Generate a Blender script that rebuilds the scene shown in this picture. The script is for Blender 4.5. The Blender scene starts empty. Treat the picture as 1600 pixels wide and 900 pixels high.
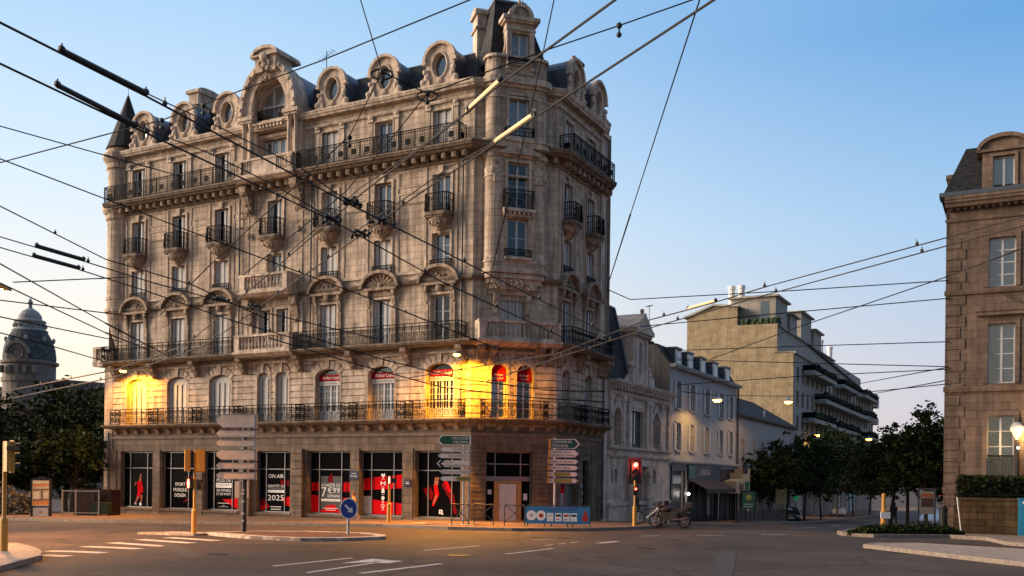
import bpy, math, random
from mathutils import Matrix, Vector
random.seed(7)
SC = bpy.context.scene
COL = SC.collection
PI = math.pi
# ------------------------------------------------------------------ camera, sky, sun, exposure
cam_data = bpy.data.cameras.new('camera'); cam = bpy.data.objects.new('camera', cam_data); COL.objects.link(cam)
ROLL = .012
cam.location = (0, 0, 2.4)
cam.rotation_euler = (Matrix.Rotation(PI/2, 3, 'X') @ Matrix.Rotation(ROLL, 3, 'Z')).to_euler()
cam_data.sensor_width = 36; cam_data.lens = 36*1510/1600
cam_data.shift_y = 296/1600; cam_data.shift_x = 0
cam_data.clip_start = .1; cam_data.clip_end = 6000
SC.camera = cam
world = bpy.data.worlds.new('World'); SC.world = world; world.use_nodes = True
SUN_AZ, SUN_EL = math.radians(-84), math.radians(17)
nt = world.node_tree; bg = nt.nodes['Background']
sky = nt.nodes.new('ShaderNodeTexSky'); sky.sky_type = 'NISHITA'; sky.sun_disc = False
sky.sun_elevation = SUN_EL; sky.sun_rotation = SUN_AZ
sky.altitude = 200; sky.air_density = 1.0; sky.dust_density = 1.6; sky.ozone_density = 2.5
# dusk colours: the physical sky blended with a twilight gradient by height and by bearing from the set sun
def _ramp(cols):
    r = nt.nodes.new('ShaderNodeValToRGB'); e = r.color_ramp.elements
    while len(e) < len(cols): e.new(.5)
    for q, (t, c) in zip(e, cols): q.position = t; q.color = tuple(c)+(1,)
    return r
wt = nt.nodes.new('ShaderNodeTexCoord'); wn = nt.nodes.new('ShaderNodeVectorMath'); wn.operation = 'NORMALIZE'; nt.links.new(wt.outputs['Generated'], wn.inputs[0])
ws = nt.nodes.new('ShaderNodeSeparateXYZ'); nt.links.new(wn.outputs[0], ws.inputs[0])
near_sun = _ramp([(0, (1.0, .79, .50)), (.12, (1.0, .89, .74)), (.27, (.68, .81, .92)), (.45, (.36, .60, .87)), (1, (.50, .58, .74))])
off_sun = _ramp([(0, (.60, .50, .54)), (.10, (.54, .56, .66)), (.24, (.33, .54, .78)), (.40, (.115, .34, .68)), (1, (.46, .54, .70))])
for r in (near_sun, off_sun): nt.links.new(ws.outputs[2], r.inputs[0])
wd = nt.nodes.new('ShaderNodeVectorMath'); wd.operation = 'DOT_PRODUCT'; nt.links.new(wn.outputs[0], wd.inputs[0]); wd.inputs[1].default_value = (math.sin(SUN_AZ), math.cos(SUN_AZ), 0)
wm = nt.nodes.new('ShaderNodeMapRange'); wm.inputs[1].default_value = -.48; wm.inputs[2].default_value = .42; wm.interpolation_type = 'SMOOTHSTEP'; nt.links.new(wd.outputs['Value'], wm.inputs[0])
mx1 = nt.nodes.new('ShaderNodeMix'); mx1.data_type = 'RGBA'; nt.links.new(wm.outputs[0], mx1.inputs[0]); nt.links.new(off_sun.outputs[0], mx1.inputs[6]); nt.links.new(near_sun.outputs[0], mx1.inputs[7])
mg = nt.nodes.new('ShaderNodeMix'); mg.data_type = 'RGBA'; mg.blend_type = 'MULTIPLY'; mg.inputs[0].default_value = 1; nt.links.new(mx1.outputs[2], mg.inputs[6]); mg.inputs[7].default_value = (1.31, 1.31, 1.31, 1)
wb = nt.nodes.new('ShaderNodeMapRange'); wb.inputs[1].default_value = -.55; wb.inputs[2].default_value = .25; wb.inputs[3].default_value = .46; wb.inputs[4].default_value = 1.; wb.interpolation_type = 'SMOOTHSTEP'; nt.links.new(ws.outputs[1], wb.inputs[0])   # unseen sky behind the camera is dimmed to cut fill light on the fronts
mb_ = nt.nodes.new('ShaderNodeMix'); mb_.data_type = 'RGBA'; mb_.blend_type = 'MULTIPLY'; mb_.inputs[0].default_value = 1; nt.links.new(mg.outputs[2], mb_.inputs[6]); nt.links.new(wb.outputs[0], mb_.inputs[7])
mx2 = nt.nodes.new('ShaderNodeMix'); mx2.data_type = 'RGBA'; mx2.inputs[0].default_value = .982; nt.links.new(sky.outputs[0], mx2.inputs[6]); nt.links.new(mb_.outputs[2], mx2.inputs[7])
nt.links.new(mx2.outputs[2], bg.inputs[0]); bg.inputs[1].default_value = .15
sun_data = bpy.data.lights.new('sun', 'SUN'); sun = bpy.data.objects.new('sun', sun_data); COL.objects.link(sun)
sun_data.energy = 1.4; sun_data.angle = math.radians(38); sun_data.color = (1, .77, .57)
sd = Vector((math.sin(SUN_AZ)*math.cos(SUN_EL), math.cos(SUN_AZ)*math.cos(SUN_EL), math.sin(SUN_EL)))
sun.rotation_euler = sd.to_track_quat('Z', 'Y').to_euler()
SC.view_settings.view_transform = 'Standard'; SC.view_settings.look = 'None'
SC.view_settings.exposure = 2.45; SC.view_settings.gamma = 1; SC.view_settings.use_curve_mapping = False
SC.render.engine = 'CYCLES'
SC.cycles.use_denoising = True
SC.cycles.max_bounces = 5; SC.cycles.diffuse_bounces = 3; SC.cycles.glossy_bounces = 3
SC.cycles.sample_clamp_indirect = 4

# ------------------------------------------------------------------ materials
MATS = {}
def _new(name):
    m = bpy.data.materials.new(name); m.use_nodes = True
    return m, m.node_tree, m.node_tree.nodes['Principled BSDF']
def mat(name, col, rough=.8, metal=0., var=.25, vscale=3., bump=0., bscale=20., spec=.5, streak=0., emit=None, estr=0., ior=None):
    """one surface: base colour broken up by two noises, an optional vertical streak stain and a bump"""
    if name in MATS: return MATS[name]
    m, t, p = _new(name); L = t.links
    p.inputs['Roughness'].default_value = rough; p.inputs['Metallic'].default_value = metal
    p.inputs['Specular IOR Level'].default_value = spec
    if ior: p.inputs['IOR'].default_value = ior
    tc = t.nodes.new('ShaderNodeTexCoord')
    if var > 0:
        n1 = t.nodes.new('ShaderNodeTexNoise'); n1.inputs['Scale'].default_value = vscale; n1.inputs['Detail'].default_value = 8
        n1.inputs['Roughness'].default_value = .65
        L.new(tc.outputs['Object'], n1.inputs['Vector'])
        r = t.nodes.new('ShaderNodeValToRGB'); r.color_ramp.elements[0].position = .3; r.color_ramp.elements[1].position = .7
        r.color_ramp.elements[0].color = tuple(c*(1-var) for c in col[:3])+(1,); r.color_ramp.elements[1].color = tuple(min(1, c*(1+var)) for c in col[:3])+(1,)
        L.new(n1.outputs[0], r.inputs[0]); out = r.outputs[0]
        if streak > 0:
            mp = t.nodes.new('ShaderNodeMapping'); mp.inputs['Scale'].default_value = (2.2, 2.2, .22)
            L.new(tc.outputs['Object'], mp.inputs[0])
            n2 = t.nodes.new('ShaderNodeTexNoise'); n2.inputs['Scale'].default_value = 1.6; n2.inputs['Detail'].default_value = 6
            L.new(mp.outputs[0], n2.inputs['Vector'])
            r2 = t.nodes.new('ShaderNodeValToRGB'); r2.color_ramp.elements[0].position = .38; r2.color_ramp.elements[1].position = .62
            r2.color_ramp.elements[0].color = (1-streak, 1-streak, 1-streak, 1); r2.color_ramp.elements[1].color = (1, 1, 1, 1)
            L.new(n2.outputs[0], r2.inputs[0])
            mx = t.nodes.new('ShaderNodeMix'); mx.data_type = 'RGBA'; mx.blend_type = 'MULTIPLY'; mx.inputs[0].default_value = 1
            L.new(out, mx.inputs[6]); L.new(r2.outputs[0], mx.inputs[7]); out = mx.outputs[2]
        L.new(out, p.inputs['Base Color'])
    else:
        p.inputs['Base Color'].default_value = tuple(col[:3])+(1,)
    if bump > 0:
        nb = t.nodes.new('ShaderNodeTexNoise'); nb.inputs['Scale'].default_value = bscale; nb.inputs['Detail'].default_value = 6
        L.new(tc.outputs['Object'], nb.inputs['Vector'])
        b = t.nodes.new('ShaderNodeBump'); b.inputs['Strength'].default_value = bump; b.inputs['Distance'].default_value = .05
        L.new(nb.outputs[0], b.inputs['Height']); L.new(b.outputs[0], p.inputs['Normal'])
    if emit:
        p.inputs['Emission Color'].default_value = tuple(emit)+(1,); p.inputs['Emission Strength'].default_value = estr
    MATS[name] = m
    return m
def masonry(name, col, bw, bh, mortar=.012, mcol=None, var=.22, rough=.9, bump=.5, streak=.25, offset=.5, vscale=1.2):
    """coursed stone / brick / slate laid in the object's own x-z plane"""
    m, t, p = _new(name); L = t.links
    p.inputs['Roughness'].default_value = rough; p.inputs['Specular IOR Level'].default_value = .25
    tc = t.nodes.new('ShaderNodeTexCoord')
    sp = t.nodes.new('ShaderNodeSeparateXYZ'); L.new(tc.outputs['Object'], sp.inputs[0])
    ad = t.nodes.new('ShaderNodeMath'); ad.operation = 'ADD'; L.new(sp.outputs[0], ad.inputs[0]); L.new(sp.outputs[1], ad.inputs[1])
    cb = t.nodes.new('ShaderNodeCombineXYZ'); L.new(ad.outputs[0], cb.inputs[0]); L.new(sp.outputs[2], cb.inputs[1])
    br = t.nodes.new('ShaderNodeTexBrick'); br.offset = offset
    br.inputs['Scale'].default_value = 1; br.inputs['Brick Width'].default_value = bw; br.inputs['Row Height'].default_value = bh
    br.inputs['Mortar Size'].default_value = mortar; br.inputs['Mortar Smooth'].default_value = .3; br.inputs['Bias'].default_value = 0
    br.inputs['Color1'].default_value = tuple(c*(1-var) for c in col)+(1,); br.inputs['Color2'].default_value = tuple(min(1, c*(1+var)) for c in col)+(1,)
    br.inputs['Mortar'].default_value = tuple(mcol or [c*.45 for c in col])+(1,)
    L.new(cb.outputs[0], br.inputs['Vector'])
    n1 = t.nodes.new('ShaderNodeTexNoise'); n1.inputs['Scale'].default_value = vscale; n1.inputs['Detail'].default_value = 9; n1.inputs['Roughness'].default_value = .7
    L.new(tc.outputs['Object'], n1.inputs['Vector'])
    r = t.nodes.new('ShaderNodeValToRGB'); r.color_ramp.elements[0].position = .32; r.color_ramp.elements[1].position = .68
    r.color_ramp.elements[0].color = (.62, .6, .58, 1); r.color_ramp.elements[1].color = (1.15, 1.12, 1.08, 1)
    L.new(n1.outputs[0], r.inputs[0])
    mx = t.nodes.new('ShaderNodeMix'); mx.data_type = 'RGBA'; mx.blend_type = 'MULTIPLY'; mx.inputs[0].default_value = 1
    L.new(br.outputs[0], mx.inputs[6]); L.new(r.outputs[0], mx.inputs[7]); out = mx.outputs[2]
    if streak:
        mp = t.nodes.new('ShaderNodeMapping'); mp.inputs['Scale'].default_value = (1.8, 1.8, .16); L.new(tc.outputs['Object'], mp.inputs[0])
        n2 = t.nodes.new('ShaderNodeTexNoise'); n2.inputs['Scale'].default_value = 2; n2.inputs['Detail'].default_value = 7; L.new(mp.outputs[0], n2.inputs['Vector'])
        r2 = t.nodes.new('ShaderNodeValToRGB'); r2.color_ramp.elements[0].position = .4; r2.color_ramp.elements[1].position = .6
        r2.color_ramp.elements[0].color = (1-streak,)*3+(1,); r2.color_ramp.elements[1].color = (1, 1, 1, 1); L.new(n2.outputs[0], r2.inputs[0])
        m2 = t.nodes.new('ShaderNodeMix'); m2.data_type = 'RGBA'; m2.blend_type = 'MULTIPLY'; m2.inputs[0].default_value = 1
        L.new(out, m2.inputs[6]); L.new(r2.outputs[0], m2.inputs[7]); out = m2.outputs[2]
    L.new(out, p.inputs['Base Color'])
    nb = t.nodes.new('ShaderNodeTexNoise'); nb.inputs['Scale'].default_value = 14; nb.inputs['Detail'].default_value = 5; L.new(tc.outputs['Object'], nb.inputs['Vector'])
    sm = t.nodes.new('ShaderNodeMath'); sm.operation = 'MULTIPLY_ADD'; sm.inputs[1].default_value = -1.; L.new(br.outputs['Fac'], sm.inputs[0]); L.new(nb.outputs[0], sm.inputs[2])
    b = t.nodes.new('ShaderNodeBump'); b.inputs['Strength'].default_value = bump; b.inputs['Distance'].default_value = .04
    L.new(sm.outputs[0], b.inputs['Height']); L.new(b.outputs[0], p.inputs['Normal'])
    MATS[name] = m
    return m
def emis(name, col, s):
    return mat(name, (.02, .02, .02), var=0, emit=col, estr=s)

STONE = (.61, .50, .40)
M_ashlar = masonry('ashlar limestone', STONE, .95, .36, .012, mcol=(.30, .235, .18), var=.13, streak=.40)
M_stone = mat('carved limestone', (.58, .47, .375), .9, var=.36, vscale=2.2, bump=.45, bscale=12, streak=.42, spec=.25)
M_stone_o = mat('darker carved stone', (.37, .285, .215), .92, var=.55, vscale=4.5, bump=.5, bscale=14, streak=.4, spec=.2)  # darker, more mottled stone for the carved parts
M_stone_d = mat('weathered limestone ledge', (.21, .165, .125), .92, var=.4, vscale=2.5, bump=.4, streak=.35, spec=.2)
M_granite = masonry('granite ground floor', (.195, .152, .120), .95, .46, .014, var=.2, streak=.2)
M_granite_p = mat('plain granite', (.20, .16, .13), .85, var=.3, vscale=6, bump=.3, bscale=30, streak=.25)
M_slate = masonry('roof slate', (.026, .027, .033), .24, .13, .008, mcol=(.012, .012, .015), var=.45, rough=.75, bump=.6, streak=.15)
M_zinc = mat('zinc roofing', (.10, .12, .15), .5, .6, var=.2)
M_iron = mat('black wrought iron', (.006, .006, .007), .8, 0, var=.2, spec=.12)
M_glass = mat('window glass', (.035, .06, .085), .06, var=0, ior=2.4, spec=.6)
M_glass2 = mat('window glass with pale curtain', (.20, .21, .22), .12, var=.3, vscale=2.5, ior=1.9, spec=.6)
M_glass3 = mat('window glass, dark room', (.006, .008, .012), .06, var=0, ior=1.8, spec=.6)
M_glass_d = mat('dark shop glass', (.004, .004, .005), .2, var=0, spec=.03)
M_frame = mat('white window joinery', (.55, .55, .56), .55, var=.1)
M_shut = mat('pale folding shutter', (.52, .51, .50), .65, var=.12, streak=.15)
M_alu = mat('grey aluminium frame', (.20, .20, .21), .45, .5, var=.1)
M_brick = masonry('red chimney brick', (.23, .075, .045), .22, .075, .01, mcol=(.2, .16, .13), var=.3, streak=.2)
M_terra = mat('terracotta pot', (.22, .08, .05), .85, var=.25)
M_pipe = mat('lead rain pipe', (.09, .09, .095), .55, .3, var=.2)
M_black = mat('black matt paint', (.012, .012, .013), .55, var=.15)
M_white = mat('white paint', (.78, .77, .75), .6, var=.06)
M_red = mat('poster red', (.62, .004, .008), .85, var=.12, spec=.05)
M_redd = mat('poster dark red', (.17, .004, .008), .85, var=.35, vscale=2, spec=.05)
M_yellow = mat('ochre yellow pole paint', (.52, .25, .03), .5, var=.12, streak=.2)
M_steel = mat('galvanised steel', (.32, .32, .33), .5, .6, var=.15)
M_dsteel = mat('dark painted steel', (.05, .05, .052), .5, .4, var=.15)
M_wood = mat('raw plywood', (.42, .22, .07), .8, var=.25, vscale=5)
M_bark = mat('tree bark', (.045, .035, .026), .95, var=.3, vscale=8, bump=.6, bscale=25)
M_wire = mat('trolley wire', (.012, .011, .011), .8, 0, var=.1, spec=.15)

# ------------------------------------------------------------------ mesh helpers
class MB:
    def __init__(s): s.v, s.f, s.m = [], [], []
    def face(s, pts, m=0):
        n = len(s.v); s.v += [tuple(p) for p in pts]; s.f.append(tuple(range(n, n+len(pts)))); s.m.append(m)
    def idx(s, verts, faces, m=0):
        n = len(s.v); s.v += [tuple(p) for p in verts]
        for f in faces: s.f.append(tuple(n+i for i in f)); s.m.append(m)
    def box(s, x0, x1, y0, y1, z0, z1, m=0):
        v = [(x0,y0,z0),(x1,y0,z0),(x1,y1,z0),(x0,y1,z0),(x0,y0,z1),(x1,y0,z1),(x1,y1,z1),(x0,y1,z1)]
        s.idx(v, [(0,3,2,1),(4,5,6,7),(0,1,5,4),(1,2,6,5),(2,3,7,6),(3,0,4,7)], m)
    def extr(s, poly, a, b, ax='y', m=0):
        """extrude a 2-D outline: ax='y' outline in x-z, ax='z' outline in x-y, ax='x' outline in y-z"""
        def P(p, t): return (p[0], t, p[1]) if ax == 'y' else ((p[0], p[1], t) if ax == 'z' else (t, p[0], p[1]))
        n = len(poly); v = [P(p, a) for p in poly]+[P(p, b) for p in poly]
        f = [tuple(range(n))[::-1], tuple(range(n, 2*n))]+[(i, (i+1) % n, n+(i+1) % n, n+i) for i in range(n)]
        s.idx(v, f, m)
    def tube(s, pts, r, n=6, m=0, closed=False, r1=None):
        pts = [Vector(p) for p in pts]; N = len(pts); rings = []
        up = Vector((0, 0, 1))
        for i, p in enumerate(pts):
            a = pts[(i-1) % N] if (closed or i > 0) else p; b = pts[(i+1) % N] if (closed or i < N-1) else p
            d = (b-a)
            if d.length < 1e-9: d = Vector((0, 0, 1))
            d.normalize(); u = d.cross(up)
            if u.length < 1e-3: u = d.cross(Vector((0, 1, 0)))
            u.normalize(); w = u.cross(d)
            rr = r if r1 is None else r+(r1-r)*i/max(1, N-1)
            rings.append([p+(u*math.cos(2*PI*k/n)+w*math.sin(2*PI*k/n))*rr for k in range(n)])
        v = [q for R in rings for q in R]; f = []
        for i in range(N if closed else N-1):
            j = (i+1) % N
            for k in range(n): f.append((i*n+k, i*n+(k+1) % n, j*n+(k+1) % n, j*n+k))
        if not closed: f += [tuple(range(n)), tuple(range((N-1)*n, N*n))[::-1]]
        s.idx(v, f, m)
    def bar(s, a, b, w=.02, m=0): s.tube([a, b], w*.6, 4, m)
    def lathe(s, prof, n=16, c=(0, 0), m=0, a0=0., a1=2*PI, sx=1., sy=1.):
        full = abs(a1-a0-2*PI) < 1e-6; K = n if full else n+1; v = []; f = []
        for r, z in prof:
            for k in range(K):
                a = a0+(a1-a0)*k/n; v.append((c[0]+r*math.cos(a)*sx, c[1]+r*math.sin(a)*sy, z))
        for i in range(len(prof)-1):
            for k in range(n):
                k2 = (k+1) % K; f.append((i*K+k, i*K+k2, (i+1)*K+k2, (i+1)*K+k))
        f += [tuple(range(K))[::-1], tuple(range((len(prof)-1)*K, len(prof)*K))]
        s.idx(v, f, m)
    def ball(s, c, rx, ry=None, rz=None, n=8, m=0):
        ry = ry or rx; rz = rz or rx; v = []; f = []; h = max(4, n//2+1)
        for i in range(h+1):
            t = PI*i/h
            for k in range(n): a = 2*PI*k/n; v.append((c[0]+rx*math.sin(t)*math.cos(a), c[1]+ry*math.sin(t)*math.sin(a), c[2]+rz*math.cos(t)))
        for i in range(h):
            for k in range(n): f.append((i*n+k, i*n+(k+1) % n, (i+1)*n+(k+1) % n, (i+1)*n+k))
        s.idx(v, f, m)
    def add(s, other, M=None, m=None):
        n = len(s.v)
        s.v += [tuple(M @ Vector(p)) if M else p for p in other.v]
        s.f += [tuple(i+n for i in f) for f in other.f]; s.m += [(m if m is not None else k) for k in other.m]
    def text(s, body, size, x, y, z, m=0, w=None, align='CENTER', rot=None):
        """flat lettering in the x-z plane facing -y; w = squeeze to this width"""
        c = bpy.data.curves.new('lettering', 'FONT'); c.body = body; c.size = size; c.align_x = align; c.align_y = 'CENTER'; c.resolution_u = 2
        o = bpy.data.objects.new('lettering', c); COL.objects.link(o)
        me = bpy.data.meshes.new_from_object(o.evaluated_get(bpy.context.evaluated_depsgraph_get()))
        sx = 1
        if w and me.vertices:
            xs = [q.co.x for q in me.vertices]; sx = w/max(.001, max(xs)-min(xs))
        vv = [(x+q.co.x*sx, y, z+q.co.y) for q in me.vertices]
        s.idx(vv, [tuple(pp.vertices) for pp in me.polygons], m)
        bpy.data.objects.remove(o); bpy.data.curves.remove(c); bpy.data.meshes.remove(me)
    def mesh(s, name, mats, smooth=False):
        me = bpy.data.meshes.new(name); me.from_pydata(s.v, [], s.f); 
        for q in (mats if isinstance(mats, (list, tuple)) else [mats]): me.materials.append(q)
        me.polygons.foreach_set('material_index', s.m)
        if smooth: me.polygons.foreach_set('use_smooth', [True]*len(s.f))
        me.update(); return me
    def build(s, name, mats, parent=None, M=None, smooth=False):
        return link(name, s.mesh(name, mats, smooth), parent, M)
def link(name, me, parent=None, M=None):
    """M is the world matrix; the parent keeps its own place"""
    o = bpy.data.objects.new(name, me); COL.objects.link(o)
    M = M or Matrix.Identity(4)
    if parent is not None:
        o.parent = parent; o.matrix_parent_inverse = Matrix.Identity(4)
        o.matrix_basis = WM[parent.name].inverted() @ M
    else: o.matrix_basis = M
    WM[o.name] = M.copy()
    if parent is not None: KIDS.setdefault(parent.name, []).append(o)
    return o
WM, KIDS = {}, {}
def empty(name, loc=(0, 0, 0), rz=0, M=None):
    o = bpy.data.objects.new(name, None); COL.objects.link(o); o.empty_display_size = .3
    M = M or (Matrix.Translation(loc) @ Matrix.Rotation(rz, 4, 'Z'))
    o.matrix_basis = M; WM[o.name] = M.copy(); return o
def tag(o, label, cat, group=None, kind=None):
    o['label'] = label; o['category'] = cat
    if group: o['group'] = group
    if kind: o['kind'] = kind
    return o
def structure(o): o['kind'] = 'structure'; return o
def copy_tree(o, M, parent=None):
    """a copy of a thing with copies of its parts and sub-parts, moved to the world matrix M"""
    c = o.copy(); COL.objects.link(c); c.matrix_basis = M; WM[c.name] = M.copy()
    def rec(src, dst):
        for ch in [k for k in KIDS.get(src.name, [])]:
            d = ch.copy(); COL.objects.link(d); d.parent = dst; d.matrix_basis = ch.matrix_basis.copy()
            WM[d.name] = WM[dst.name] @ d.matrix_basis; KIDS.setdefault(dst.name, []).append(d); rec(ch, d)
    rec(o, c); return c
def TM(x, y, z=0, rz=0): return Matrix.Translation((x, y, z)) @ Matrix.Rotation(rz, 4, 'Z')
def arc(cx, cz, rx, rz, a0, a1, n): return [(cx+rx*math.cos(a0+(a1-a0)*i/n), cz+rz*math.sin(a0+(a1-a0)*i/n)) for i in range(n+1)]

# ------------------------------------------------------------------ site frame (metres): the two street lines meet at the chamfered corner
dL = Vector((math.sin(math.radians(117.9)), math.cos(math.radians(117.9)), 0))
dC = Vector((math.sin(math.radians(72.9)), math.cos(math.radians(72.9)), 0))
dR = Vector((math.sin(math.radians(27.9)), math.cos(math.radians(27.9)), 0))
OL = Vector((-26.321, 62.796, 0)); LL = 27.347
P0 = Vector((-2.1526, 50, 0)); WC = 4.638
P1 = Vector((2.2805, 51.3638, 0)); WR = 6.45
P2 = P1+dR*7.326
def frame(O, d):
    n = Vector((-d.y, d.x, 0))          # inward normal
    return Matrix(((d.x, n.x, 0, O.x), (d.y, n.y, 0, O.y), (0, 0, 1, 0), (0, 0, 0, 1)))
FL, FC, FR = frame(OL, dL), frame(P0, dC), frame(P1, dR)
def lerp_tab(t, xs, ys):
    if t <= xs[0]: return ys[0]
    for i in range(len(xs)-1):
        if t <= xs[i+1]: return ys[i]+(ys[i+1]-ys[i])*(t-xs[i])/(xs[i+1]-xs[i])
    return ys[-1]
def g(x, y):
    """ground height: the side street falls away, the left end of the square dips a little"""
    p = Vector((x, y, 0)); t = (p-P1).dot(dR)
    z = lerp_tab(t, [0, 7.3, 18.6, 36, 48, 81, 200, 400], [0, -.25, -.75, -1.15, -1.6, -2.15, -3.6, -5])
    return z-.0137*min(60, max(0, (p-P0).dot(-dL)))
# ================================================================== THE CORNER BUILDING
bld = tag(empty('corner_building', (P0.x, P0.y, 0)), 'ornate six storey pale stone corner building with gym posters in its shop windows', 'building')
Z1, Z2, Z3, ZC = 5.33, 9.46, 19.6, 22.92

def wall(mb, u0, u1, z0, z1, ops, v=0., depth=.32, m=0, mr=0):
    """wall sheet with real openings; an opening is (a, b, zb, zt, rise)"""
    us = sorted({u0, u1}|{q for o in ops for q in (o[0], o[1])}); zs = sorted({z0, z1}|{q for o in ops for q in (o[2], o[3]+o[4])})
    for i in range(len(us)-1):
        for j in range(len(zs)-1):
            cu, cz = (us[i]+us[i+1])/2, (zs[j]+zs[j+1])/2
            if any(o[0] < cu < o[1] and o[2] < cz < o[3]+o[4] for o in ops): continue
            mb.face([(us[i], v, zs[j]), (us[i+1], v, zs[j]), (us[i+1], v, zs[j+1]), (us[i], v, zs[j+1])], m)
    for a, b, zb, zt, h in ops:
        d = v+depth
        mb.face([(a, v, zb), (a, v, zt), (a, d, zt), (a, d, zb)], mr); mb.face([(b, v, zb), (b, d, zb), (b, d, zt), (b, v, zt)], mr)
        mb.face([(a, v, zb), (a, d, zb), (b, d, zb), (b, v, zb)], mr)
        if h <= 0: mb.face([(a, v, zt), (b, v, zt), (b, d, zt), (a, d, zt)], mr)
        else:
            P = arc((a+b)/2, zt, (b-a)/2, h, PI, 0, 10)
            for k in range(10):
                p, q = P[k], P[k+1]
                mb.face([(p[0], v, p[1]), (q[0], v, q[1]), (q[0], d, q[1]), (p[0], d, p[1])], mr)
                mb.face([(p[0], v, p[1]), (p[0], v, zt+h), (q[0], v, zt+h), (q[0], v, q[1])], m)

def casement(F, u, z, w, h, v, parent, kind, rise=0., shutter=None, nrow=3):
    """a window as a part of its house: joinery, panes, shutters"""
    M = F @ Matrix.Translation((u, v, z))
    fr = MB(); t = .055; hw = w/2
    fr.box(-hw, -hw+t, 0, .07, 0, h); fr.box(hw-t, hw, 0, .07, 0, h); fr.box(-hw+t, hw-t, 0, .07, h-t, h); fr.box(-hw+t, hw-t, 0, .07, 0, .09)
    fr.box(-.055, .055, -.015, .06, .09, h-t)
    if kind == 'door':
        fr.box(-hw+t, hw-t, .005, .06, .09, .55)
        for s in (-1, 1):
            fr.box(s*hw/2-.06, s*hw/2+.06, .0, .06, .55, h-t)
            for q in (.25, .75): fr.box(s*hw*q-.012, s*hw*q+.012, .01, .05, .55, h-t)
        n = 5
        for k in range(1, n): zz = .55+(h-.6)*k/n; fr.box(-hw+t, hw-t, .012, .05, zz-.012, zz+.012)
    else:
        for s in (-1, 1):
            fr.box(s*hw-s*t if s < 0 else hw-t-.05, s*hw-s*t+.05 if s < 0 else hw-t, .0, .06, .09, h-t)
        for k in range(1, nrow): zz = .09+(h-.15)*k/nrow; fr.box(-hw+t, hw-t, .012, .05, zz-.014, zz+.014)
    win = fr.build('window', M_frame, parent, M)
    pn = MB(); pn.box(-hw+.02, hw-.02, .035, .045, .05, h-.02)
    if rise > 0:
        P = arc(0, h, hw, rise, 0, PI, 10); pn.extr(P, .03, .05)
    pn.build('pane', (M_glass, M_glass2, M_glass3, M_glass)[int(abs(u*7.3+z*3.1)) % 4], win, M)
    if shutter:
        def leaf(x0, x1, n, y0=-.10, top=False):
            sh = MB()
            for k in range(n):
                a, b = x0+(x1-x0)*k/n, x0+(x1-x0)*(k+1)/n; y = y0 if k % 2 else y0-.05
                sh.box(a+.012, b-.012, y, y+.03, .03, h-.03)
                nn = int(h/.16)
                for q in range(nn): zz = .1+(h-.2)*q/nn; sh.box(a+.035, b-.035, y-.012, y, zz, zz+.07)
            if top: sh.extr(arc(0, h-.031, hw, rise, 0, PI, 10), y0-.02, y0+.01)
            sh.build('shutter', M_shut, win, M)
        if shutter == 'shut': leaf(-hw, hw, max(4, int(w/.19)), top=rise > 0)
        if shutter == 'left': leaf(-hw, -hw+.26*w, 2); leaf(hw-.44*w, hw, 3)
        if shutter == 'right': leaf(hw-.3*w, hw, 2)
    return win

def scroll(mb, cx, cz, r, y, t=.016):
    """one wrought-iron scroll: a ring, a smaller curl inside and four leaves"""
    mb.tube([(cx+r*math.cos(a), y, cz+r*math.sin(a)) for a in [2*PI*k/10 for k in range(10)]], t, 4, closed=True)
    mb.tube([(cx+(r*.75-r*.055*k)*math.cos(k*.8), y, cz+(r*.75-r*.055*k)*math.sin(k*.8)) for k in range(11)], t, 4)
    for a in (PI/4, 3*PI/4, 5*PI/4, 7*PI/4):
        mb.tube([(cx+r*math.cos(a), y, cz+r*math.sin(a)), (cx+r*1.5*math.cos(a), y, cz+r*1.5*math.sin(a))], t, 4)

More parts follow.
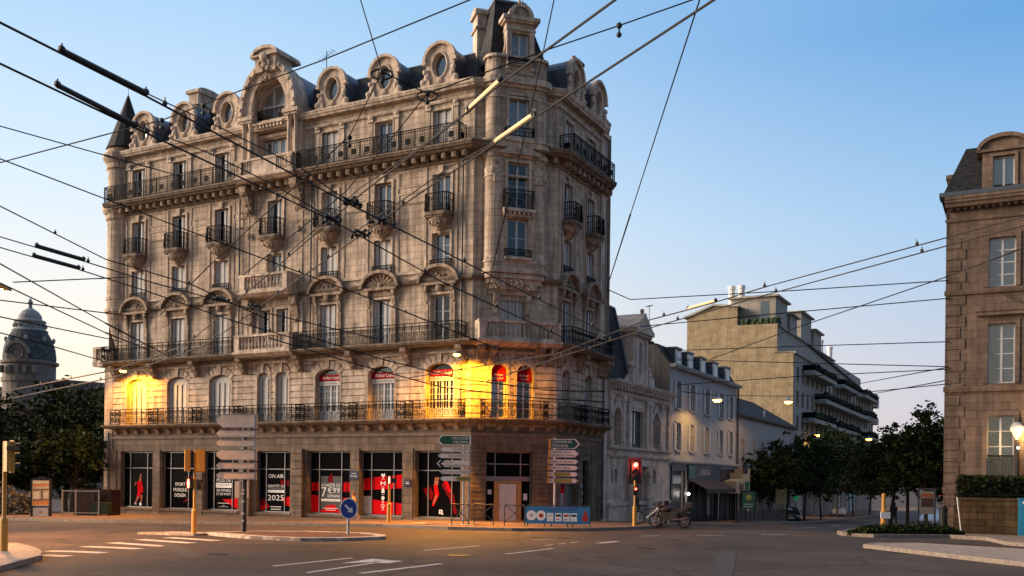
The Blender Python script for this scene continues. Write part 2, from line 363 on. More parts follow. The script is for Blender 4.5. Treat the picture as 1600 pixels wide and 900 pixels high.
def railing(mb, pts, z0, h, style):
    """ironwork along a plan polyline"""
    for i in range(len(pts)-1):
        a, b = Vector((pts[i][0], pts[i][1], 0)), Vector((pts[i+1][0], pts[i+1][1], 0)); d = b-a; Ls = d.length
        if Ls < .02: continue
        d.normalize(); R = MB()
        R.box(0, Ls, -.025, .025, h-.04, h); R.box(0, Ls, -.02, .02, .05, .08)
        R.box(0, .035, -.02, .02, 0, h)
        if style == 'grid':
            R.box(0, Ls, -.015, .015, h-.16, h-.135)
            n = max(1, round(Ls/.11))
            for k in range(1, n): R.box(Ls*k/n-.009, Ls*k/n+.009, -.009, .009, .08, h-.04)
            for zz in (.2, .32, .44, .56, .68): R.box(0, Ls, -.008, .008, zz-.007, zz+.007)
            n = max(1, round(Ls/.9))
            for k in range(n):
                c = Ls*(k+.5)/n
                if Ls > .6:
                    R.extr([(c+q[0], .42+q[1]) for q in [(.2*math.cos(a*PI/4)*(1 if a % 2 else .8), .2*math.sin(a*PI/4)*(1 if a % 2 else .8)) for a in range(8)]], -.02, .02)
                    R.box(Ls*(k+1)/n-.02, Ls*(k+1)/n+.02, -.02, .02, 0, h)
        elif style == 'scroll':
            n = max(1, round(Ls/.46))
            for k in range(n):
                c = Ls*(k+.5)/n
                if Ls > .4:
                    scroll(R, c, .30, min(.15, Ls/n*.34), 0); scroll(R, c+Ls/n*.25, h-.27, .10, 0, .013); scroll(R, c-Ls/n*.25, h-.27, .10, 0, .013)
                if k: R.box(Ls*k/n-.012, Ls*k/n+.012, -.012, .012, .05, h)
            R.box(0, Ls, -.012, .012, .50, .52)
        else:
            n = max(1, round(Ls/.12))
            for k in range(1, n): R.box(Ls*k/n-.012, Ls*k/n+.012, -.012, .012, .05, h-.02)
            R.box(0, Ls, -.012, .012, h*.62, h*.62+.02); R.box(0, Ls, -.012, .012, .24, .26)
        mb.add(R, Matrix.Translation((a.x, a.y, z0)) @ Matrix.Rotation(math.atan2(d.y, d.x), 4, 'Z'))
    p = pts[-1]; mb.box(p[0]-.02, p[0]+.02, p[1]-.02, p[1]+.02, z0, z0+h)

def slab_profile(v, z, th):
    """moulded edge of a stone slab, section in y-z"""
    return [(0, z), (0, z-th), (v*.72, z-th), (v*.8, z-th*.72), (v*.93, z-th*.6), (v*.95, z-th*.35), (v, z-th*.3), (v, z)]
def run(mb, u0, u1, sec, m=0): mb.extr(sec, u0, u1, 'x', m)

def console(mb, u, z, w, h, d, v0=0., m=0):
    """scroll bracket hanging under a slab: section in y-z, widened by w"""
    P = [(v0, z), (v0-d, z), (v0-d, z-h*.22), (v0-d*.72, z-h*.38), (v0-d*.58, z-h*.62), (v0-d*.38, z-h*.85), (v0-d*.22, z-h), (v0, z-h)]
    mb.extr(P, u-w/2, u+w/2, 'x', m)
    mb.ball((u, v0-d*.80, z-h*.2), w*.58, d*.2, h*.16, 6, m); mb.ball((u, v0-d*.34, z-h*.86), w*.5, d*.16, h*.12, 6, m)

def ornament(mb, u, z, r, v, n=9, seed=0, m=0, sq=.7):
    """carved relief: a boss with leaves round it"""
    rn = random.Random(seed); mb.ball((u, v, z), r*.34, r*.25, r*.34, 7, m)
    for k in range(n):
        a = 2*PI*k/n+rn.uniform(-.2, .2); q = r*rn.uniform(.55, .85)
        mb.ball((u+q*math.cos(a), v, z+q*sq*math.sin(a)), r*rn.uniform(.16, .26), r*.16, r*rn.uniform(.12, .24), 6, m)

def baluster(mb, u, v, z0, h, m=0):
    mb.lathe([(.07, z0), (.07, z0+h*.08), (.045, z0+h*.14), (.085, z0+h*.36), (.05, z0+h*.62), (.04, z0+h*.78), (.07, z0+h*.88), (.07, z0+h)], 7, (u, v), m)
def balustrade(mb, u0, u1, v, z0, h, n, m=0, ends=True):
    mb.box(u0, u1, v, v+.24, z0, z0+.12, m); mb.box(u0-.03, u1+.03, v-.03, v+.27, z0+h-.13, z0+h, m)
    a, b = u0, u1
    if ends:
        mb.box(u0, u0+.4, v-.01, v+.25, z0+.12, z0+h-.13, m); mb.box(u1-.4, u1, v-.01, v+.25, z0+.12, z0+h-.13, m); a += .42; b -= .42
    for k in range(n): baluster(mb, a+(b-a)*(k+.5)/n, v+.12, z0+.12, h-.25, m)

def rustic(mb, u0, u1, z0, z1, ops, v=0., m=0):
    """deep-jointed courses"""
    n = round((z1-z0)/.36); hh = (z1-z0)/n
    for k in range(n):
        a, b = z0+hh*k+.03, z0+hh*(k+1)-.03; cuts = [u0, u1]; segs = []; x = u0
        for o in sorted(ops):
            if o[2] < b and o[3]+o[4]+.5 > a: segs.append((x, o[0]-.13)); x = o[1]+.13
        segs.append((x, u1))
        for p, q in segs:
            if q-p < .1: continue
            if q-p > 1.6 and k % 2:
                mid = (p+q)/2; mb.box(p, mid-.015, v-.07, v, a, b, m); mb.box(mid+.015, q, v-.07, v, a, b, m)
            else: mb.box(p, q, v-.07, v, a, b, m)
def voussoirs(mb, o, v=0., m=0):
    c = (o[0]+o[1])/2; hw = (o[1]-o[0])/2; r0, r1 = 1.03, 1.42; n = 7
    for k in range(n):
        a0, a1 = PI*(.12+.76*k/n)+.03, PI*(.12+.76*(k+1)/n)-.03; zz = o[3]-.12; rz = o[4]+.12
        q = .55 if k == n//2 else .42
        P = [(c+hw*r0*math.cos(a0), zz+rz*1.06*math.sin(a0)), (c+hw*r1*math.cos(a0), zz+(rz+q)*math.sin(a0)+.05), (c+hw*r1*math.cos(a1), zz+(rz+q)*math.sin(a1)+.05), (c+hw*r0*math.cos(a1), zz+rz*1.06*math.sin(a1))]
        mb.extr(P, v-(.16 if k == n//2 else .1), v, m=m)
    A = arc(c, o[3], hw+.0, o[4], PI, 0, 10); B = arc(c, o[3], hw+.13, o[4]+.11, PI, 0, 10)
    for k in range(10): mb.extr([A[k], B[k], B[k+1], A[k+1]], v-.09, v, m=m)
    mb.box(o[0]-.13, o[0], v-.085, v, o[2], o[3], m); mb.box(o[1], o[1]+.13, v-.085, v, o[2], o[3], m)

def surround(mb, o, v=0., t=.16, m=0, key=True):
    """raised stone frame round a square-headed opening"""
    a, b, z0, z1 = o[:4]
    mb.box(a-t, a, v-.07, v, z0, z1+t, m); mb.box(b, b+t, v-.07, v, z0, z1+t, m); mb.box(a, b, v-.07, v, z1, z1+t, m)
    if key:
        c = (a+b)/2; mb.extr([(c-.12, z1-.02), (c+.12, z1-.02), (c+.19, z1+.42), (c-.19, z1+.42)], v-.16, v-.071, m=m)
def panel(mb, a, b, z0, z1, v=0., m=0, t=.06):
    mb.box(a, b, v-.04, v, z0, z0+t, m); mb.box(a, b, v-.04, v, z1-t, z1, m); mb.box(a, a+t, v-.04, v, z0+t, z1-t, m); mb.box(b-t, b, v-.04, v, z0+t, z1-t, m)

def arch_pediment(c, w=1.12, z=12.05, kind='round'):
    """carved hood over a second-floor window with two scroll brackets"""
    mb = MB()
    for s in (-1, 1):
        console(mb, c+s*.84, z+.42, .20, .95, .30); mb.box(c+s*.84-.12, c+s*.84+.12, -.12, 0, 9.5, z-.53)
    mb.box(c-1.1, c+1.1, -.34, 0, z+.42, z+.56); mb.box(c-.72, c+.72, -.10, 0, z+.12, z+.42)
    A = arc(c, z+.56, w, .78, PI, 0, 14); B = arc(c, z+.56, w+.15, .95, PI, 0, 14)
    for k in range(14): mb.extr([A[k], B[k], B[k+1], A[k+1]], -.42, 0)
    T = arc(c, z+.56, w, .78, 0, PI, 14); mb.extr(T, -.10, 0)
    if kind == 'shell':
        for k in range(9): a = PI*(k+.5)/9; mb.tube([(c, -.16, z+.6), (c+.85*math.cos(a), -.16, z+.6+.62*math.sin(a))], .05, 5, r1=.10)
        mb.ball((c, -.2, z+.68), .16, .14, .16)
    else:
        ornament(mb, c, z+.80, .46, -.16, 10, int(c*10)); ornament(mb, c-.55, z+.70, .24, -.13, 6, int(c*7)); ornament(mb, c+.55, z+.70, .24, -.13, 6, int(c*3))
        mb.ball((c, -.2, z+.3), .2, .14, .22)
    return mb

def basket_balcony(F, c, z=16.22, w=1.55):
    """small bowed iron balcony on a carved stone bracket: slab > railing, bracket"""
    M = F @ Matrix.Translation((c, 0, z)); hw = w/2
    plan = [(-hw, 0), (-hw, -.42)]+[(-hw+.30-.30*math.cos(a), -.42-.30*math.sin(a)) for a in [PI/8*k for k in range(1, 5)]]+[(hw-.30+.30*math.sin(a), -.42-.30*math.cos(a)) for a in [PI/8*k for k in range(0, 5)]]+[(hw, 0)]
    s = MB(); s.extr(plan, -.17, 0, 'z'); s.extr([(p[0]*.93, p[1]*.93) for p in plan], -.27, -.17, 'z')
    o = s.build('balcony', M_stone_d, bld, M)
    r = MB(); pl = [(p[0]*.95, p[1]*.95) for p in plan]; railing(r, pl, 0, .98, 'bars')
    for p in pl[1:-1]: r.tube([(p[0], p[1], .05), (p[0]*1.06, p[1]*1.07, .25), (p[0]*1.02, p[1]*1.02, .55), (p[0], p[1], .95)], .014, 4)
    r.build('railing', M_iron, o, M)
    b = MB(); b.lathe([(.12, -1.0), (.28, -.86), (.34, -.74), (.52, -.6), (.60, -.45), (.66, -.36), (.70, -.27)], 12, (0, -.02), a0=PI, a1=2*PI, sy=.92)
    ornament(b, 0, -.6, .3, -.52, 8, int(c*9)); b.ball((0, -.1, -1.0), .16, .12, .14)
    for s_ in (-1, 1): b.ball((s_*.48, -.3, -.45), .14, .18, .14)
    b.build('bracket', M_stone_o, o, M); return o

def guard(F, c, z, w=1.3):
    r = MB(); railing(r, [(c-w/2, .05), (c-w/2, -.12), (c+w/2, -.12), (c+w/2, .05)], z, .42, 'bars'); r.build('window_guard', M_iron, bld, F)

def oculus_dormer(F, c, vv=-.18):
    """round-headed stone dormer with an oval window"""
    M = F @ Matrix.Translation((c, vv, ZC+.02)); hw = .86; H = 1.35; mb = MB()
    out = [(-hw, 0)]+[(-hw, H)]+arc(0, H, hw, .82, PI, 0, 14)[1:]+[(hw, 0)]
    inn = [(.40*math.cos(a), 1.08+.62*math.sin(a)) for a in [PI+2*PI*k/24 for k in range(24)]]
    # front face between the outline and the oval
    N = 24
    ring = []
    for k in range(N):
        a = PI-2*PI*k/N; dx, dz = math.cos(a), math.sin(a); best = None; px, pz = 0, 1.08
        for i in range(len(out)):
            (x1, z1), (x2, z2) = out[i], out[(i+1) % len(out)]; ex, ez = x2-x1, z2-z1; den = dx*ez-dz*ex
            if abs(den) < 1e-9: continue
            t = ((x1-px)*ez-(z1-pz)*ex)/den; s = ((x1-px)*dz-(z1-pz)*dx)/den
            if t > 0 and -1e-6 <= s <= 1+1e-6 and (best is None or t < best): best = t
        ring.append(((px+dx*best, pz+dz*best), (px+.40*dx, pz+.62*dz)))
    for k in range(N):
        (o1, i1), (o2, i2) = ring[k], ring[(k+1) % N]
        mb.face([(o1[0], 0, o1[1]), (o2[0], 0, o2[1]), (i2[0], 0, i2[1]), (i1[0], 0, i1[1])])
        mb.face([(i1[0], 0, i1[1]), (i2[0], 0, i2[1]), (i2[0], .32, i2[1]), (i1[0], .32, i1[1])])
    for i in range(len(out)-1):
        (x1, z1), (x2, z2) = out[i], out[i+1]; mb.face([(x1, 0, z1), (x2, 0, z2), (x2, 1.6, z2), (x1, 1.6, z1)])
    A = arc(0, H, hw, .82, PI, 0, 14); B = arc(0, H, hw+.15, .97, PI, 0, 14)
    for k in range(14): mb.extr([A[k], B[k], B[k+1], A[k+1]], -.16, .1)
    for s in (-1, 1):
        mb.box(s*(hw+.08)-.12, s*(hw+.08)+.12, -.16, .1, H-.16, H)
        mb.extr([(s*.55, 0), (s*1.15, 0), (s*1.12, .3), (s*.92, .55), (s*.9, .95), (s*.72, .95)][::s], -.10, .05)
        mb.ball((s*1.0, -.06, .3), .19, .14, .17); mb.ball((s*.88, -.08, .82), .14, .12, .14); mb.ball((s*.78, -.06, .5), .14, .12, .2)
    mb.tube([(.46*math.cos(a), -.03, 1.08+.68*math.sin(a)) for a in [2*PI*k/20 for k in range(20)]], .055, 6, closed=True)
    mb.ball((0, -.04, .28), .2, .12, .13)
    d = mb.build('dormer', M_stone, bld, M)
    pn = MB(); pn.extr([(.39*math.cos(a), 1.08+.61*math.sin(a)) for a in [2*PI*k/20 for k in range(20)]], .24, .27); pn.build('pane', M_glass, d, M)
    rf = MB(); A2 = arc(0, H, hw+.05, .88, PI, 0, 12)
    for k in range(12):
        (x1, z1), (x2, z2) = A2[k], A2[k+1]; rf.face([(x1, .1, z1), (x2, .1, z2), (x2, 2.1, z2), (x1, 2.1, z1)])
    for s in (-1, 1): rf.face([(s*(hw+.05), .1, 0), (s*(hw+.05), .1, H), (s*(hw+.05), 2.1, H), (s*(hw+.05), 2.1, 0)])
    rf.build('dormer_roof', M_zinc, d, M)

BAYS = [2.68, 6.27, 9.82, 14.0, 17.98, 21.65, 25.40]; SIDE = [0, 1, 2, 4, 5, 6]
# ---- ground floor openings
SHOP = [(1.27, 4.17), (4.96, 7.76), (8.56, 11.35), (12.76, 15.33), (16.59, 19.63), (20.28, 23.09), (23.91, 26.75)]
gL = [(a, b, .2, 3.77, 0) for a, b in SHOP]
mb = MB(); wall(mb, 0, LL, -1.2, Z1-.3, gL, 0, .32)
for o in gL: mb.box(o[0]-.05, o[1]+.05, -.06, 0, .08, .2)
for u in (.6, 4.56, 8.16, 12.05, 16.0, 19.95, 23.5): mb.box(u-.3, u+.3, -.05, 0, -1, 3.9)
mb.box(0, LL, -.09, 0, -1.2, -.12)
for u in (12.05, 16.0):
    mb.box(u-.34, u+.34, -.22, -.05, -1, 3.9)
    for k in range(9): mb.box(u-.38, u+.38, -.26, -.22, .25+.42*k, .58+.42*k)
gC = [(.85, 3.4, -.05, 3.75, 0)]; gR = [(.75, 2.85, -.15, 3.72, 0), (3.65, 4.55, .3, 3.4, 0)]
mb.build('ground_floor_wall', M_granite, bld, FL)
mb = MB(); wall(mb, 0, WC, -1.2, Z1-.3, gC, 0, .5)
for u in (.42, 3.95):
    for k in range(9): mb.box(u-.36, u+.36, -.05, 0, -.2+.46*k, .2+.46*k)
mb.build('ground_floor_wall', M_granite, bld, FC)
mb = MB(); wall(mb, 0, WR, -1.6, Z1-.3, gR, 0, .4)
for u in (.3, 3.2, 5.0, 6.1):
    for k in range(9): mb.box(u-.26, u+.26, -.05, 0, -.3+.46*k, .1+.46*k)
mb.build('ground_floor_wall', M_granite, bld, FR)

# ---- upper floor openings
o1L = [(BAYS[k]-.87, BAYS[k]+.87, 5.45, 7.95, .42) for k in SIDE]+[(12.78, 13.72, 5.45, 8.05, .3), (14.18, 15.12, 5.45, 8.05, .3)]
o2L = [(BAYS[k]-.6, BAYS[k]+.6, 9.5, 12.0, 0) for k in SIDE]+[(12.85, 13.75, 9.5, 12.0, 0), (14.2, 15.1, 9.5, 12.0, 0)]
o3L = [(c-.56, c+.56, 13.42, 15.25, 0) for c in BAYS]; o4L = [(c-.56, c+.56, 16.24, 18.35, 0) for c in BAYS]
o5L = [(BAYS[k]-.58, BAYS[k]+.58, 19.65, 21.72, 0) for k in SIDE]+[(12.95, 15.05, 20.0, 21.95, 0)]
mb = MB(); wall(mb, .3, LL, Z1-.3, Z2-.3, o1L, .04, .36); mb.build('first_floor_wall', M_stone, bld, FL)
mb = MB(); rustic(mb, .3, LL, Z1+.02, Z2-.45, o1L, .04)
for o in o1L: voussoirs(mb, o, .04)
mb.build('rusticated_stonework', M_stone, bld, FL)
mb = MB(); wall(mb, .9, LL, Z2-.3, ZC, o2L+o3L+o4L+o5L, .0, .36); mb.build('upper_wall', M_ashlar, bld, FL)
o1C = [(1.05, 1.95, 5.45, 7.95, .36), (2.45, 3.35, 5.45, 7.95, .36)]; o2C = [(1.55, 2.8, 9.5, 11.75, 0)]
mb = MB(); wall(mb, 0, WC, Z1-.3, Z2-.3, o1C, .04, .36); mb.build('first_floor_wall', M_stone, bld, FC)
mb = MB(); rustic(mb, 0, WC, Z1+.02, Z2-.45, o1C, .04)
for o in o1C: voussoirs(mb, o, .04)
mb.build('rusticated_stonework', M_stone, bld, FC)
mb = MB(); wall(mb, 0, WC, Z2-.3, ZC, o2C, 0, .36); mb.build('upper_wall', M_ashlar, bld, FC)
RB = [1.2, 4.3]
o1R = [(c-.55, c+.55, 5.45, 7.95, .3) for c in RB]; o2R = [(c-.55, c+.55, 9.5, 12.0, 0) for c in RB]
o3R = [(c-.52, c+.52, 13.42, 15.25, 0) for c in RB]; o4R = [(c-.52, c+.52, 16.24, 18.3, 0) for c in RB]; o5R = [(c-.52, c+.52, 19.65, 21.7, 0) for c in RB]
mb = MB(); wall(mb, 0, WR, Z1-.3, Z2-.3, o1R, .04, .36); mb.build('first_floor_wall', M_stone, bld, FR)
mb = MB(); rustic(mb, 0, WR, Z1+.02, Z2-.45, o1R, .04)
for o in o1R: voussoirs(mb, o, .04)
mb.build('rusticated_stonework', M_stone, bld, FR)
mb = MB(); wall(mb, 0, WR, Z2-.3, ZC, o2R+o3R+o4R+o5R, 0, .36); mb.build('upper_wall', M_ashlar, bld, FR)
# end walls, back wall
BK = 10.6
Q0, Q3 = OL+dR*BK, P2
mb = MB()
def vwall(a, b, z0, z1): mb.face([(a.x, a.y, z0), (b.x, b.y, z0), (b.x, b.y, z1), (a.x, a.y, z1)])
vwall(Q0, OL+dL*.02, -1.5, ZC); mb.build('end_wall', M_ashlar, bld); mb = MB(); vwall(P2, Q0, -1.5, ZC)
mb.build('rear_wall', M_ashlar, bld)

# ---- windows
for i, k in enumerate(SIDE):
    c = BAYS[k]
    if k >= 4: casement(FL, c, 5.5, 1.7, 2.42, .30, bld, 'door', .40)
    else: casement(FL, c, 5.5, 1.7, 2.42, .30, bld, 'plain', .40, 'shut')
    casement(FL, c, 9.52, 1.18, 2.46, .26, bld, 'plain', 0, {0: 'shut', 1: 'shut', 2: 'shut', 4: 'shut', 5: 'left', 6: None}[k])
    casement(FL, c, 13.44, 1.1, 1.8, .26, bld, 'plain', 0, None if k == 6 else 'shut')
    casement(FL, c, 16.26, 1.1, 2.08, .26, bld, 'plain', 0, {0: 'left', 1: 'left', 2: 'left', 4: None, 5: None, 6: None}[k], 2)
    casement(FL, c, 19.67, 1.14, 2.04, .26, bld, 'plain', 0, {0: 'left', 1: 'left', 2: 'left', 4: 'shut', 5: None, 6: 'shut'}[k], 3)
for u in (13.25, 14.65): casement(FL, u, 5.5, .9, 2.55, .30, bld, 'plain', .28, 'shut')
for u in (13.3, 14.65): casement(FL, u, 9.52, .88, 2.46, .26, bld, 'plain', 0, 'left')
casement(FL, 14.0, 13.44, 1.1, 1.8, .26, bld, 'plain', 0, None); casement(FL, 14.0, 16.26, 1.1, 2.08, .26, bld, 'plain', 0, 'left', 2)
for u in (13.48, 14.52): casement(FL, u, 20.02, 1.02, 1.9, .26, bld, 'plain')
for u in (1.5, 2.9): casement(FC, u, 5.5, .86, 2.42, .30, bld, 'plain', .34, None, 5)
casement(FC, 2.17, 9.52, 1.22, 2.2, .26, bld, 'plain', 0, 'shut')
for c in RB:
    casement(FR, c, 5.5, 1.06, 2.42, .30, bld, 'plain', .28); casement(FR, c, 9.52, 1.06, 2.46, .26, bld, 'plain', 0, 'left')
    casement(FR, c, 13.44, 1.0, 1.8, .26, bld, 'plain', 0, 'shut'); casement(FR, c, 16.26, 1.0, 2.03, .26, bld, 'plain', 0, 'left')
    casement(FR, c, 19.67, 1.0, 2.02, .26, bld, 'plain', 0, 'shut')

# ---- slabs, cornices and string courses run round the three fronts
def corner_run(name, mtl, v, z, th, d2=None, c_extra=0., start=.35, end=-.5):
    mb = MB(); q = abs(v)*math.tan(math.radians(22.5)); qc = q
    sec = slab_profile(v, z, th)
    def piece(F, W, e0, e1):
        k = MB(); n = len(sec)
        a = [(-(-p[0])*0+(-e0)*(p[0]/v), p[0], p[1]) for p in sec]; b = [(W+e1*(p[0]/v), p[0], p[1]) for p in sec]
        k.idx(a+b, [tuple(range(n))[::-1], tuple(range(n, 2*n))]+[(i, (i+1) % n, n+(i+1) % n, n+i) for i in range(n)])
        mb.add(k, F)
    A = F_shift(FL, start); piece(A, LL-start, 0, q); piece(FC, WC, q, q); piece(FR, WR, q, end)
    return mb.build(name, mtl, bld)
def F_shift(F, u): return F @ Matrix.Translation((u, 0, 0))
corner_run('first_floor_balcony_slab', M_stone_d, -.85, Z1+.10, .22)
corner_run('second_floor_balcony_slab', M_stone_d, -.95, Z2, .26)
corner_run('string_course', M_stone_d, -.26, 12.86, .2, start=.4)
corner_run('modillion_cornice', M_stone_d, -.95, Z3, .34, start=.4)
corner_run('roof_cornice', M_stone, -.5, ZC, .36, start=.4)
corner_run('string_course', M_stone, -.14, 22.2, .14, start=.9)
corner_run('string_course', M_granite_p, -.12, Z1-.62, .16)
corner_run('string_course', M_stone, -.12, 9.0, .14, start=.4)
# brackets under the slabs
mb = MB()
for F, W in ((FL, LL), (FC, WC), (FR, WR)):
    k = MB(); n = round(W/.62)
    for i in range(n): u = W*(i+.5)/n; k.box(u-.12, u+.12, -.55, 0, Z3-.62, Z3-.34); k.ball((u, -.5, Z3-.5), .1, .1, .12, 6)
    k.box(0, W, -.12, 0, Z3-.72, Z3-.62)
    mb.add(k, F)
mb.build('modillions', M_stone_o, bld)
def bracket_mesh(w, h, d):
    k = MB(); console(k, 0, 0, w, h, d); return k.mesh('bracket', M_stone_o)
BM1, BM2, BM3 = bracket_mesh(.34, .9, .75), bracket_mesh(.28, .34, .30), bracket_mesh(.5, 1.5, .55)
for F, big, small in ((FL, (1.0, 4.45, 8.05, 11.85, 16.1, 19.85, 23.5, 26.9), [.9+.95*i for i in range(28)]), (FC, (.35, 1.0, 3.6, 4.3), (.5, 1.5, 2.4, 3.3, 4.2)), (FR, (.2, 2.7, 5.7, 6.2), (.5, 1.5, 2.5, 3.5, 4.5, 5.5, 6.2))):
    for u in big: link('bracket', BM1, bld, F @ Matrix.Translation((u, 0, Z2-.26)))
    for u in small: link('bracket', BM2, bld, F @ Matrix.Translation((u, 0, Z1-.12)))
for u in (12.25, 15.75): link('bracket', BM3, bld, FL @ Matrix.Translation((u, 0, 12.6)))

# ---- iron railings
def rail(F, pts, z, h, style):
    r = MB(); railing(r, pts, z, h, style); r.build('railing', M_iron, bld, F)
rail(FL, [(.5, -.1), (.5, -.86), (11.7, -.86), (11.7, -.5)], Z3, 1.02, 'grid')
rail(FL, [(16.25, -.5), (16.25, -.86), (26.9, -.86), (26.9, -.05)], Z3, 1.02, 'grid')
rail(FR, [(.05, -.05), (.05, -.86), (5.75, -.86), (5.75, -.05)], Z3, 1.02, 'grid')
rail(FL, [(.45, -.1), (.45, -.86), (11.75, -.86), (11.75, -.5)], Z2, .98, 'scroll')
rail(FL, [(16.2, -.5), (16.2, -.86), (27.0, -.86), (27.0, -.05)], Z2, .98, 'scroll')
rail(FR, [(.1, -.05), (.1, -.86), (5.8, -.86), (5.8, -.05)], Z2, .98, 'scroll')
for a, b in ((1.15, 4.0), (4.6, 7.6), (8.3, 11.3), (11.7, 16.0), (16.35, 19.5), (20.05, 23.2), (23.75, 27.0)):
    rail(FL, [(a, -.02), (a, -.76), (b, -.76), (b, -.02)], Z1+.10, .98, 'scroll')
for a, b in ((19.55, 20.0), (23.25, 23.7), (4.05, 4.55)):
    r = MB()
    for zz in (.3, .75): r.box(a, b, -.72, -.69, Z1+.1+zz, Z1+.1+zz+.025)
    r.tube([(a, -.7, Z1+.4), (b, -.7, Z1+.85)], .014, 4); r.tube([(a, -.7, Z1+.85), (b, -.7, Z1+.4)], .014, 4); r.build('railing', M_iron, bld, FL)
rail(FC, [(.5, -.02), (.5, -.76), (3.95, -.76), (3.95, -.02)], Z1+.10, .98, 'scroll')
rail(FR, [(.3, -.02), (.3, -.76), (2.5, -.76), (2.5, -.02)], Z1+.10, .98, 'scroll'); rail(FR, [(3.1, -.02), (3.1, -.76), (5.6, -.76), (5.6, -.02)], Z1+.10, .98, 'scroll')

# ---- dressings of the second to fifth floors
mb = MB()
for i, c in enumerate(BAYS):
    if i != 3: surround(mb, (c-.6, c+.6, 9.5, 12.0), 0, .14, key=False)
    surround(mb, (c-.56, c+.56, 13.42, 15.25), 0, .12, key=False)
    surround(mb, (c-.56, c+.56, 16.24, 18.35), 0, .14)
    if i != 3:
        surround(mb, (c-.58, c+.58, 19.65, 21.72), 0, .10, key=False)
        for s in (-1, 1):
            u = c+s*.86; mb.box(u-.13, u+.13, -.08, 0, 19.7, 21.75); mb.box(u-.19, u+.19, -.15, 0, 21.75, 21.9); mb.ball((u, -.1, 21.98), .2, .12, .12)
for a, b in ((3.7, 5.25), (7.3, 8.8), (10.8, 12.0), (16.0, 17.0), (19.0, 20.6), (22.65, 24.4)):
    panel(mb, a, b, 17.9, 18.75); panel(mb, a, b, 13.3, 17.6); panel(mb, a, b, 17.0, 17.05)
for a, b in ((3.72, 5.23), (7.32, 8.78), (19.02, 20.58), (22.67, 24.38)): mb.box(a, b, -.06, 0, 12.88, 12.98); mb.box(a, b, -.1, 0, 13.2, 13.28)
for u in (1.62, 3.62, 5.3, 7.25, 8.85, 10.75, 17.05, 18.95, 20.65, 22.6, 24.45, 26.35): mb.box(u-.04, u+.04, -.05, 0, 12.95, 18.8)
for i, k in enumerate(SIDE): mb.box(BAYS[k]-.7, BAYS[k]+.7, -.16, 0, 13.28, 13.42)
mb.build('window_surrounds', M_stone, bld, FL)
mb = MB()
for c in RB:
    for z0, z1 in ((9.5, 12.0), (13.42, 15.25), (16.24, 18.3), (19.65, 21.7)): surround(mb, (c-.54, c+.54, z0, z1), 0, .13, key=z0 > 16 and z0 < 17)
    mb.box(c-.7, c+.7, -.16, 0, 13.28, 13.42)
for u in (.15, 5.5): mb.box(u-.1, u+.1, -.05, 0, 12.95, 18.8)
mb.box(5.6, WR, -.14, 0, 9.5, 22.3); mb.box(5.6, WR+.05, -.3, 0, 22.3, 22.56); mb.box(5.8, WR+.02, -.22, .6, 22.92, 23.15); mb.box(5.7, WR+.06, -.32, .7, 23.15, 23.32)
panel(mb, 2.2, 3.4, 13.3, 18.6)
mb.build('window_surrounds', M_stone, bld, FR)
for i, k in enumerate(SIDE):
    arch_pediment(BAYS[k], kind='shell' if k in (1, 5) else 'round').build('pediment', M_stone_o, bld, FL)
for c in RB: arch_pediment(c, .9, 12.05).build('pediment', M_stone_o, bld, FR)
for c in BAYS: basket_balcony(FL, c)
for c in RB: basket_balcony(FR, c, w=1.35)
for k in SIDE: guard(FL, BAYS[k], 13.42)
for c in RB: guard(FR, c, 13.42, 1.2)
for k in SIDE: oculus_dormer(FL, [3.21, 6.74, 10.3, 0, 18.2, 21.75, 25.3][k])
for c in (1.7, 4.9): oculus_dormer(FR, c)

# ---- central bay: stone balconies, carved brackets, the great arched dormer
def stone_balcony(F, u0, u1, v, z, n, brk=True):
    M = F; s = MB(); run(s, u0-.08, u1+.08, [(0, z), (0, z-.3), (v*.85, z-.3), (v-.08, z-.12), (v-.08, z)])
    o = s.build('balcony', M_stone, bld, M)
    b = MB(); balustrade(b, u0, u1, v, z, .98, n)
    b.box(u0, u0+.24, v+.25, -.02, z, z+.98); b.box(u1-.24, u1, v+.25, -.02, z, z+.98); b.build('balustrade', M_stone, o, M); return o
stone_balcony(FL, 11.9, 16.05, -1.05, Z2+.02, 13)
stone_balcony(FL, 12.2, 15.8, -1.0, 12.95, 11)
o = stone_balcony(FL, 11.85, 16.1, -1.05, Z3+.02, 0)
mb = MB()
for a, b, n in ((12.4, 13.1, 4), (14.9, 15.6, 4)):
    for k in range(n): baluster(mb, a+(b-a)*(k+.5)/n, -.95, Z3+.14, .74)
mb.box(13.1, 14.9, -1.03, -.82, Z3+.14, Z3+.87)
for u in (12.12, 15.83): panel(mb, u-.2, u+.2, Z3+.25, Z3+.8, -1.06)
mb.build('stone_panels', M_stone, bld, FL)
for u in (12.1, 15.9):
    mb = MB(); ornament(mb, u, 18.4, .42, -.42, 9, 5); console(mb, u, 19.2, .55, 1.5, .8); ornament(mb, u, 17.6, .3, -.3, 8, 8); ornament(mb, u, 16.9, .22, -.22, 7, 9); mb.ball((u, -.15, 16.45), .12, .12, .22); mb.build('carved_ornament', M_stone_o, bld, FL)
mb = MB()
for u in (12.1, 15.9):
    for s in (0, 1): mb.box(u-.3+.35*s, u-.05+.35*s, -.12, 0, 10.5, 12.3)
surround(mb, (12.85, 13.75, 9.5, 12.0), 0, .12, key=False); surround(mb, (14.2, 15.1, 9.5, 12.0), 0, .12, key=False)
mb.build('window_surrounds', M_stone, bld, FL)
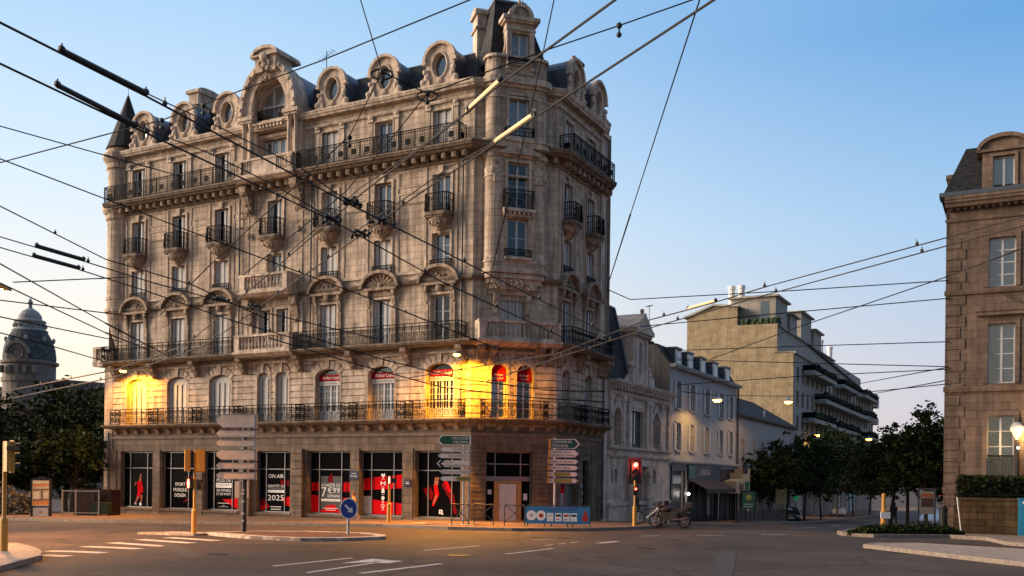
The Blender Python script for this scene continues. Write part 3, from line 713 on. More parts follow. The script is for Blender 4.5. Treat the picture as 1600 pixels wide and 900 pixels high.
# the dormer
M = FL; mb = MB(); c = 14.0; ZS = 23.2
for s in (-1, 1):
    for q in (1.45, 1.95):
        u = c+s*q; mb.lathe([(.17, 20.62), (.17, 20.75), (.13, 20.8), (.15, 21.4), (.125, 22.6), (.15, 22.66), (.2, 22.85)], 9, (u, -.55)); mb.box(u-.22, u+.22, -.78, -.3, 22.85, 22.98)
    mb.box(c+s*1.7-.5, c+s*1.7+.5, -.8, 0, Z3, 20.62); mb.box(c+s*1.7-.48, c+s*1.7+.48, -.3, .2, 20.62, 22.98)
    mb.box(c+s*1.7-.56, c+s*1.7+.56, -.86, .5, 22.98, 23.2); mb.box(c+s*1.72-.5, c+s*1.72+.5, -.7, 2.4, 23.2, 23.5)
A = arc(c, ZS+.05, 1.32, 2.05, PI, 0, 20); B = arc(c, ZS+.05, 1.95, 2.75, PI, 0, 20)
for k in range(20): mb.extr([A[k], B[k], B[k+1], A[k+1]], -.72, .1)
A2 = arc(c, ZS+.05, 1.86, 2.66, PI, 0, 20); B2 = arc(c, ZS+.05, 2.12, 2.95, PI, 0, 20)
for k in range(20): mb.extr([A2[k], B2[k], B2[k+1], A2[k+1]], -.92, .3)
for k in range(13):
    a = PI*(k+.5)/13; mb.box(c+1.98*math.cos(a)-.07, c+1.98*math.cos(a)+.07, -.99, -.92, ZS+2.78*math.sin(a)-.02, ZS+2.78*math.sin(a)+.16)
# deep vault behind the arch
for k in range(20): p, q = A[k], A[k+1]; mb.face([(p[0], .1, p[1]), (q[0], .1, q[1]), (q[0], .95, q[1]), (p[0], .95, p[1])])
mb.face([(x, .95, z) for x, z in [(c-1.34, 22.4)]+A+[(c+1.34, 22.4)]])
mb.box(c-1.4, c+1.4, -.55, .5, 22.35, 22.62); mb.box(c-1.1, c+1.1, -.75, .3, 22.62, 22.72)
for k in range(8): u = c-.9+.26*k; mb.box(u-.06, u+.06, -.7, -.5, 22.42, 22.6)
# crest
mb.extr([(c-.72, 25.5), (c+.72, 25.5), (c+.78, 26.5), (c-.78, 26.5)], -1.02, .4)
ornament(mb, c, 25.85, .55, -1.1, 10, 77); mb.ball((c, -1.15, 26.25), .28, .2, .3); ornament(mb, c, 25.2, .4, -.9, 8, 12)
C1 = arc(c, 26.42, .98, .52, PI, 0, 12); C0 = arc(c, 26.42, .8, .34, PI, 0, 12)
for k in range(12): mb.extr([C0[k], C1[k], C1[k+1], C0[k+1]], -1.2, .9)
mb.extr(arc(c, 26.42, .82, .36, 0, PI, 10), -1.05, .9); mb.box(c-1.0, c+1.0, -1.2, .9, 26.34, 26.44)
dm = mb.build('arched_dormer', M_stone, bld, FL)
fr = MB(); v_ = .25; A = arc(c, 23.95, 1.18, 1.15, PI, 0, 14); B = arc(c, 23.95, 1.3, 1.27, PI, 0, 14)
for k in range(14): fr.extr([A[k], B[k], B[k+1], A[k+1]], v_, v_+.1)
for u in (-1.24, -.42, .42, 1.24): fr.box(c+u-.06, c+u+.06, v_-.02, v_+.1, 22.74, 24.0 if abs(u) > 1 else 24.95)
fr.box(c-1.18, c+1.18, v_+.005, v_+.09, 23.92, 24.04); fr.box(c-1.18, c+1.18, v_+.005, v_+.09, 22.74, 22.9); fr.box(c-.03, c+.03, v_-.01, v_+.09, 22.9, 23.92)
W_ = fr.build('window', M_frame, dm, FL); pn = MB(); pn.extr([(c-1.24, 22.74), (c+1.24, 22.74)]+arc(c, 23.95, 1.24, 1.2, 0, PI, 14), v_+.05, v_+.06); pn.build('pane', M_glass2, W_, FL)
r = MB(); railing(r, [(c-1.1, .3), (c-1.1, -.35), (c+1.1, -.35), (c+1.1, .3)], 22.72, .85, 'grid'); r.build('railing', M_iron, dm, FL)
rf = MB(); A3 = arc(c, ZS+.3, 1.98, 2.55, PI, 0, 18)
for k in range(18): p, q = A3[k], A3[k+1]; rf.face([(p[0], .3, p[1]), (q[0], .3, q[1]), (q[0], 5.5, q[1]), (p[0], 5.5, p[1])])
rf.build('dormer_roof', M_zinc, dm, FL, smooth=True)

# ---- chamfered corner: stone balustrade, bowed oriel on a corbel, corner pavilion
stone_balcony(FC, .12, WC-.12, -1.0, Z2+.02, 15)
mb = MB(); sp = []
def oriel(off=0.):
    """plan of the oriel: flat middle with two round shafts, v = -.75"""
    P = [(.55-off, .1), (.55-off, -.25)]
    P += [(1.05-(.5+off)*math.cos(a), -.25-(.5+off)*math.sin(a)) for a in [PI/10*k for k in range(1, 6)]]
    P += [(3.29+(.5+off)*math.sin(a), -.25-(.5+off)*math.cos(a)) for a in [PI/10*k for k in range(0, 6)]]
    return P+[(3.79+off, .1)]
cx = 2.17
ops_or = [(cx-.58, cx+.58, 13.8, 15.75, 0), (cx-.58, cx+.58, 16.3, 18.65, 0), (cx-.56, cx+.56, 19.9, 22.1, 0)]
V0 = -.75
wall(mb, 1.25, 3.09, 12.9, 24.0, ops_or, V0, .3)
Pl = [p for p in oriel() if p[0] <= 1.25]; Pr = [p for p in oriel() if p[0] >= 3.09]
Pl = Pl+[(1.25, V0)]; Pr = [(3.09, V0)]+Pr
for P in (Pl, Pr):
    for i in range(len(P)-1): mb.face([(P[i][0], P[i][1], 12.9), (P[i+1][0], P[i+1][1], 12.9), (P[i+1][0], P[i+1][1], 24.0), (P[i][0], P[i][1], 24.0)])
mb.extr(oriel(), 23.98, 24.02, 'z')
orl = mb.build('oriel', M_ashlar, bld, FC)
mb = MB()
for z, th, off in ((12.95, .22, .12), (13.5, .10, .06), (17.9, .1, .05), (18.9, .2, .10), (19.35, .28, .32), (19.63, .1, .4), (21.95, .1, .05), (22.5, .16, .12), (22.66, .3, .28), (24.0, .14, .12)):
    P = oriel(off); P = [(p[0], p[1]-(off if 1.2 < p[0] < 3.1 else 0)) for p in P]; mb.extr(P, z, z+th, 'z')
for j in range(5):  # corbel stages
    q = 1-j*.22; P = oriel(); P = [(cx+(p[0]-cx)*(.72+.28*q), .1+(p[1]-.1)*q) for p in P]; mb.extr(P, 12.95-.26*(j+1), 12.95-.26*j, 'z')
for u in (1.3, 3.05): ornament(mb, u, 12.3, .34, -.62, 8, 4); console(mb, u-.1, 11.9, .26, 1.0, .4)
ornament(mb, cx, 12.45, .4, -.7, 9, 14)
for o in ops_or: surround(mb, o, V0, .12, key=False)
for u, s in ((1.05, -1), (3.29, 1)):
    mb.box(u-.2, u+.2, V0-.1, V0, 17.6, 17.95); ornament(mb, u+s*.1, 18.6, .25, V0-.05, 7, 31)
    mb.lathe([(.52, 13.6), (.55, 13.7), (.52, 13.8)], 12, (u, -.25)); mb.lathe([(.52, 18.0), (.57, 18.1), (.57, 18.3), (.52, 18.4)], 12, (u, -.25))
for k in range(7): mb.box(cx-.75+.25*k-.07, cx-.75+.25*k+.07, V0-.3, V0, 15.92, 16.06)
mb.box(cx-.85, cx+.85, V0-.36, V0, 16.06, 16.22); mb.box(cx-.8, cx+.8, V0-.22, V0, 15.82, 15.92); mb.box(cx-.72, cx+.72, V0-.2, V0, 13.62, 13.76)
mb.extr([(cx-1.2, 19.0), (cx+1.2, 19.0), (cx, 19.7)], V0-.32, V0-.02); ornament(mb, cx, 19.25, .3, V0-.35, 8, 22); mb.box(cx-.75, cx+.75, V0-.36, V0, 19.72, 19.88)
mb.build('mouldings', M_stone, orl, FC)
for o, n in zip(ops_or, (2, 2, 2)): casement(FC, cx, o[2]+.02, 1.14, o[3]-o[2]-.04, V0+.22, orl, 'plain', 0, None, n)
r = MB(); railing(r, [(cx-.78, V0), (cx-.78, V0-.3), (cx+.78, V0-.3), (cx+.78, V0)], 16.22, .95, 'scroll'); r.build('railing', M_iron, orl, FC)
r = MB(); railing(r, [(cx-.7, V0), (cx-.7, V0-.16), (cx+.7, V0-.16), (cx+.7, V0)], 13.76, .4, 'bars'); r.build('railing', M_iron, orl, FC)
r = MB(); railing(r, [(cx-.75, V0), (cx-.75, V0-.3), (cx+.75, V0-.3), (cx+.75, V0)], 19.88, .5, 'bars'); r.build('railing', M_iron, orl, FC)
# pavilion roof and its dormer
mb = MB(); b0 = [(.62, -.6), (3.72, -.6), (4.2, 3.0), (.1, 3.0)]; b1 = [(1.05, .1), (2.7, .1), (2.7, 1.8), (1.05, 1.8)]
n = 8
for i in range(4):
    j = (i+1) % 4
    for k in range(n):
        def L_(t, i): e = 1-(1-t)**1.15; return (b0[i][0]+(b1[i][0]-b0[i][0])*e, b0[i][1]+(b1[i][1]-b0[i][1])*e, 23.9+3.4*t)
        t0, t1 = k/n, (k+1)/n; mb.face([L_(t0, i), L_(t0, j), L_(t1, j), L_(t1, i)])
mb.face([(p[0], p[1], 27.3) for p in b1]); pav = mb.build('pavilion_roof', M_slate, bld, FC)
mb = MB()
for u in (1.38, 2.72): mb.lathe([(.05, 27.25), (.07, 27.4), (.025, 27.5), (.02, 28.1), (.004, 28.6)], 6, (u-.15, .15))
mb.box(1.0, 2.75, .05, 1.85, 27.25, 27.36); mb.build('roof_finials', M_zinc, pav, FC)
mb = MB(); ops = [(cx-.5, cx+.5, 23.75, 25.3, 0)]; wall(mb, cx-.76, cx+.76, 23.2, 26.0, ops, -.82, .25)
for s in (-1, 1): mb.face([(cx+s*.76, -.82, 23.2), (cx+s*.76, .6, 23.2), (cx+s*.76, .6, 26.0), (cx+s*.76, -.82, 26.0)])
for s in (-1, 1): mb.box(cx+s*.62-.13, cx+s*.62+.13, -.92, -.82, 23.4, 25.4); mb.extr([(cx+s*.76, 23.3), (cx+s*1.15, 23.3), (cx+s*1.0, 23.9), (cx+s*.84, 24.4), (cx+s*.76, 24.9)][::s], -.75, -.5)
mb.box(cx-.8, cx+.8, -.95, .0, 25.4, 25.5); mb.box(cx-1.0, cx+1.0, -1.08, .1, 25.9, 26.1); mb.box(cx-.9, cx+.9, -1.0, .1, 25.8, 25.9)
A = arc(cx, 26.1, .5, .52, PI, 0, 12); B = arc(cx, 26.1, .68, .70, PI, 0, 12)
for k in range(12): mb.extr([A[k], B[k], B[k+1], A[k+1]], -1.0, .2)
mb.extr(arc(cx, 26.1, .51, .53, 0, PI, 10), -.85, .1); ornament(mb, cx, 26.32, .3, -.88, 8, 3); mb.ball((cx, -.6, 27.0), .09, .09, .16); mb.lathe([(.1, 26.78), (.06, 26.88), (.05, 26.93)], 6, (cx, -.6))
mb.box(cx-.7, cx+.7, -1.0, -.82, 23.6, 23.74)
dm2 = mb.build('pedimented_dormer', M_stone, pav, FC)
casement(FC, cx, 23.77, .98, 1.5, -.62, pav, 'plain', 0, None, 2)
r = MB(); railing(r, [(cx-.66, -.82), (cx-.66, -1.0), (cx+.66, -1.0), (cx+.66, -.82)], 23.6, .35, 'bars'); r.build('railing', M_iron, pav, FC)

# ---- left end: round corner turret on a long corbel, with its cone
tc = (.62, .45); mb = MB()
mb.lathe([(.10, 10.2), (.25, 10.4), (.42, 10.9), (.62, 11.5), (.8, 12.2), (.92, 12.7), (1.02, 12.75), (1.02, 12.95), (.9, 13.0), (.9, 13.5), (.96, 13.55), (.96, 13.7), (.9, 13.75), (.9, 18.6), (1.0, 18.7), (1.02, 19.0), (1.2, 19.25), (1.22, 19.6), (.9, 19.65), (.9, 21.9), (1.0, 22.0), (1.0, 22.3), (1.22, 22.6), (1.25, 22.9), (.98, 22.95), (.98, 23.35)], 20, tc)
mb.box(-.25, .5, -.05, .5, -1.0, 10.3); tur = mb.build('corner_turret', M_ashlar, bld, FL, smooth=False)
mb = MB(); mb.lathe([(1.32, 23.3), (1.16, 23.75), (.82, 24.7), (.44, 25.8), (.07, 26.9), (.015, 27.0), (.012, 27.5)], 14, (.86, .6)); mb.build('cone_roof', M_slate, tur, FL)
mb = MB(); mb.box(-.15, .6, .35, 1.0, 23.2, 24.4); mb.box(-.22, .67, .28, 1.07, 24.4, 24.55); mb.box(-.1, .55, .4, .95, 24.55, 24.95); mb.build('chimney', M_stone_d, tur, FL)
mb = MB(); run(mb, -.35, .6, [(.7, 9.46), (.7, 9.2), (-.9, 9.2), (-.95, 9.46)]); balustrade(mb, -.3, .42, -.9, 9.46, .98, 3, ends=False); mb.box(-.33, -.05, -.92, -.64, 9.46, 10.44)
for k in range(3): baluster(mb, -.2, -.45+.28*k, 9.58, .73)
mb.box(-.32, -.06, -.64, .4, 10.3, 10.44); mb.build('balustrade', M_stone, tur, FL)

# ---- roof
def inset(d):
    pts = [OL, P0, P1, P2]; ds = [dL, dC, dR]; ns = [Vector((-q.y, q.x, 0)) for q in ds]
    off = [(pts[i]+ns[i]*d, ds[i]) for i in range(3)]
    def X(a, b):
        (p, u), (q, w) = a, b; den = u.x*w.y-u.y*w.x; t = ((q.x-p.x)*w.y-(q.y-p.y)*w.x)/den; return p+u*t
    Rg = [off[0][0]+dL*d*.5, X(off[0], off[1]), X(off[1], off[2]), P2+ns[2]*d-dR*.15]
    bk = dR*(BK-d-.1)
    return Rg+[OL+dL*d*.5+dR*(BK-.2)]
mb = MB(); r0, r1, r2 = inset(.05), inset(1.45), inset(5.2)
for a, b, z0, z1 in ((r0, r1, ZC-.02, 25.0), (r1, r2, 25.0, 25.7)):
    for i in range(4): mb.face([(a[i].x, a[i].y, z0), (a[i+1].x, a[i+1].y, z0), (b[i+1].x, b[i+1].y, z1), (b[i].x, b[i].y, z1)])
    mb.face([(a[4].x, a[4].y, z0), (a[0].x, a[0].y, z0), (b[0].x, b[0].y, z1), (b[4].x, b[4].y, z1)])
mb.face([(p.x, p.y, 25.7) for p in r2])
vv = MB(); vv.add(mb, FL.inverted()); vv.build('mansard_roof', M_slate, bld, FL)
mb = MB()
for i in range(3):
    a, b = r1[i], r1[i+1]; mb.tube([(a.x, a.y, 25.02), (b.x, b.y, 25.02)], .07, 6)
mb.build('roof_ridge', M_zinc, bld)
# chimneys
def chimney(F, u0, u1, v0, v1, z0, z1, mtl, cap='round'):
    mb = MB(); mb.box(u0, u1, v0, v1, z0, z1); mb.box(u0-.1, u1+.1, v0-.1, v1+.1, z1-.75, z1-.66); mb.box(u0-.14, u1+.14, v0-.14, v1+.14, z1, z1+.16)
    if cap == 'round': mb.extr([(v0-.1, z1+.16)]+[((v0+v1)/2-((v1-v0)/2+.1)*math.cos(a), z1+.16+.3*math.sin(a)) for a in [PI*k/8 for k in range(1, 8)]]+[(v1+.1, z1+.16)], u0-.1, u1+.1, 'x')
    return mb.build('chimney', mtl, bld, F)
chimney(FL, 6.35, 7.15, .55, 2.6, 23.5, 26.05, M_stone)
chimney(FC, .42, .95, 1.3, 2.2, 23.5, 27.0, M_stone)
ch = chimney(FR, 3.05, 3.6, .35, .95, 23.2, 25.7, M_brick, None)
mb = MB()
for k in range(2): mb.lathe([(.11, 25.8), (.13, 26.05), (.09, 26.2)], 8, (3.2+.27*k, .65))
mb.build('chimney_pot', M_terra, ch, FR)
# rain pipes
for F, u, z0, z1 in ((FL, 1.02, 9.6, 19.2), (FL, 1.55, 19.7, 22.5), (FL, 11.35, 9.6, 19.1), (FL, 26.75, 5.6, 19.1), (FL, .25, -.4, 5.0), (FR, 6.3, .0, 22.4), (FL, 16.75, 9.6, 19.1)):
    mb = MB(); mb.tube([(u, -.12, z0), (u, -.12, z1)], .055, 8)
    for k in range(int((z1-z0)/2)): mb.lathe([(.075, z0+.5+2*k), (.075, z0+.58+2*k)], 8, (u, -.12))
    mb.build('rain_pipe', M_pipe, bld, F)
for u, z in ((4.6, 9.4), (18.9, 9.4), (20.2, 9.4), (23.6, 9.4), (4.75, 19.6), (8.6, 19.6), (23.0, 19.6), (19.3, 19.6)):
    mb = MB(); mb.tube([(u-.1, -.86, z+.5), (u+.42, -.92, z+1.32)], .012, 4)
    for k in range(5): q = .35+.13*k; mb.tube([(u-.1+.52*q-.16, -.9, z+.5+.82*q+.11), (u-.1+.52*q+.16, -.9, z+.5+.82*q-.11)], .009, 3)
    mb.build('aerial', M_iron, bld, FL)
mb = MB(); mb.tube([(16.65, 1.2, 24.8), (16.65, 1.2, 27.0)], .025, 5); mb.tube([(16.2, 1.2, 26.5), (17.2, 1.2, 26.95)], .015, 4)
for k in range(6): q = k/5; mb.tube([(16.25+.9*q, .95, 26.5+.42*q), (16.25+.9*q, 1.45, 26.5+.42*q)], .012, 4)
mb.tube([(16.35, 1.2, 26.0), (16.95, 1.2, 26.0)], .012, 4); mb.tube([(16.4, 1.2, 25.8), (16.9, 1.2, 25.8)], .012, 4)
mb.build('aerial', M_iron, bld, FL)
# ================================================================== SHOP WINDOWS, ENTRANCE, BANNERS OF THE CORNER BUILDING
PM = [M_glass_d, M_red, M_redd, M_white, mat('poster skin tone', (.40, .14, .08), .85, var=.3, spec=.05), mat('poster grey', (.30, .29, .29), .6, var=.2), M_black]
def shopfront(F, a, b, z0, z1, cuts, hbar, v=.26):
    fr = MB(); t = .045
    fr.box(a, b, v, v+.08, z0, z0+.07); fr.box(a, b, v, v+.08, z1-.07, z1); fr.box(a, b, v+.005, v+.07, hbar-t/2, hbar+t/2)
    for u in (a+.02, *cuts, b-.02): fr.box(u-t/2, u+t/2, v-.01, v+.08, z0+.07, z1-.07)
    w = fr.build('shop_window', M_alu, bld, F)
    g_ = MB(); g_.box(a, b, v+.05, v+.06, z0, z1); g_.build('pane', M_glass_d, w, F)
    return w
def blob(mb, pts, y, m):  # a poster figure outline, flat on the glass
    mb.face([(p[0], y, p[1]) for p in pts], m)
def figure(mb, joints, y, m):
    """limbs of a printed figure: tapering strips"""
    for (x1, z1, w1), (x2, z2, w2) in joints:
        d = Vector((x2-x1, z2-z1)); n = Vector((-d.y, d.x)).normalized()
        mb.face([(x1+n.x*w1, y, z1+n.y*w1), (x1-n.x*w1, y, z1-n.y*w1), (x2-n.x*w2, y, z2-n.y*w2), (x2+n.x*w2, y, z2+n.y*w2)], m); y -= .0006
V_ = .30
for i, (a, b) in enumerate(SHOP):
    w = b-a; cuts = [(a+.22*w, a+.75*w), (a+.2*w, a+.74*w), (a+.22*w, a+.75*w), (a+.22*w, a+.76*w), (a+.22*w, a+.74*w), (a+.22*w, a+.75*w), (a+.24*w, a+.76*w)][i]
    W_ = shopfront(FL, a, b, .2, 3.75, cuts, 2.72)
    p = MB(); y = V_; c = (cuts[0]+cuts[1])/2; pw = cuts[1]-cuts[0]-.1
    def T(s, size, z, ww=None, m=3): p.text(s, size, c, y-.004, z, m, ww)
    if i == 0:   # running player in red kit with a ball
        figure(p, [((c+.12, 2.35, .06), (c+.02, 1.75, .09)), ((c+.0, 1.85, .12), (c+.14, 1.62, .10))], y, 4)
        p.face([(c+.06+.1*math.cos(q), y-.001, 2.02+.13*math.sin(q)) for q in [2*PI*k/10 for k in range(10)]], 4)
        figure(p, [((c-.02, 1.88, .2), (c+.08, 1.25, .24)), ((c-.12, 1.35, .14), (c+.32, 1.38, .2)), ((c+.05, 1.3, .2), (c-.12, .85, .12))], y-.001, 1)
        figure(p, [((c-.1, .9, .09), (c-.34, .5, .06)), ((c+.2, 1.0, .08), (c+.16, .55, .06)), ((c-.3, 1.85, .05), (c-.42, 1.6, .05))], y-.004, 4)
        p.box(c-.45, c-.25, y-.008, y-.006, .38, .5, 5); p.face([(c+.1+.11*math.cos(q), y-.007, .42+.11*math.sin(q)) for q in [2*PI*k/12 for k in range(12)]], 3)
    if i == 1:
        T('SPORT', .30, 1.72, pw*.62); T('MUSIQUE', .30, 1.38, pw*.82); T('DESIGN', .30, 1.04, pw*.66)
        p.face([(c+.2, y, .6), (cuts[1], y, .75), (cuts[1], y, .9), (c+.5, y, .8)], 2); p.box(cuts[1]-.3, cuts[1]+.4, y-.001, y, 1.9, 2.2, 2)
    if i == 2:
        p.face([(c-.1, y, .85), (b-.3, y, .95), (b-.1, y, .7), (b-.1, y, .3), (b-.3, y, .28)], 1); p.box(cuts[1]+.12, b-.2, y-.001, y, 1.2, 1.55, 2); p.box(cuts[1]+.12, b-.25, y-.001, y, 2.3, 2.45, 2)
        T('PLUS DE', .28, 2.02, pw*.84); p.box(c-pw*.46, c+pw*.46, y-.003, y-.002, 1.57, 1.86, 3); T('2000M²', .27, 1.715, pw*.84, 6)
        T('DE FITNESS', .22, 1.40, pw*.84); T('ET DE SPORT', .2, 1.18, pw*.84); p.box(c-.45, c+.45, y-.003, y-.002, .62, .65, 3); T('www.', .1, .5); p.box(c-.4, c+.4, y-.003, y-.002, .40, .43, 5)
    if i == 3:
        p.box(a+.06, cuts[0]-.05, y-.001, y, .3, .95, 2); p.face([(cuts[1]+.05, y, .62), (b-.1, y, .55), (b-.1, y, 1.15), (cuts[1]-.3, y, 1.05)], 1)
        for k in range(5): p.box(cuts[1]-.35+.24*k, cuts[1]-.2+.24*k, y-.001, y, 1.75, 2.1-.05*(k % 2), 1 if k % 2 else 2)
        p.face([(a+.08, y-.002, .3), (cuts[0]+.2, y-.002, .45), (cuts[0]+.1, y-.002, .7), (a+.08, y-.002, .5)], 1)
        T('ON AIR', .32, 2.3, pw*.9); T('BIENTÔT ICI', .22, 1.72, pw*.95); T('VOTRE NOUVELLE', .12, 1.58, pw*.95, 5); p.box(c-pw*.48, c+pw*.48, y-.003, y-.002, 1.35, 1.50, 3); T('SALLE DE SPORT', .1, 1.425, pw*.8, 6)
        T('2025', .46, 1.03, pw*.95); p.box(c-.42, c+.42, y-.003, y-.002, .50, .54, 3); p.box(c-.38, c+.38, y-.003, y-.002, .36, .40, 3)
    if i == 4:   # gym photograph: red floor and red banded ceiling behind the price
        p.face([(a+.06, y, .3), (b-.06, y, .3), (b-.06, y, 1.12), (a+.06, y, 1.28)], 1); p.face([(a+.06, y, 1.5), (b-.06, y, 1.45), (b-.06, y, 2.05), (a+.06, y, 2.0)], 2)
        for k in range(9): u = a+.1+.32*k; p.box(u, u+.2, y-.0015, y-.0005, 1.52, 1.98, 1)
        p.box(c-.75, c+.75, y-.0025, y-.0016, .42, 2.35, 6); p.face([(c-.2, y-.003, 2.3), (c+.1, y-.003, 2.55), (c+.15, y-.003, 2.0), (c-.25, y-.003, 2.0)], 2)
        p.face([(c-.3, y-.003, .7), (c+.3, y-.003, .75), (c+.6, y-.003, .35), (c-.6, y-.003, .35)], 1)
        def T4(s, size, x, z, ww, m=3): p.text(s, size, x, y-.006, z, m, ww)
        T4('À PARTIR DE', .26, c, 1.83, 1.35); T4('7', .78, c-.5, 1.42, .36); T4('€99', .46, c+.22, 1.53, .86); T4('/SEMAINE', .22, c+.2, 1.22, .9)
        p.box(c-.68, c+.68, y-.006, y-.005, .93, 1.06, 3); T4('SANS ENGAGEMENT', .1, c, .99, 1.2, 1); p.box(c-.5, c+.5, y-.006, y-.005, .52, .55, 3); p.box(c-.35, c+.35, y-.006, y-.005, .42, .45, 3)
    if i == 5:
        p.face([(cuts[0], y, .3), (b-.06, y, .3), (b-.06, y, .9), (cuts[0], y, 1.1)], 1); p.face([(a+.06, y, 1.6), (b-.06, y, 1.75), (b-.06, y, 2.5), (a+.06, y, 2.25)], 1)
        for u in (a+.2, a+.5, cuts[0]+.12): p.box(u, u+.07, y-.0015, y-.0008, 1.62, 2.3, 2)
        p.box(a+.06, cuts[0]-.05, y-.003, y, .3, 1.28, 5)                       # grey panel low in the window
        for k, s in enumerate(('♥', '↔', '▣', '●', '○')):                      # column of white pictograms
            zz = 2.42-.42*k; yy = y-.004
            if k == 0: p.face([(c, yy, zz-.15), (c+.15, yy, zz+.04), (c+.09, yy, zz+.12), (c, yy, zz+.06), (c-.09, yy, zz+.12), (c-.15, yy, zz+.04)], 3)
            elif k == 1:
                p.box(c-.17, c+.17, yy-.001, yy, zz-.025, zz+.025, 3)
                for s_ in (-1, 1): p.box(c+s_*.13-.04, c+s_*.13+.04, yy-.001, yy, zz-.1, zz+.1, 3)
            elif k == 2: p.box(c-.1, c+.1, yy-.001, yy, zz-.12, zz+.06, 3); p.face([(c+.08*math.cos(q), yy, zz+.06+.1*math.sin(q)) for q in [PI*j/8 for j in range(9)]], 3)
            else:
                p.face([(c+.11*math.cos(q), yy, zz+.03+.11*math.sin(q)) for q in [2*PI*j/14 for j in range(14)]], 3); p.box(c-.03, c+.03, yy-.001, yy, zz-.16, zz-.06, 3)
                if k == 4: p.face([(c+.07*math.cos(q), yy-.002, zz+.03+.07*math.sin(q)) for q in [2*PI*j/14 for j in range(14)]], 1)
            p.box(c-.1, c+.1, yy-.001, yy, zz-.21, zz-.19, 3)
    if i == 6:   # athlete pulling, red light behind
        blob(p, [(cuts[0]-.35, 1.7), (cuts[0]+.1, 1.9), (cuts[0]+.3, 1.5), (cuts[0]+.25, 1.1), (cuts[0]-.1, 1.3)], y, 2)
        figure(p, [((c-.22, 2.2, .13), (c-.28, 1.9, .12))], y-.002, 4)
        figure(p, [((c-.3, 1.95, .12), (c-.2, 1.4, .13)), ((c-.2, 1.45, .12), (c-.45, .85, .06))], y-.003, 1)
        figure(p, [((c-.34, 2.28, .06), (c-.08, 2.3, .08)), ((c-.22, 1.4, .07), (c-.42, .95, .04))], y-.005, 4)
        figure(p, [((c+.25, 2.1, .22), (c+.7, 1.35, .18)), ((c+.7, 1.4, .16), (c+.95, .45, .10))], y-.002, 2); figure(p, [((c+.3, 2.2, .12), (c+.62, 1.6, .07))], y-.0045, 1)
        p.box(c-.06, c+.16, y-.004, y-.003, .42, .64, 3); p.box(c+.0, c+.09, y-.006, y-.005, .49, .58, 6); p.box(c+.12, c+.2, y-.004, y-.003, .38, .44, 3)
    p.build('poster', PM, W_, FL)

# ---- chamfer entrance
fr = MB(); v = .34
for u in (.88, 1.42, 2.82, 3.37): fr.box(u-.03, u+.03, v-.01, v+.08, 2.42, 3.75)
for z in (2.42, 3.1, 3.72): fr.box(.85, 3.4, v, v+.08, z-.03, z+.03)
fr.box(.85, 3.4, v-.03, v+.1, 2.2, 2.42)
for u in (.88, 3.37): fr.box(u-.03, u+.03, v, v+.08, -.05, 2.2)
W_ = fr.build('entrance_frame', M_alu, bld, FC)
mb = MB(); mb.box(.85, 3.4, v+.05, v+.06, -.05, 3.75); mb.build('pane', M_glass_d, W_, FC)
mb = MB(); mb.box(1.35, 1.62, v-.12, v-.04, -.05, 2.2); mb.box(2.58, 2.85, v-.12, v-.04, -.05, 2.2); mb.box(1.62, 2.58, v-.12, v-.04, 2.08, 2.2); dr = mb.build('plywood_surround', M_wood, bld, FC)
mb = MB(); mb.box(1.64, 2.56, v-.1, v-.06, -.03, 2.06); mb.box(1.66, 1.72, v-.13, v-.1, .9, 1.0, 1); mb.build('door', [mat('plain white door', (.62, .56, .53), .6, var=.08), M_steel], dr, FC)
mb = MB(); mb.box(3.0, 3.22, v+.03, v+.045, 1.2, 1.55); mb.box(1.05, 1.25, v+.03, v+.045, 1.5, 1.75); mb.build('notice', M_white, W_, FC)
# ---- right-hand front: red poster, louvred door, narrow window
fr = MB(); v = .26
for u in (.78, 1.85, 2.82): fr.box(u-.03, u+.03, v, v+.08, -.1, 3.7)
fr.box(.75, 2.85, v, v+.08, 2.7, 2.76); W_ = fr.build('shop_window', M_alu, bld, FR)
mb = MB(); mb.box(.75, 1.85, v+.05, v+.06, -.1, 3.7); mb.build('pane', M_glass_d, W_, FR)
mb = MB(); mb.box(.8, 1.83, v+.03, v+.04, .0, 1.9, 1); mb.face([(.8, v+.02, 1.9), (1.83, v+.02, 1.9), (1.83, v+.02, 2.35), (.8, v+.02, 2.1)], 2); mb.box(1.3, 1.68, v+.015, v+.02, .75, 1.55, 3); mb.box(1.33, 1.65, v+.01, v+.015, .78, 1.52, 5)
mb.box(.9, 1.18, v+.015, v+.02, 1.3, 1.36, 3); mb.box(.95, 1.12, v+.015, v+.02, 1.16, 1.24, 3); mb.face([(1.03, v+.015, .8), (1.12, v+.015, .92), (1.03, v+.015, 1.04), (.94, v+.015, .92)], 3)
mb.build('poster', PM, W_, FR)
mb = MB()
for k in range(14): mb.box(1.9, 2.78, v, v+.06, 2.0+.12*k, 2.07+.12*k)
mb.box(1.9, 2.78, v+.02, v+.06, -.1, 1.95); mb.box(2.32, 2.36, v, v+.02, -.1, 1.95); mb.build('louvred_door', mat('grey green metal door', (.12, .125, .11), .6, var=.15), bld, FR)
fr = MB(); fr.box(3.65, 3.7, .2, .28, .3, 3.4); fr.box(4.5, 4.55, .2, .28, .3, 3.4); fr.box(3.7, 4.5, .2, .28, 2.4, 2.46); W_ = fr.build('shop_window', M_alu, bld, FR)
mb = MB(); mb.box(3.65, 4.55, .24, .25, .3, 3.4); mb.build('pane', M_glass_d, W_, FR)
mb = MB()
for k in range(4): mb.extr([(4.1+.14*math.cos(q)*(1 if k % 2 else .8), 2.0-.45*k+.16*math.sin(q)) for q in [2*PI*j/8 for j in range(8)]], .225, .23)
mb.build('poster', M_white, W_, FR)
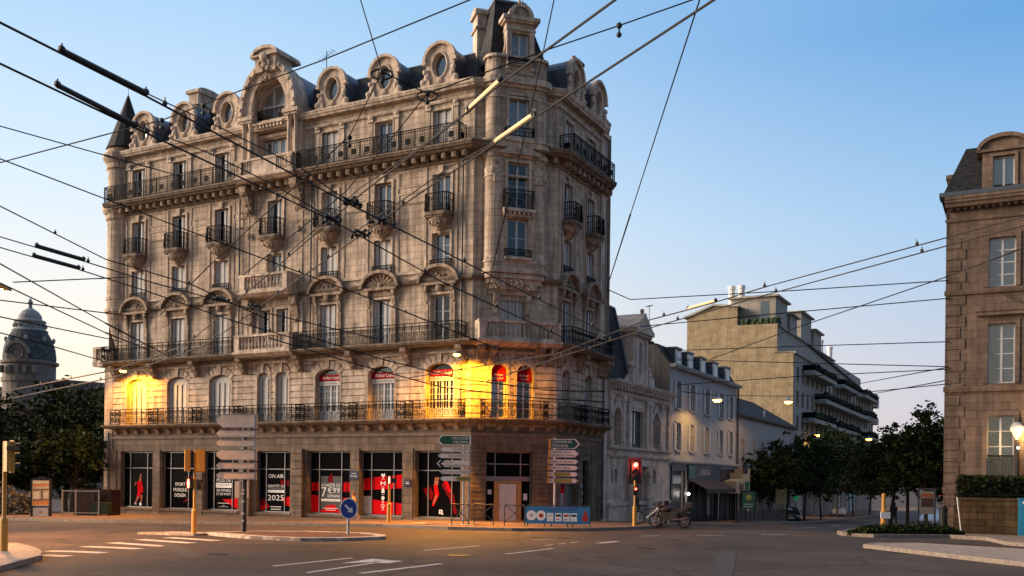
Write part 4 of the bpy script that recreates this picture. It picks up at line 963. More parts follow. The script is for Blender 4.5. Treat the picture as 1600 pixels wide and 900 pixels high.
# ---- estate agent's red banners in the first-floor windows
M_ban = mat('red banner cloth', (.30, .008, .010), .9, var=.12, spec=.05)
for F, c, w in ((FL, BAYS[4], 1.55), (FL, BAYS[5], 1.6), (FL, BAYS[6], 1.55)):
    mb = MB(); mb.box(c-w/2, c+w/2, .20, .215, 7.72, 8.06, 0); mb.text('Arthur Loyd', .30, c+.06, .196, 7.9, 1, w*.74)
    mb.box(c-w/2+.05, c+w/2-.05, .21, .22, 7.46, 7.7, 2)
    mb.text('05 40 00 00 00' if c > 25 else 'Immobilier', .17, c, .206, 7.58, 3, w*.72); mb.build('banner', [M_ban, M_white, M_shut, M_black], bld, F)
for c in (1.5, 2.9):
    mb = MB(); mb.extr([(c-.42, 7.45), (c+.42, 7.45)]+arc(c, 7.95, .42, .33, 0, PI, 10), .20, .215, m=0)
    mb.text('Arthur', .16, c, .196, 7.78, 1, .5); mb.text('Loyd', .16, c+.05, .196, 7.6, 1, .4); mb.build('banner', [M_ban, M_white], bld, FC)
# ---- small plates on the piers
for F, u, z, w, h, t1 in ((FL, 19.95, 2.42, .62, .5, 'place'), (FL, 23.5, 2.05, .42, .34, None), (FR, 3.2, 1.95, .3, .26, None)):
    mb = MB(); mb.box(u-w/2, u+w/2, -.10, -.055, z-h/2, z+h/2, 0)
    if t1: mb.text('Avenue', .12, u, -.104, z+.1, 1, .3); mb.text('FOUCAUD', .14, u, -.104, z-.06, 1, .46)
    else: mb.text('Place', .08, u, -.104, z+.05, 1, .2); mb.box(u-w*.3, u+w*.3, -.104, -.102, z-.06, z-.03, 1)
    mb.build('name_plate', [mat('dark blue enamel', (.012, .02, .07), .3, var=.05), M_white], bld, F)
# wall lamps are things of their own
def wall_lamp(u, z, label, energy, out=1.4, dx=0.):
    o = empty('wall_lamp', M=FL @ Matrix.Translation((u, 0, z))); tag(o, label, 'lamp', 'sodium lamps on the corner building')
    M = WM[o.name]
    mb = MB(); mb.tube([(0, 0.0, -.1), (dx*.4, -.5, .12), (dx, .25-out, .14)], .03, 6); mb.lathe([(.09, -.18), (.09, .0)], 8, (0, .0)); mb.build('arm', M_dsteel, o, M)
    mb = MB(); mb.extr([(.3-out, .20), (-.2-out, .18), (-.32-out, .08), (-.28-out, .03), (.32-out, .03)], dx-.13, dx+.13, 'x'); mb.build('lamp_head', M_steel, o, M)
    mb = MB(); mb.ball((dx, -out, .0), .15, .24, .09, 12); mb.build('lens', emis('sodium lens', (1, .42, .05), 4), o, M)
    ld = bpy.data.lights.new('sodium_light', 'SPOT'); ld.energy = energy; ld.color = (1, .37, .004); ld.spot_size = math.radians(162); ld.spot_blend = .35; ld.shadow_soft_size = .12
    lo = link('sodium_light', ld, o, M @ Matrix.Translation((dx, -out, -.12)) @ Matrix.Rotation(math.radians(14), 4, 'X'))
    l2 = bpy.data.lights.new('sodium_light', 'SPOT'); l2.energy = energy*2.6; l2.color = (1, .40, .05); l2.spot_size = math.radians(105); l2.spot_blend = .8; l2.shadow_soft_size = .12
    link('sodium_light', l2, o, M @ Matrix.Translation((dx, -out-.05, -.14)) @ Matrix.Rotation(math.radians(-30), 4, 'X'))
wall_lamp(27.1, 8.5, 'bright orange sodium lamp on the wall beside the building corner, above the lit banner', 900, 1.85, .45)
wall_lamp(3.05, 8.72, 'bright orange sodium lamp on the wall near the round corner turret', 450)
# ================================================================== GROUND, ROADS, PAVEMENTS
def asphalt():
    m, t, p = _new('asphalt'); L = t.links
    tc = t.nodes.new('ShaderNodeTexCoord')
    def noise(s, d, r=.6):
        n = t.nodes.new('ShaderNodeTexNoise'); n.inputs['Scale'].default_value = s; n.inputs['Detail'].default_value = d; n.inputs['Roughness'].default_value = r; L.new(tc.outputs['Object'], n.inputs['Vector']); return n
    a, b, c = noise(.22, 6), noise(2.2, 8, .7), noise(38, 4, .8)
    def ramp(n, p0, c0, p1, c1):
        r = t.nodes.new('ShaderNodeValToRGB'); r.color_ramp.elements[0].position = p0; r.color_ramp.elements[1].position = p1
        r.color_ramp.elements[0].color = c0+(1,); r.color_ramp.elements[1].color = c1+(1,); L.new(n.outputs[0], r.inputs[0]); return r
    ra = ramp(a, .35, (.040, .026, .019), .65, (.080, .052, .038)); rb = ramp(b, .3, (.72, .72, .72), .7, (1.2, 1.2, 1.2)); rc = ramp(c, .3, (.55, .55, .55), .72, (1.5, 1.5, 1.5))  # warm tint puts light of street lamps out of view into the base colour
    def mul(x, y):
        k = t.nodes.new('ShaderNodeMix'); k.data_type = 'RGBA'; k.blend_type = 'MULTIPLY'; k.inputs[0].default_value = 1; L.new(x, k.inputs[6]); L.new(y, k.inputs[7]); return k.outputs[2]
    vc = t.nodes.new('ShaderNodeTexVoronoi'); vc.feature = 'DISTANCE_TO_EDGE'; vc.inputs['Scale'].default_value = .16
    wv = t.nodes.new('ShaderNodeMix'); wv.data_type = 'VECTOR'; wv.inputs[0].default_value = .12; nv = noise(.9, 6, .7); L.new(tc.outputs['Object'], wv.inputs[4]); L.new(nv.outputs['Color'], wv.inputs[5])
    sc_ = t.nodes.new('ShaderNodeVectorMath'); sc_.operation = 'MULTIPLY_ADD'; sc_.inputs[1].default_value = (2.2, 2.2, 2.2); L.new(nv.outputs['Color'], sc_.inputs[0]); L.new(tc.outputs['Object'], sc_.inputs[2]); L.new(sc_.outputs[0], vc.inputs['Vector'])
    rk = t.nodes.new('ShaderNodeValToRGB'); rk.color_ramp.elements[0].position = .0; rk.color_ramp.elements[1].position = .018; rk.color_ramp.elements[0].color = (.28, .28, .28, 1); rk.color_ramp.elements[1].color = (1, 1, 1, 1); L.new(vc.outputs['Distance'], rk.inputs[0])
    vp = t.nodes.new('ShaderNodeTexVoronoi'); vp.inputs['Scale'].default_value = .11; vp.distance = 'CHEBYCHEV'; L.new(tc.outputs['Object'], vp.inputs['Vector'])
    rp = t.nodes.new('ShaderNodeValToRGB'); rp.color_ramp.interpolation = 'CONSTANT'; e = rp.color_ramp.elements; e[0].color = (.70, .70, .73, 1); e[1].position = .22; e[1].color = (1, 1, 1, 1); q = e.new(.80); q.color = (1.22, 1.19, 1.16, 1); L.new(vp.outputs['Color'], rp.inputs[0])
    L.new(mul(mul(mul(mul(ra.outputs[0], rb.outputs[0]), rc.outputs[0]), rk.outputs[0]), rp.outputs[0]), p.inputs['Base Color'])
    bp = t.nodes.new('ShaderNodeBump'); bp.inputs['Strength'].default_value = .6; bp.inputs['Distance'].default_value = .02; L.new(c.outputs[0], bp.inputs['Height']); L.new(bp.outputs[0], p.inputs['Normal'])
    p.inputs['Roughness'].default_value = .82; p.inputs['Specular IOR Level'].default_value = .3
    return m
M_asph = asphalt()
M_pave = mat('pavement asphalt, pinkish', (.14, .085, .055), .9, var=.3, vscale=1.5, bump=.4, bscale=40, spec=.25)
M_kerb = mat('granite kerb', (.20, .16, .13), .8, var=.35, vscale=5, bump=.3, bscale=30)
M_conc = mat('pale concrete island', (.26, .20, .16), .85, var=.25, vscale=3, bump=.3, bscale=30)
M_paint = mat('worn road paint', (.38, .34, .31), .8, var=.6, vscale=9)
M_soil = mat('red brown gravel', (.09, .03, .018), .95, var=.5, vscale=12, bump=.6, bscale=40)
M_grass = mat('low ground cover', (.035, .055, .018), .9, var=.5, vscale=3)
def axis(lo, hi, fine0, fine1, st, co):
    v = []; x = fine0
    while x > lo: v.append(x); x -= st if x > fine0 else max(st, abs(x-fine0)*.35+st)
    v.append(lo); v = v[::-1]; x = fine0+st
    while x < fine1: v.append(x); x += st
    while x < hi: v.append(x); x += max(st, (x-fine1)*.35+st)
    return v+[hi]
xs, ys = axis(-2500, 2500, -45, 90, 3, 0), axis(-60, 4000, 10, 200, 3, 0)
mb = MB(); n = len(xs)
mb.idx([(x, y, g(x, y)) for y in ys for x in xs], [(j*n+i, j*n+i+1, (j+1)*n+i+1, (j+1)*n+i) for j in range(len(ys)-1) for i in range(n-1)])
structure(mb.build('ground', M_asph, smooth=True))
def sub(pts, st=2.5, closed=False):
    out = []
    N = len(pts)
    for i in range(N if closed else N-1):
        a, b = pts[i], pts[(i+1) % N]; k = max(1, int(math.hypot(b[0]-a[0], b[1]-a[1])/st))
        out += [(a[0]+(b[0]-a[0])*q/k, a[1]+(b[1]-a[1])*q/k) for q in range(k)]
    return out if closed else out+[pts[-1]]
def resample(pts, n):
    d = [0]
    for i in range(len(pts)-1): d.append(d[-1]+math.hypot(pts[i+1][0]-pts[i][0], pts[i+1][1]-pts[i][1]))
    return [(lerp_tab(d[-1]*k/(n-1), d, [p[0] for p in pts]), lerp_tab(d[-1]*k/(n-1), d, [p[1] for p in pts])) for k in range(n)]
def pavement(name, A, B, h=.13, kerb=.18, n=60, mtl=None, step=True):
    """raised footway between the kerb line A and the back line B"""
    A, B = resample(A, n), resample(B, n); mb = MB()
    for i in range(n-1):
        def at(t, i): return (A[i][0]+(B[i][0]-A[i][0])*t, A[i][1]+(B[i][1]-A[i][1])*t)
        for t0, t1 in ((0, .34), (.34, .67), (.67, 1)):
            q = [at(t0, i), at(t0, i+1), at(t1, i+1), at(t1, i)]; mb.face([(p[0], p[1], g(*p)+h) for p in q])
    o = structure(mb.build(name, mtl or M_pave))
    k = MB()
    for i in range(n-1):
        a, b = Vector(A[i]), Vector(A[i+1]); c, d = Vector(B[i]), Vector(B[i+1]); ia = a+(c-a).normalized()*kerb; ib = b+(d-b).normalized()*kerb
        za, zb = g(*a)+h+.012, g(*b)+h+.012
        k.face([(a.x, a.y, za), (b.x, b.y, zb), (ib.x, ib.y, zb), (ia.x, ia.y, za)]); k.face([(a.x, a.y, za-h-.1), (b.x, b.y, zb-h-.1), (b.x, b.y, zb), (a.x, a.y, za)])
        k.face([(ia.x, ia.y, za), (ib.x, ib.y, zb), (ib.x, ib.y, zb-.05), (ia.x, ia.y, za-.05)])
    structure(k.build('kerb', M_kerb)); return o
def Ru(u, n=0): p = P1+dR*u+Vector((dR.y, -dR.x, 0))*n; return (p.x, p.y)
kerb = [(-70, 76), (-40, 59.8), (-28.67, 54.17), (-20.75, 50.62), (-12.75, 48.0), (-6.07, 45.6), (-2.86, 43.7), (.03, 43.15), (3.52, 43.9), (6.14, 46.1), (7.7, 48.6), Ru(10, 4), Ru(22, 4), Ru(60, 4), Ru(200, 4)]
back = [(-70, 86), tuple((OL-dL*20)[:2]), tuple((OL-dL*3)[:2]), tuple(OL[:2]), tuple((OL+dL*9)[:2]), tuple((OL+dL*18)[:2]), tuple((OL+dL*24)[:2]), tuple(P0[:2]), tuple((P0+dC*2.4)[:2]), tuple(P1[:2]), Ru(3, -.02), Ru(8, -.02), Ru(21, -.02), Ru(60, -2.5), Ru(200, -2.5)]
def along(P, n_each=9):
    out = []
    for i in range(len(P)-1):
        for k in range(n_each): t = k/n_each; out.append((P[i][0]+(P[i+1][0]-P[i][0])*t, P[i][1]+(P[i+1][1]-P[i][1])*t))
    return out+[P[-1]]
def pavement2(name, A, B, **kw):
    A, B = along(A), along(B)
    global resample
    keep = resample; resample = lambda p, n: p
    o = pavement(name, A, B, n=len(A), **kw); resample = keep; return o
pavement2('pavement', kerb, back)
pavement2('pavement', [Ru(200, 14.2), Ru(60, 14.2), Ru(6, 14.2), (14.9, 44.2), (14.6, 42.6), (15.6, 41.6), (19.0, 41.9), (19.9, 40.6), (19.2, 37.5), (21, 33.5), (30, 28)],
          [Ru(200, 22), Ru(60, 22), Ru(8, 22), (20.5, 47.5), (20.0, 45.8), (20.4, 45.2), (21.5, 46.5), (22.4, 46.4), (23.5, 45.2), (25, 43), (34, 38)], mtl=mat('pale pavement', (.17, .125, .095), .9, var=.25, vscale=1.5, bump=.3, bscale=40))
Bm = [(13.0, 35.0), (13.9, 34.75), (15.0, 33.5), (16.6, 31), (19.6, 26)]
pavement2('traffic_island', [(12.72, 34.95), (13.15, 33.5), (14.0, 30.5), (15.2, 26.5), (17, 21)], Bm, mtl=M_conc)
pavement2('traffic_island', [(12.72, 34.95), (13.6, 36.0), (15.0, 36.3), (17.2, 34.0), (22, 28)], Bm, mtl=M_conc)
# left foreground island with its kerb
pavement2('traffic_island', [(-11.8, 21.0), (-12.4, 24.2), (-12.75, 26.2), (-13.4, 27.6), (-14.4, 29.2), (-16, 31.3), (-22, 33)], [(-14, 20), (-14, 24), (-14.3, 26), (-14.6, 27.2), (-15.2, 28), (-17, 29.4), (-22, 30)], mtl=M_conc)
pavement2('traffic_island', [(-30, 31), (-22, 30.5), (-17, 29.9)], [(-30, 14), (-19, 17), (-14, 20)], mtl=M_conc)
# long island in the middle with gravel and pale cobbled edge
def isle(name, pts, h, mtl, ins=.32):
    c = (sum(p[0] for p in pts)/len(pts), sum(p[1] for p in pts)/len(pts)); n = len(pts)
    inn = []
    for i in range(n):
        a, p, b = Vector(pts[i-1]), Vector(pts[i]), Vector(pts[(i+1) % n]); t = (b-a).normalized(); q = Vector((-t.y, t.x)); q = q if (Vector(c)-p).dot(q) > 0 else -q; inn.append(p+q*ins)
    mb = MB(); mb.face([(p.x, p.y, g(*p)+h-.02) for p in inn]); structure(mb.build(name, mtl))
    k = MB()
    for i in range(n):
        j = (i+1) % n; a, b, c2, d = pts[i], pts[j], inn[j], inn[i]
        k.face([(a[0], a[1], g(*a)+h), (b[0], b[1], g(*b)+h), (c2.x, c2.y, g(*c2)+h), (d.x, d.y, g(*d)+h)]); k.face([(a[0], a[1], g(*a)-.05), (b[0], b[1], g(*b)-.05), (b[0], b[1], g(*b)+h), (a[0], a[1], g(*a)+h)])
        k.face([(d.x, d.y, g(*d)+h), (c2.x, c2.y, g(*c2)+h), (c2.x, c2.y, g(*c2)+h-.06), (d.x, d.y, g(*d)+h-.06)])
    structure(k.build('kerb', M_cob))
def cobble():
    m, t, p = _new('pale cobbled edge'); L = t.links; tc = t.nodes.new('ShaderNodeTexCoord')
    v = t.nodes.new('ShaderNodeTexVoronoi'); v.inputs['Scale'].default_value = 4.5; L.new(tc.outputs['Object'], v.inputs['Vector'])
    r = t.nodes.new('ShaderNodeValToRGB'); r.color_ramp.elements[0].color = (.16, .13, .11, 1); r.color_ramp.elements[1].color = (.5, .43, .38, 1); L.new(v.outputs['Color'], r.inputs[0]); L.new(r.outputs[0], p.inputs['Base Color']); p.inputs['Roughness'].default_value = .85; return m
M_cob = cobble()
isl = [(-12.2, 38.6), (-11.4, 37.6), (-9.6, 35.7), (-7.6, 34.9), (-5.9, 35.4), (-4.75, 36.5), (-4.9, 37.6), (-5.8, 38.8), (-8.2, 39.6), (-10.6, 39.6)]
isle('traffic_island', isl, .12, M_soil, .45)
isle('traffic_island', [(-15.2, 39.3), (-13.6, 38.4), (-12.5, 38.0), (-12.1, 38.5), (-12.4, 39.2), (-14.0, 39.9)], .08, M_conc, .2)
# road markings: thin sheets just above the asphalt
def quadmark(mb, pts): mb.face([(x, y, g(x, y)+.006) for x, y in pts])
def stripe(mb, a, b, w):
    a, b = Vector(a), Vector(b); d = (b-a).normalized(); n = Vector((-d.y, d.x))*w/2; k = 4
    for i in range(k):
        p, q = a+(b-a)*i/k, a+(b-a)*(i+1)/k; quadmark(mb, [tuple(p-n), tuple(q-n), tuple(q+n), tuple(p+n)])
mb = MB()
for a, b in (((-13.5, 27.75), (-12.6, 27.55)), ((-14.1, 29.45), (-12.15, 28.85)), ((-13.95, 31.55), (-11.75, 30.5)), ((-13.9, 33.6), (-11.4, 31.7)), ((-13.65, 35.5), (-11.0, 33.3)), ((-13.1, 36.8), (-10.55, 34.75))): stripe(mb, a, b, .5)
structure(mb.build('crossing_markings', M_paint))
mb = MB()
for a, b, w in (((-6.24, 25.26), (-4.62, 28.1), .15), ((-5.0, 23.71), (-3.75, 26.6), .15), ((-3.69, 23.71), (-1.91, 26.59), .2), ((-2.81, 31.34), (-1.09, 33.68), .15), ((-.17, 30.17), (1.44, 32.88), .15), ((.77, 37.12), (2.46, 38.61), .12), ((3.23, 35.75), (4.07, 36.97), .3), ((5.39, 40.45), (6.29, 41.07), .15), ((8, 41.5), (9.2, 41.9), .15), ((11, 42.5), (12.2, 42.9), .15), ((1.2, 34.2), (1.5, 34.7), .12), ((1.7, 35.0), (2.0, 35.5), .12), ((2.2, 35.8), (2.5, 36.3), .12)): stripe(mb, a, b, w)
quadmark(mb, [(-3.75, 26.6), (-3.35, 26.5), (-3.05, 27.3), (-3.6, 27.5)]); quadmark(mb, [(-4.65, 26.3), (-4.0, 27.9), (-3.5, 27.55), (-3.9, 26.75)])
structure(mb.build('lane_markings', M_paint))
mb = MB()
for a, b in ((Ru(16, 9), Ru(24, 9)), (Ru(30, 9), Ru(38, 9)), (Ru(45, 9), Ru(55, 9)), (Ru(20, 11.6), Ru(44, 11.6))): stripe(mb, a, b, .16)
mb.face([(-4.9, 46.4, .15), (-2.0, 45.1, .15), (-1.6, 45.5, .15), (-4.6, 46.9, .15)])
structure(mb.build('lane_markings', M_paint))

# ================================================================== THE OTHER BUILDINGS
def facade(F, parent, W, z0, z1, ops, mw, name='wall', depth=.3, mr=0):
    mb = MB(); wall(mb, 0, W, z0, z1, ops, 0, depth); return mb.build(name, mw, parent, F)
def simple_window(F, parent, o, v=.18, shutters=None, rows=3, mframe=None, cols=2, ms=None):
    a, b, z0, z1 = o[:4]; h = o[4] if len(o) > 4 else 0; c = (a+b)/2; M = F @ Matrix.Translation((c, v, z0)); w = b-a; H = z1-z0; mb = MB(); t = .07
    mb.box(-w/2, -w/2+t, 0, .06, 0, H); mb.box(w/2-t, w/2, 0, .06, 0, H); mb.box(-w/2+t, w/2-t, 0, .06, 0, t); mb.box(-w/2+t, w/2-t, 0, .06, H-t, H)
    for k in range(1, cols): u = -w/2+w*k/cols; mb.box(u-.05, u+.05, -.01, .05, t, H-t)
    for k in range(1, rows): z = H*k/rows; mb.box(-w/2+t, w/2-t, .01, .05, z-.025, z+.025)
    win = mb.build('window', mframe or M_frame, parent, M)
    mb = MB(); mb.box(-w/2+.02, w/2-.02, .035, .045, .02, H+h*.8); mb.build('pane', M_glass, win, M)
    if shutters:
        for s in (-1, 1):
            mb = MB(); x0, x1 = (s*w/2+s*.02, s*w/2+s*(w/2+.02)); x0, x1 = min(x0, x1), max(x0, x1); mb.box(x0, x1, -v-.06, -v-.02, .0, H)
            for q in range(int(H/.2)): mb.box(x0+.06, x1-.06, -v-.085, -v-.06, .08+.2*q, .2+.2*q)
            mb.build('shutter', ms or M_shut, win, M)
    return win
M_b2 = masonry('pale carved stone', (.66, .55, .485), 1.0, .38, .006, mcol=(.42, .35, .31), var=.10, streak=.15)
M_b3 = mat('old white render', (.40, .385, .385), .9, var=.15, vscale=1.2, bump=.3, streak=.08)
M_b4 = mat('pinkish white render', (.42, .35, .32), .9, var=.18, bump=.3, streak=.08)
M_ochre = masonry('ochre roughcast gable', (.42, .34, .215), .9, .45, .006, mcol=(.38, .30, .19), var=.07, streak=.2)
M_conc2 = mat('grey cream render', (.38, .345, .30), .9, var=.15, streak=.25)
M_roofd = mat('dark roof felt', (.03, .03, .033), .85, var=.3)

# ---- second house in the side street: carved stone front with a tall stone dormer
FB = frame(P2, dR); b2 = tag(empty('stone_house', (P2.x, P2.y, g(P2.x, P2.y))), 'narrow carved stone house with a tall pedimented dormer, next to the corner building', 'house')
W = 11.3
ops = [(3.75, 6.15, 4.4, 6.75, 0), (.7, 1.75, 4.45, 6.2, .5), (7.75, 8.85, 4.45, 6.3, .5), (3.9, 5.9, -.7, 2.6, 0), (.6, .95, 2.1, 3.0, 0), (1.15, 1.7, 2.1, 3.0, 0), (8.0, 8.7, 2.1, 3.0, 0)]
facade(FB, b2, W, -1.6, 7.75, ops, M_b2, depth=.4)
mb = MB(); mb.box(-.86, -.001, .02, 8, -1.6, 8.3); mb.build('side_wall', M_b2, b2, FB)
for o in ops:
    if o[2] > 0: simple_window(FB, b2, o, .25, rows=2, mframe=mat('dark window joinery', (.10, .09, .085), .6, var=.1))
mb = MB(); mb.box(3.9, 5.9, .3, .36, -1, 2.6); mb.box(4.85, 4.95, .27, .3, -1, 2.6); mb.box(4.0, 5.8, .26, .3, 1.9, 2.0); mb.build('door', mat('brown panelled door', (.06, .035, .025), .6, var=.2), b2, FB)
mb = MB()
run(mb, 0, W, slab_profile(-.6, 8.4, .3)); run(mb, 0, W, slab_profile(-.2, 7.7, .2)); run(mb, 0, W, slab_profile(-.15, 3.9, .18)); run(mb, 0, W, slab_profile(-.2, 4.35, .14))
mb.box(0, W, -.05, .3, 7.7, 8.1)
for k in range(22): u = W*(k+.5)/22; mb.box(u-.1, u+.1, -.4, 0, 7.85, 8.1)
for u in (.3, 2.4, 3.3, 6.6, 7.3, 9.4, 11.0): mb.box(u-.22, u+.22, -.14, 0, 4.35, 7.5); mb.box(u-.28, u+.28, -.2, 0, 7.2, 7.5); mb.box(u-.25, u+.25, -.2, 0, 4.35, 4.7)
for u in (3.3, 6.5): mb.lathe([(.24, .4), (.24, .7), (.19, .8), (.17, 2.4), (.26, 2.6)], 9, (u, -.22)); mb.box(u-.35, u+.35, -.5, 0, -1.4, .4); mb.box(u-.3, u+.3, -.45, 0, 2.6, 2.9); mb.box(u-.25, u+.25, -.15, 0, 2.9, 3.2)
mb.box(2.9, 6.9, -.5, 0, 3.2, 3.45); mb.box(3.2, 6.6, -.35, 0, 3.45, 3.6); mb.box(0, W, -.12, 0, -1.6, .75); mb.box(0, W, -.2, 0, .75, .95)
for o in ops[1:3]:
    c = (o[0]+o[1])/2; A = arc(c, o[3], .58, .55, PI, 0, 10); B = arc(c, o[3], .82, .8, PI, 0, 10)
    for k in range(10): mb.extr([A[k], B[k], B[k+1], A[k+1]], -.16, 0)
    for s in (-1, 1): mb.lathe([(.13, 4.4), (.1, 4.5), (.09, 5.9), (.16, 6.1)], 8, (c+s*.7, -.1))
    ornament(mb, c, 7.15, .3, -.05, 7, int(c*5)); ornament(mb, c, 3.95, .25, -.05, 7, int(c*5)); panel(mb, c-.6, c+.6, 3.2, 3.75)
panel(mb, 3.6, 6.3, 6.95, 7.45)
mb.build('mouldings', M_b2, b2, FB)
mb = MB()
for a, b, z0, z1 in ((3.5, 6.6, 8.4, 11.6),):
    ops_d = [(4.75, 5.35, 9.1, 10.9, .3)]; wall(mb, 3.75, 6.35, 8.4, 11.7, ops_d, -.15, .35)
    for u in (3.75, 6.35): mb.face([(u, -.15, 8.4), (u, 2.5, 8.4), (u, 2.5, 11.7), (u, -.15, 11.7)])
    mb.extr([(3.5, 12.0), (6.6, 12.0), (5.05, 13.05)], -.45, 2.2); mb.box(3.45, 6.65, -.5, 2.2, 11.7, 12.0); mb.ball((5.05, -.2, 13.2), .16)
    for u in (3.55, 6.55): mb.box(u-.25, u+.25, -.3, .3, 8.4, 9.4); mb.ball((u, -.1, 9.55), .22)
    mb.extr([(2.3, 8.4), (3.75, 8.4), (3.75, 9.9), (3.3, 9.0)], -.1, .2); mb.extr([(6.35, 8.4), (8.0, 8.4), (7.7, 9.1), (6.9, 9.2), (6.35, 10.0)], -.1, .2)
    for k in range(8): mb.box(3.6+.38*k, 3.75+.38*k, -.42, -.15, 11.5, 11.7)
    for u in (4.15, 5.95): mb.box(u-.16, u+.16, -.25, -.15, 8.5, 11.4)
dm = mb.build('stone_dormer', M_b2, b2, FB); simple_window(FB, dm, (4.75, 5.35, 9.1, 10.9, .25), .1, rows=2)
mb = MB(); mb.idx([(0, .0, 8.4), (3.4, .0, 8.4), (3.0, .9, 13.1), (.2, .9, 13.1), (0, 5, 8.4), (3.4, 5, 8.4), (3.0, 4, 13.1), (.2, 4, 13.1)], [(0, 1, 2, 3), (1, 5, 6, 2), (5, 4, 7, 6), (4, 0, 3, 7), (3, 2, 6, 7)]); mb.build('slate_pavilion', M_slate, b2, FB)
mb = MB(); mb.face([(3.2, .1, 8.4), (W, .1, 8.4), (W, 4.5, 10.6), (3.2, 4.5, 10.6)]); mb.build('slate_roof', M_slate, b2, FB)
mb = MB(); mb.tube([(3.42, -.02, 8.5), (2.98, .88, 13.05)], .1, 6); mb.tube([(.2, .9, 13.12), (3, .9, 13.12)], .09, 6); mb.build('roof_hip', M_zinc, b2, FB)
for u0, u1, z in ((4.5, 6.6, 12.9), (7.9, 9.4, 12.3)):
    mb = MB(); mb.box(u0, u1, 4.6, 5.5, 8, z); mb.box(u0-.08, u1+.08, 4.5, 5.6, z-.3, z-.15)
    n = int((u1-u0)/.5)
    for k in range(n): mb.lathe([(.15, z), (.17, z+.4), (.13, z+.5)], 7, (u0+(u1-u0)*(k+.5)/n, 5.05))
    mb.build('chimney', M_brick, b2, FB)
def aerial(F, parent, u, v, z, h, w=.9):
    mb = MB(); mb.tube([(u, v, z), (u, v, z+h)], .025, 5); mb.tube([(u-w/2, v, z+h-.1), (u+w/2, v, z+h+.15)], .015, 4)
    for k in range(6): q = k/5-.5; mb.tube([(u+w*q, v-.22, z+h+.02+.25*q), (u+w*q, v+.22, z+h+.02+.25*q)], .01, 4)
    mb.build('aerial', M_iron, parent, F)
aerial(FB, b2, 2.7, 3, 12.6, 2.0, 1.6); aerial(FB, b2, 4.6, 4.8, 13, 2.0, 1.4); aerial(FB, b2, 9.4, 4.8, 12, 1.8)

# ---- white house with shutters and five dormers
O3 = P2+dR*11.33; FB = frame(O3, dR); W = 17.9
b3 = tag(empty('white_house', (O3.x, O3.y, g(O3.x, O3.y))), 'white rendered house with shuttered windows and five blue-grey dormers above dark shopfronts', 'house')
us = [1.9, 5.2, 9.0, 13.0, 16.0]
ops = [(u-.5, u+.5, z0, z1, 0) for u in us for z0, z1 in ((4.5, 6.45), (7.5, 9.45))]+[(.5, 3.3, -1.2, 3.0, 0), (4.2, 12.2, -1.2, 2.2, 0), (12.9, 17.4, -1.4, 2.4, 0)]
facade(FB, b3, W, -2.2, 10.3, ops, M_b3, depth=.3)
for o in ops[:10]: simple_window(FB, b3, o, .12, True, 3)
mb = MB(); run(mb, 0, W, slab_profile(-.45, 10.55, .25)); run(mb, 0, W, slab_profile(-.3, 3.75, .2))
for u in us:
    for z in (4.5, 7.5): mb.box(u-.65, u+.65, -.14, 0, z-.12, z); mb.box(u-.6, u+.6, -.06, 0, z+1.97, z+2.1)
mb.build('mouldings', M_b3, b3, FB)
mb = MB()
def gable_roof(mb, W, z0, z1, dep, v0=-.1): mb.face([(0, v0, z0), (W, v0, z0), (W, dep/2, z1), (0, dep/2, z1)]); mb.face([(0, dep, z0), (W, dep, z0), (W, dep/2, z1), (0, dep/2, z1)])
mb.face([(0, .0, 10.56), (W, .0, 10.56), (W, 1.0, 12.0), (0, 1.0, 12.0)]); mb.face([(0, 1.0, 12.0), (W, 1.0, 12.0), (W, 5, 12.6), (0, 5, 12.6)]); mb.build('roof', M_slate, b3, FB)
for u in (0, W): mb = MB(); mb.face([(u, 0, -2), (u, 10, -2), (u, 10, 10.5), (u, 5, 12.5), (u, 1, 11.9), (u, 0, 10.5)]); mb.build('side_wall', mat('grey party wall render', (.15, .14, .13), .9, var=.25, streak=.3), b3, FB)
for u in (1.8, 4.6, 7.8, 11.2, 14.8):
    mb = MB(); mb.box(u-.6, u+.6, .05, 2.2, 10.6, 11.75); mb.box(u-.72, u+.72, -.1, 2.3, 11.75, 11.87); d = mb.build('dormer', M_zinc, b3, FB)
    mb = MB(); mb.box(u-.5, u+.5, -.02, .05, 10.65, 11.7); mb.box(u-.62, u-.5, -.04, .05, 10.6, 11.75); mb.box(u+.5, u+.62, -.04, .05, 10.6, 11.75); w_ = mb.build('window', M_frame, d, FB)
    mb = MB(); mb.box(u-.36, u-.05, -.03, -.02, 10.75, 11.6); mb.box(u+.05, u+.36, -.03, -.02, 10.75, 11.6); mb.build('pane', M_glass, w_, FB)
for u0, u1, z in ((6.5, 9.3, 14.0), (9.6, 11.5, 13.5)):
    mb = MB(); mb.box(u0, u1, 4.5, 5.3, 11, z-.5); mb.box(u0-.1, u1+.1, 4.4, 5.4, z-.8, z-.65)
    for k in range(5): mb.lathe([(.14, z-.5), (.17, z-.15), (.12, z)], 7, (u0+(u1-u0)*(k+.5)/5, 4.9))
    mb.build('chimney', M_brick, b3, FB)
mb = MB(); mb.box(1.2, 2.0, 3, 3.7, 11.5, 13.0); mb.box(1.15, 2.05, 2.95, 3.75, 13.0, 13.15); mb.lathe([(.13, 13.15), (.15, 13.4), (.1, 13.5)], 7, (1.6, 3.3)); mb.build('chimney', M_white, b3, FB)
aerial(FB, b3, 2.6, 3, 12, 2.5, .8); aerial(FB, b3, 3.9, 3, 12, 3.4, .9)
M_shopd = mat('dark shopfront timber', (.018, .014, .016), .5, var=.3)
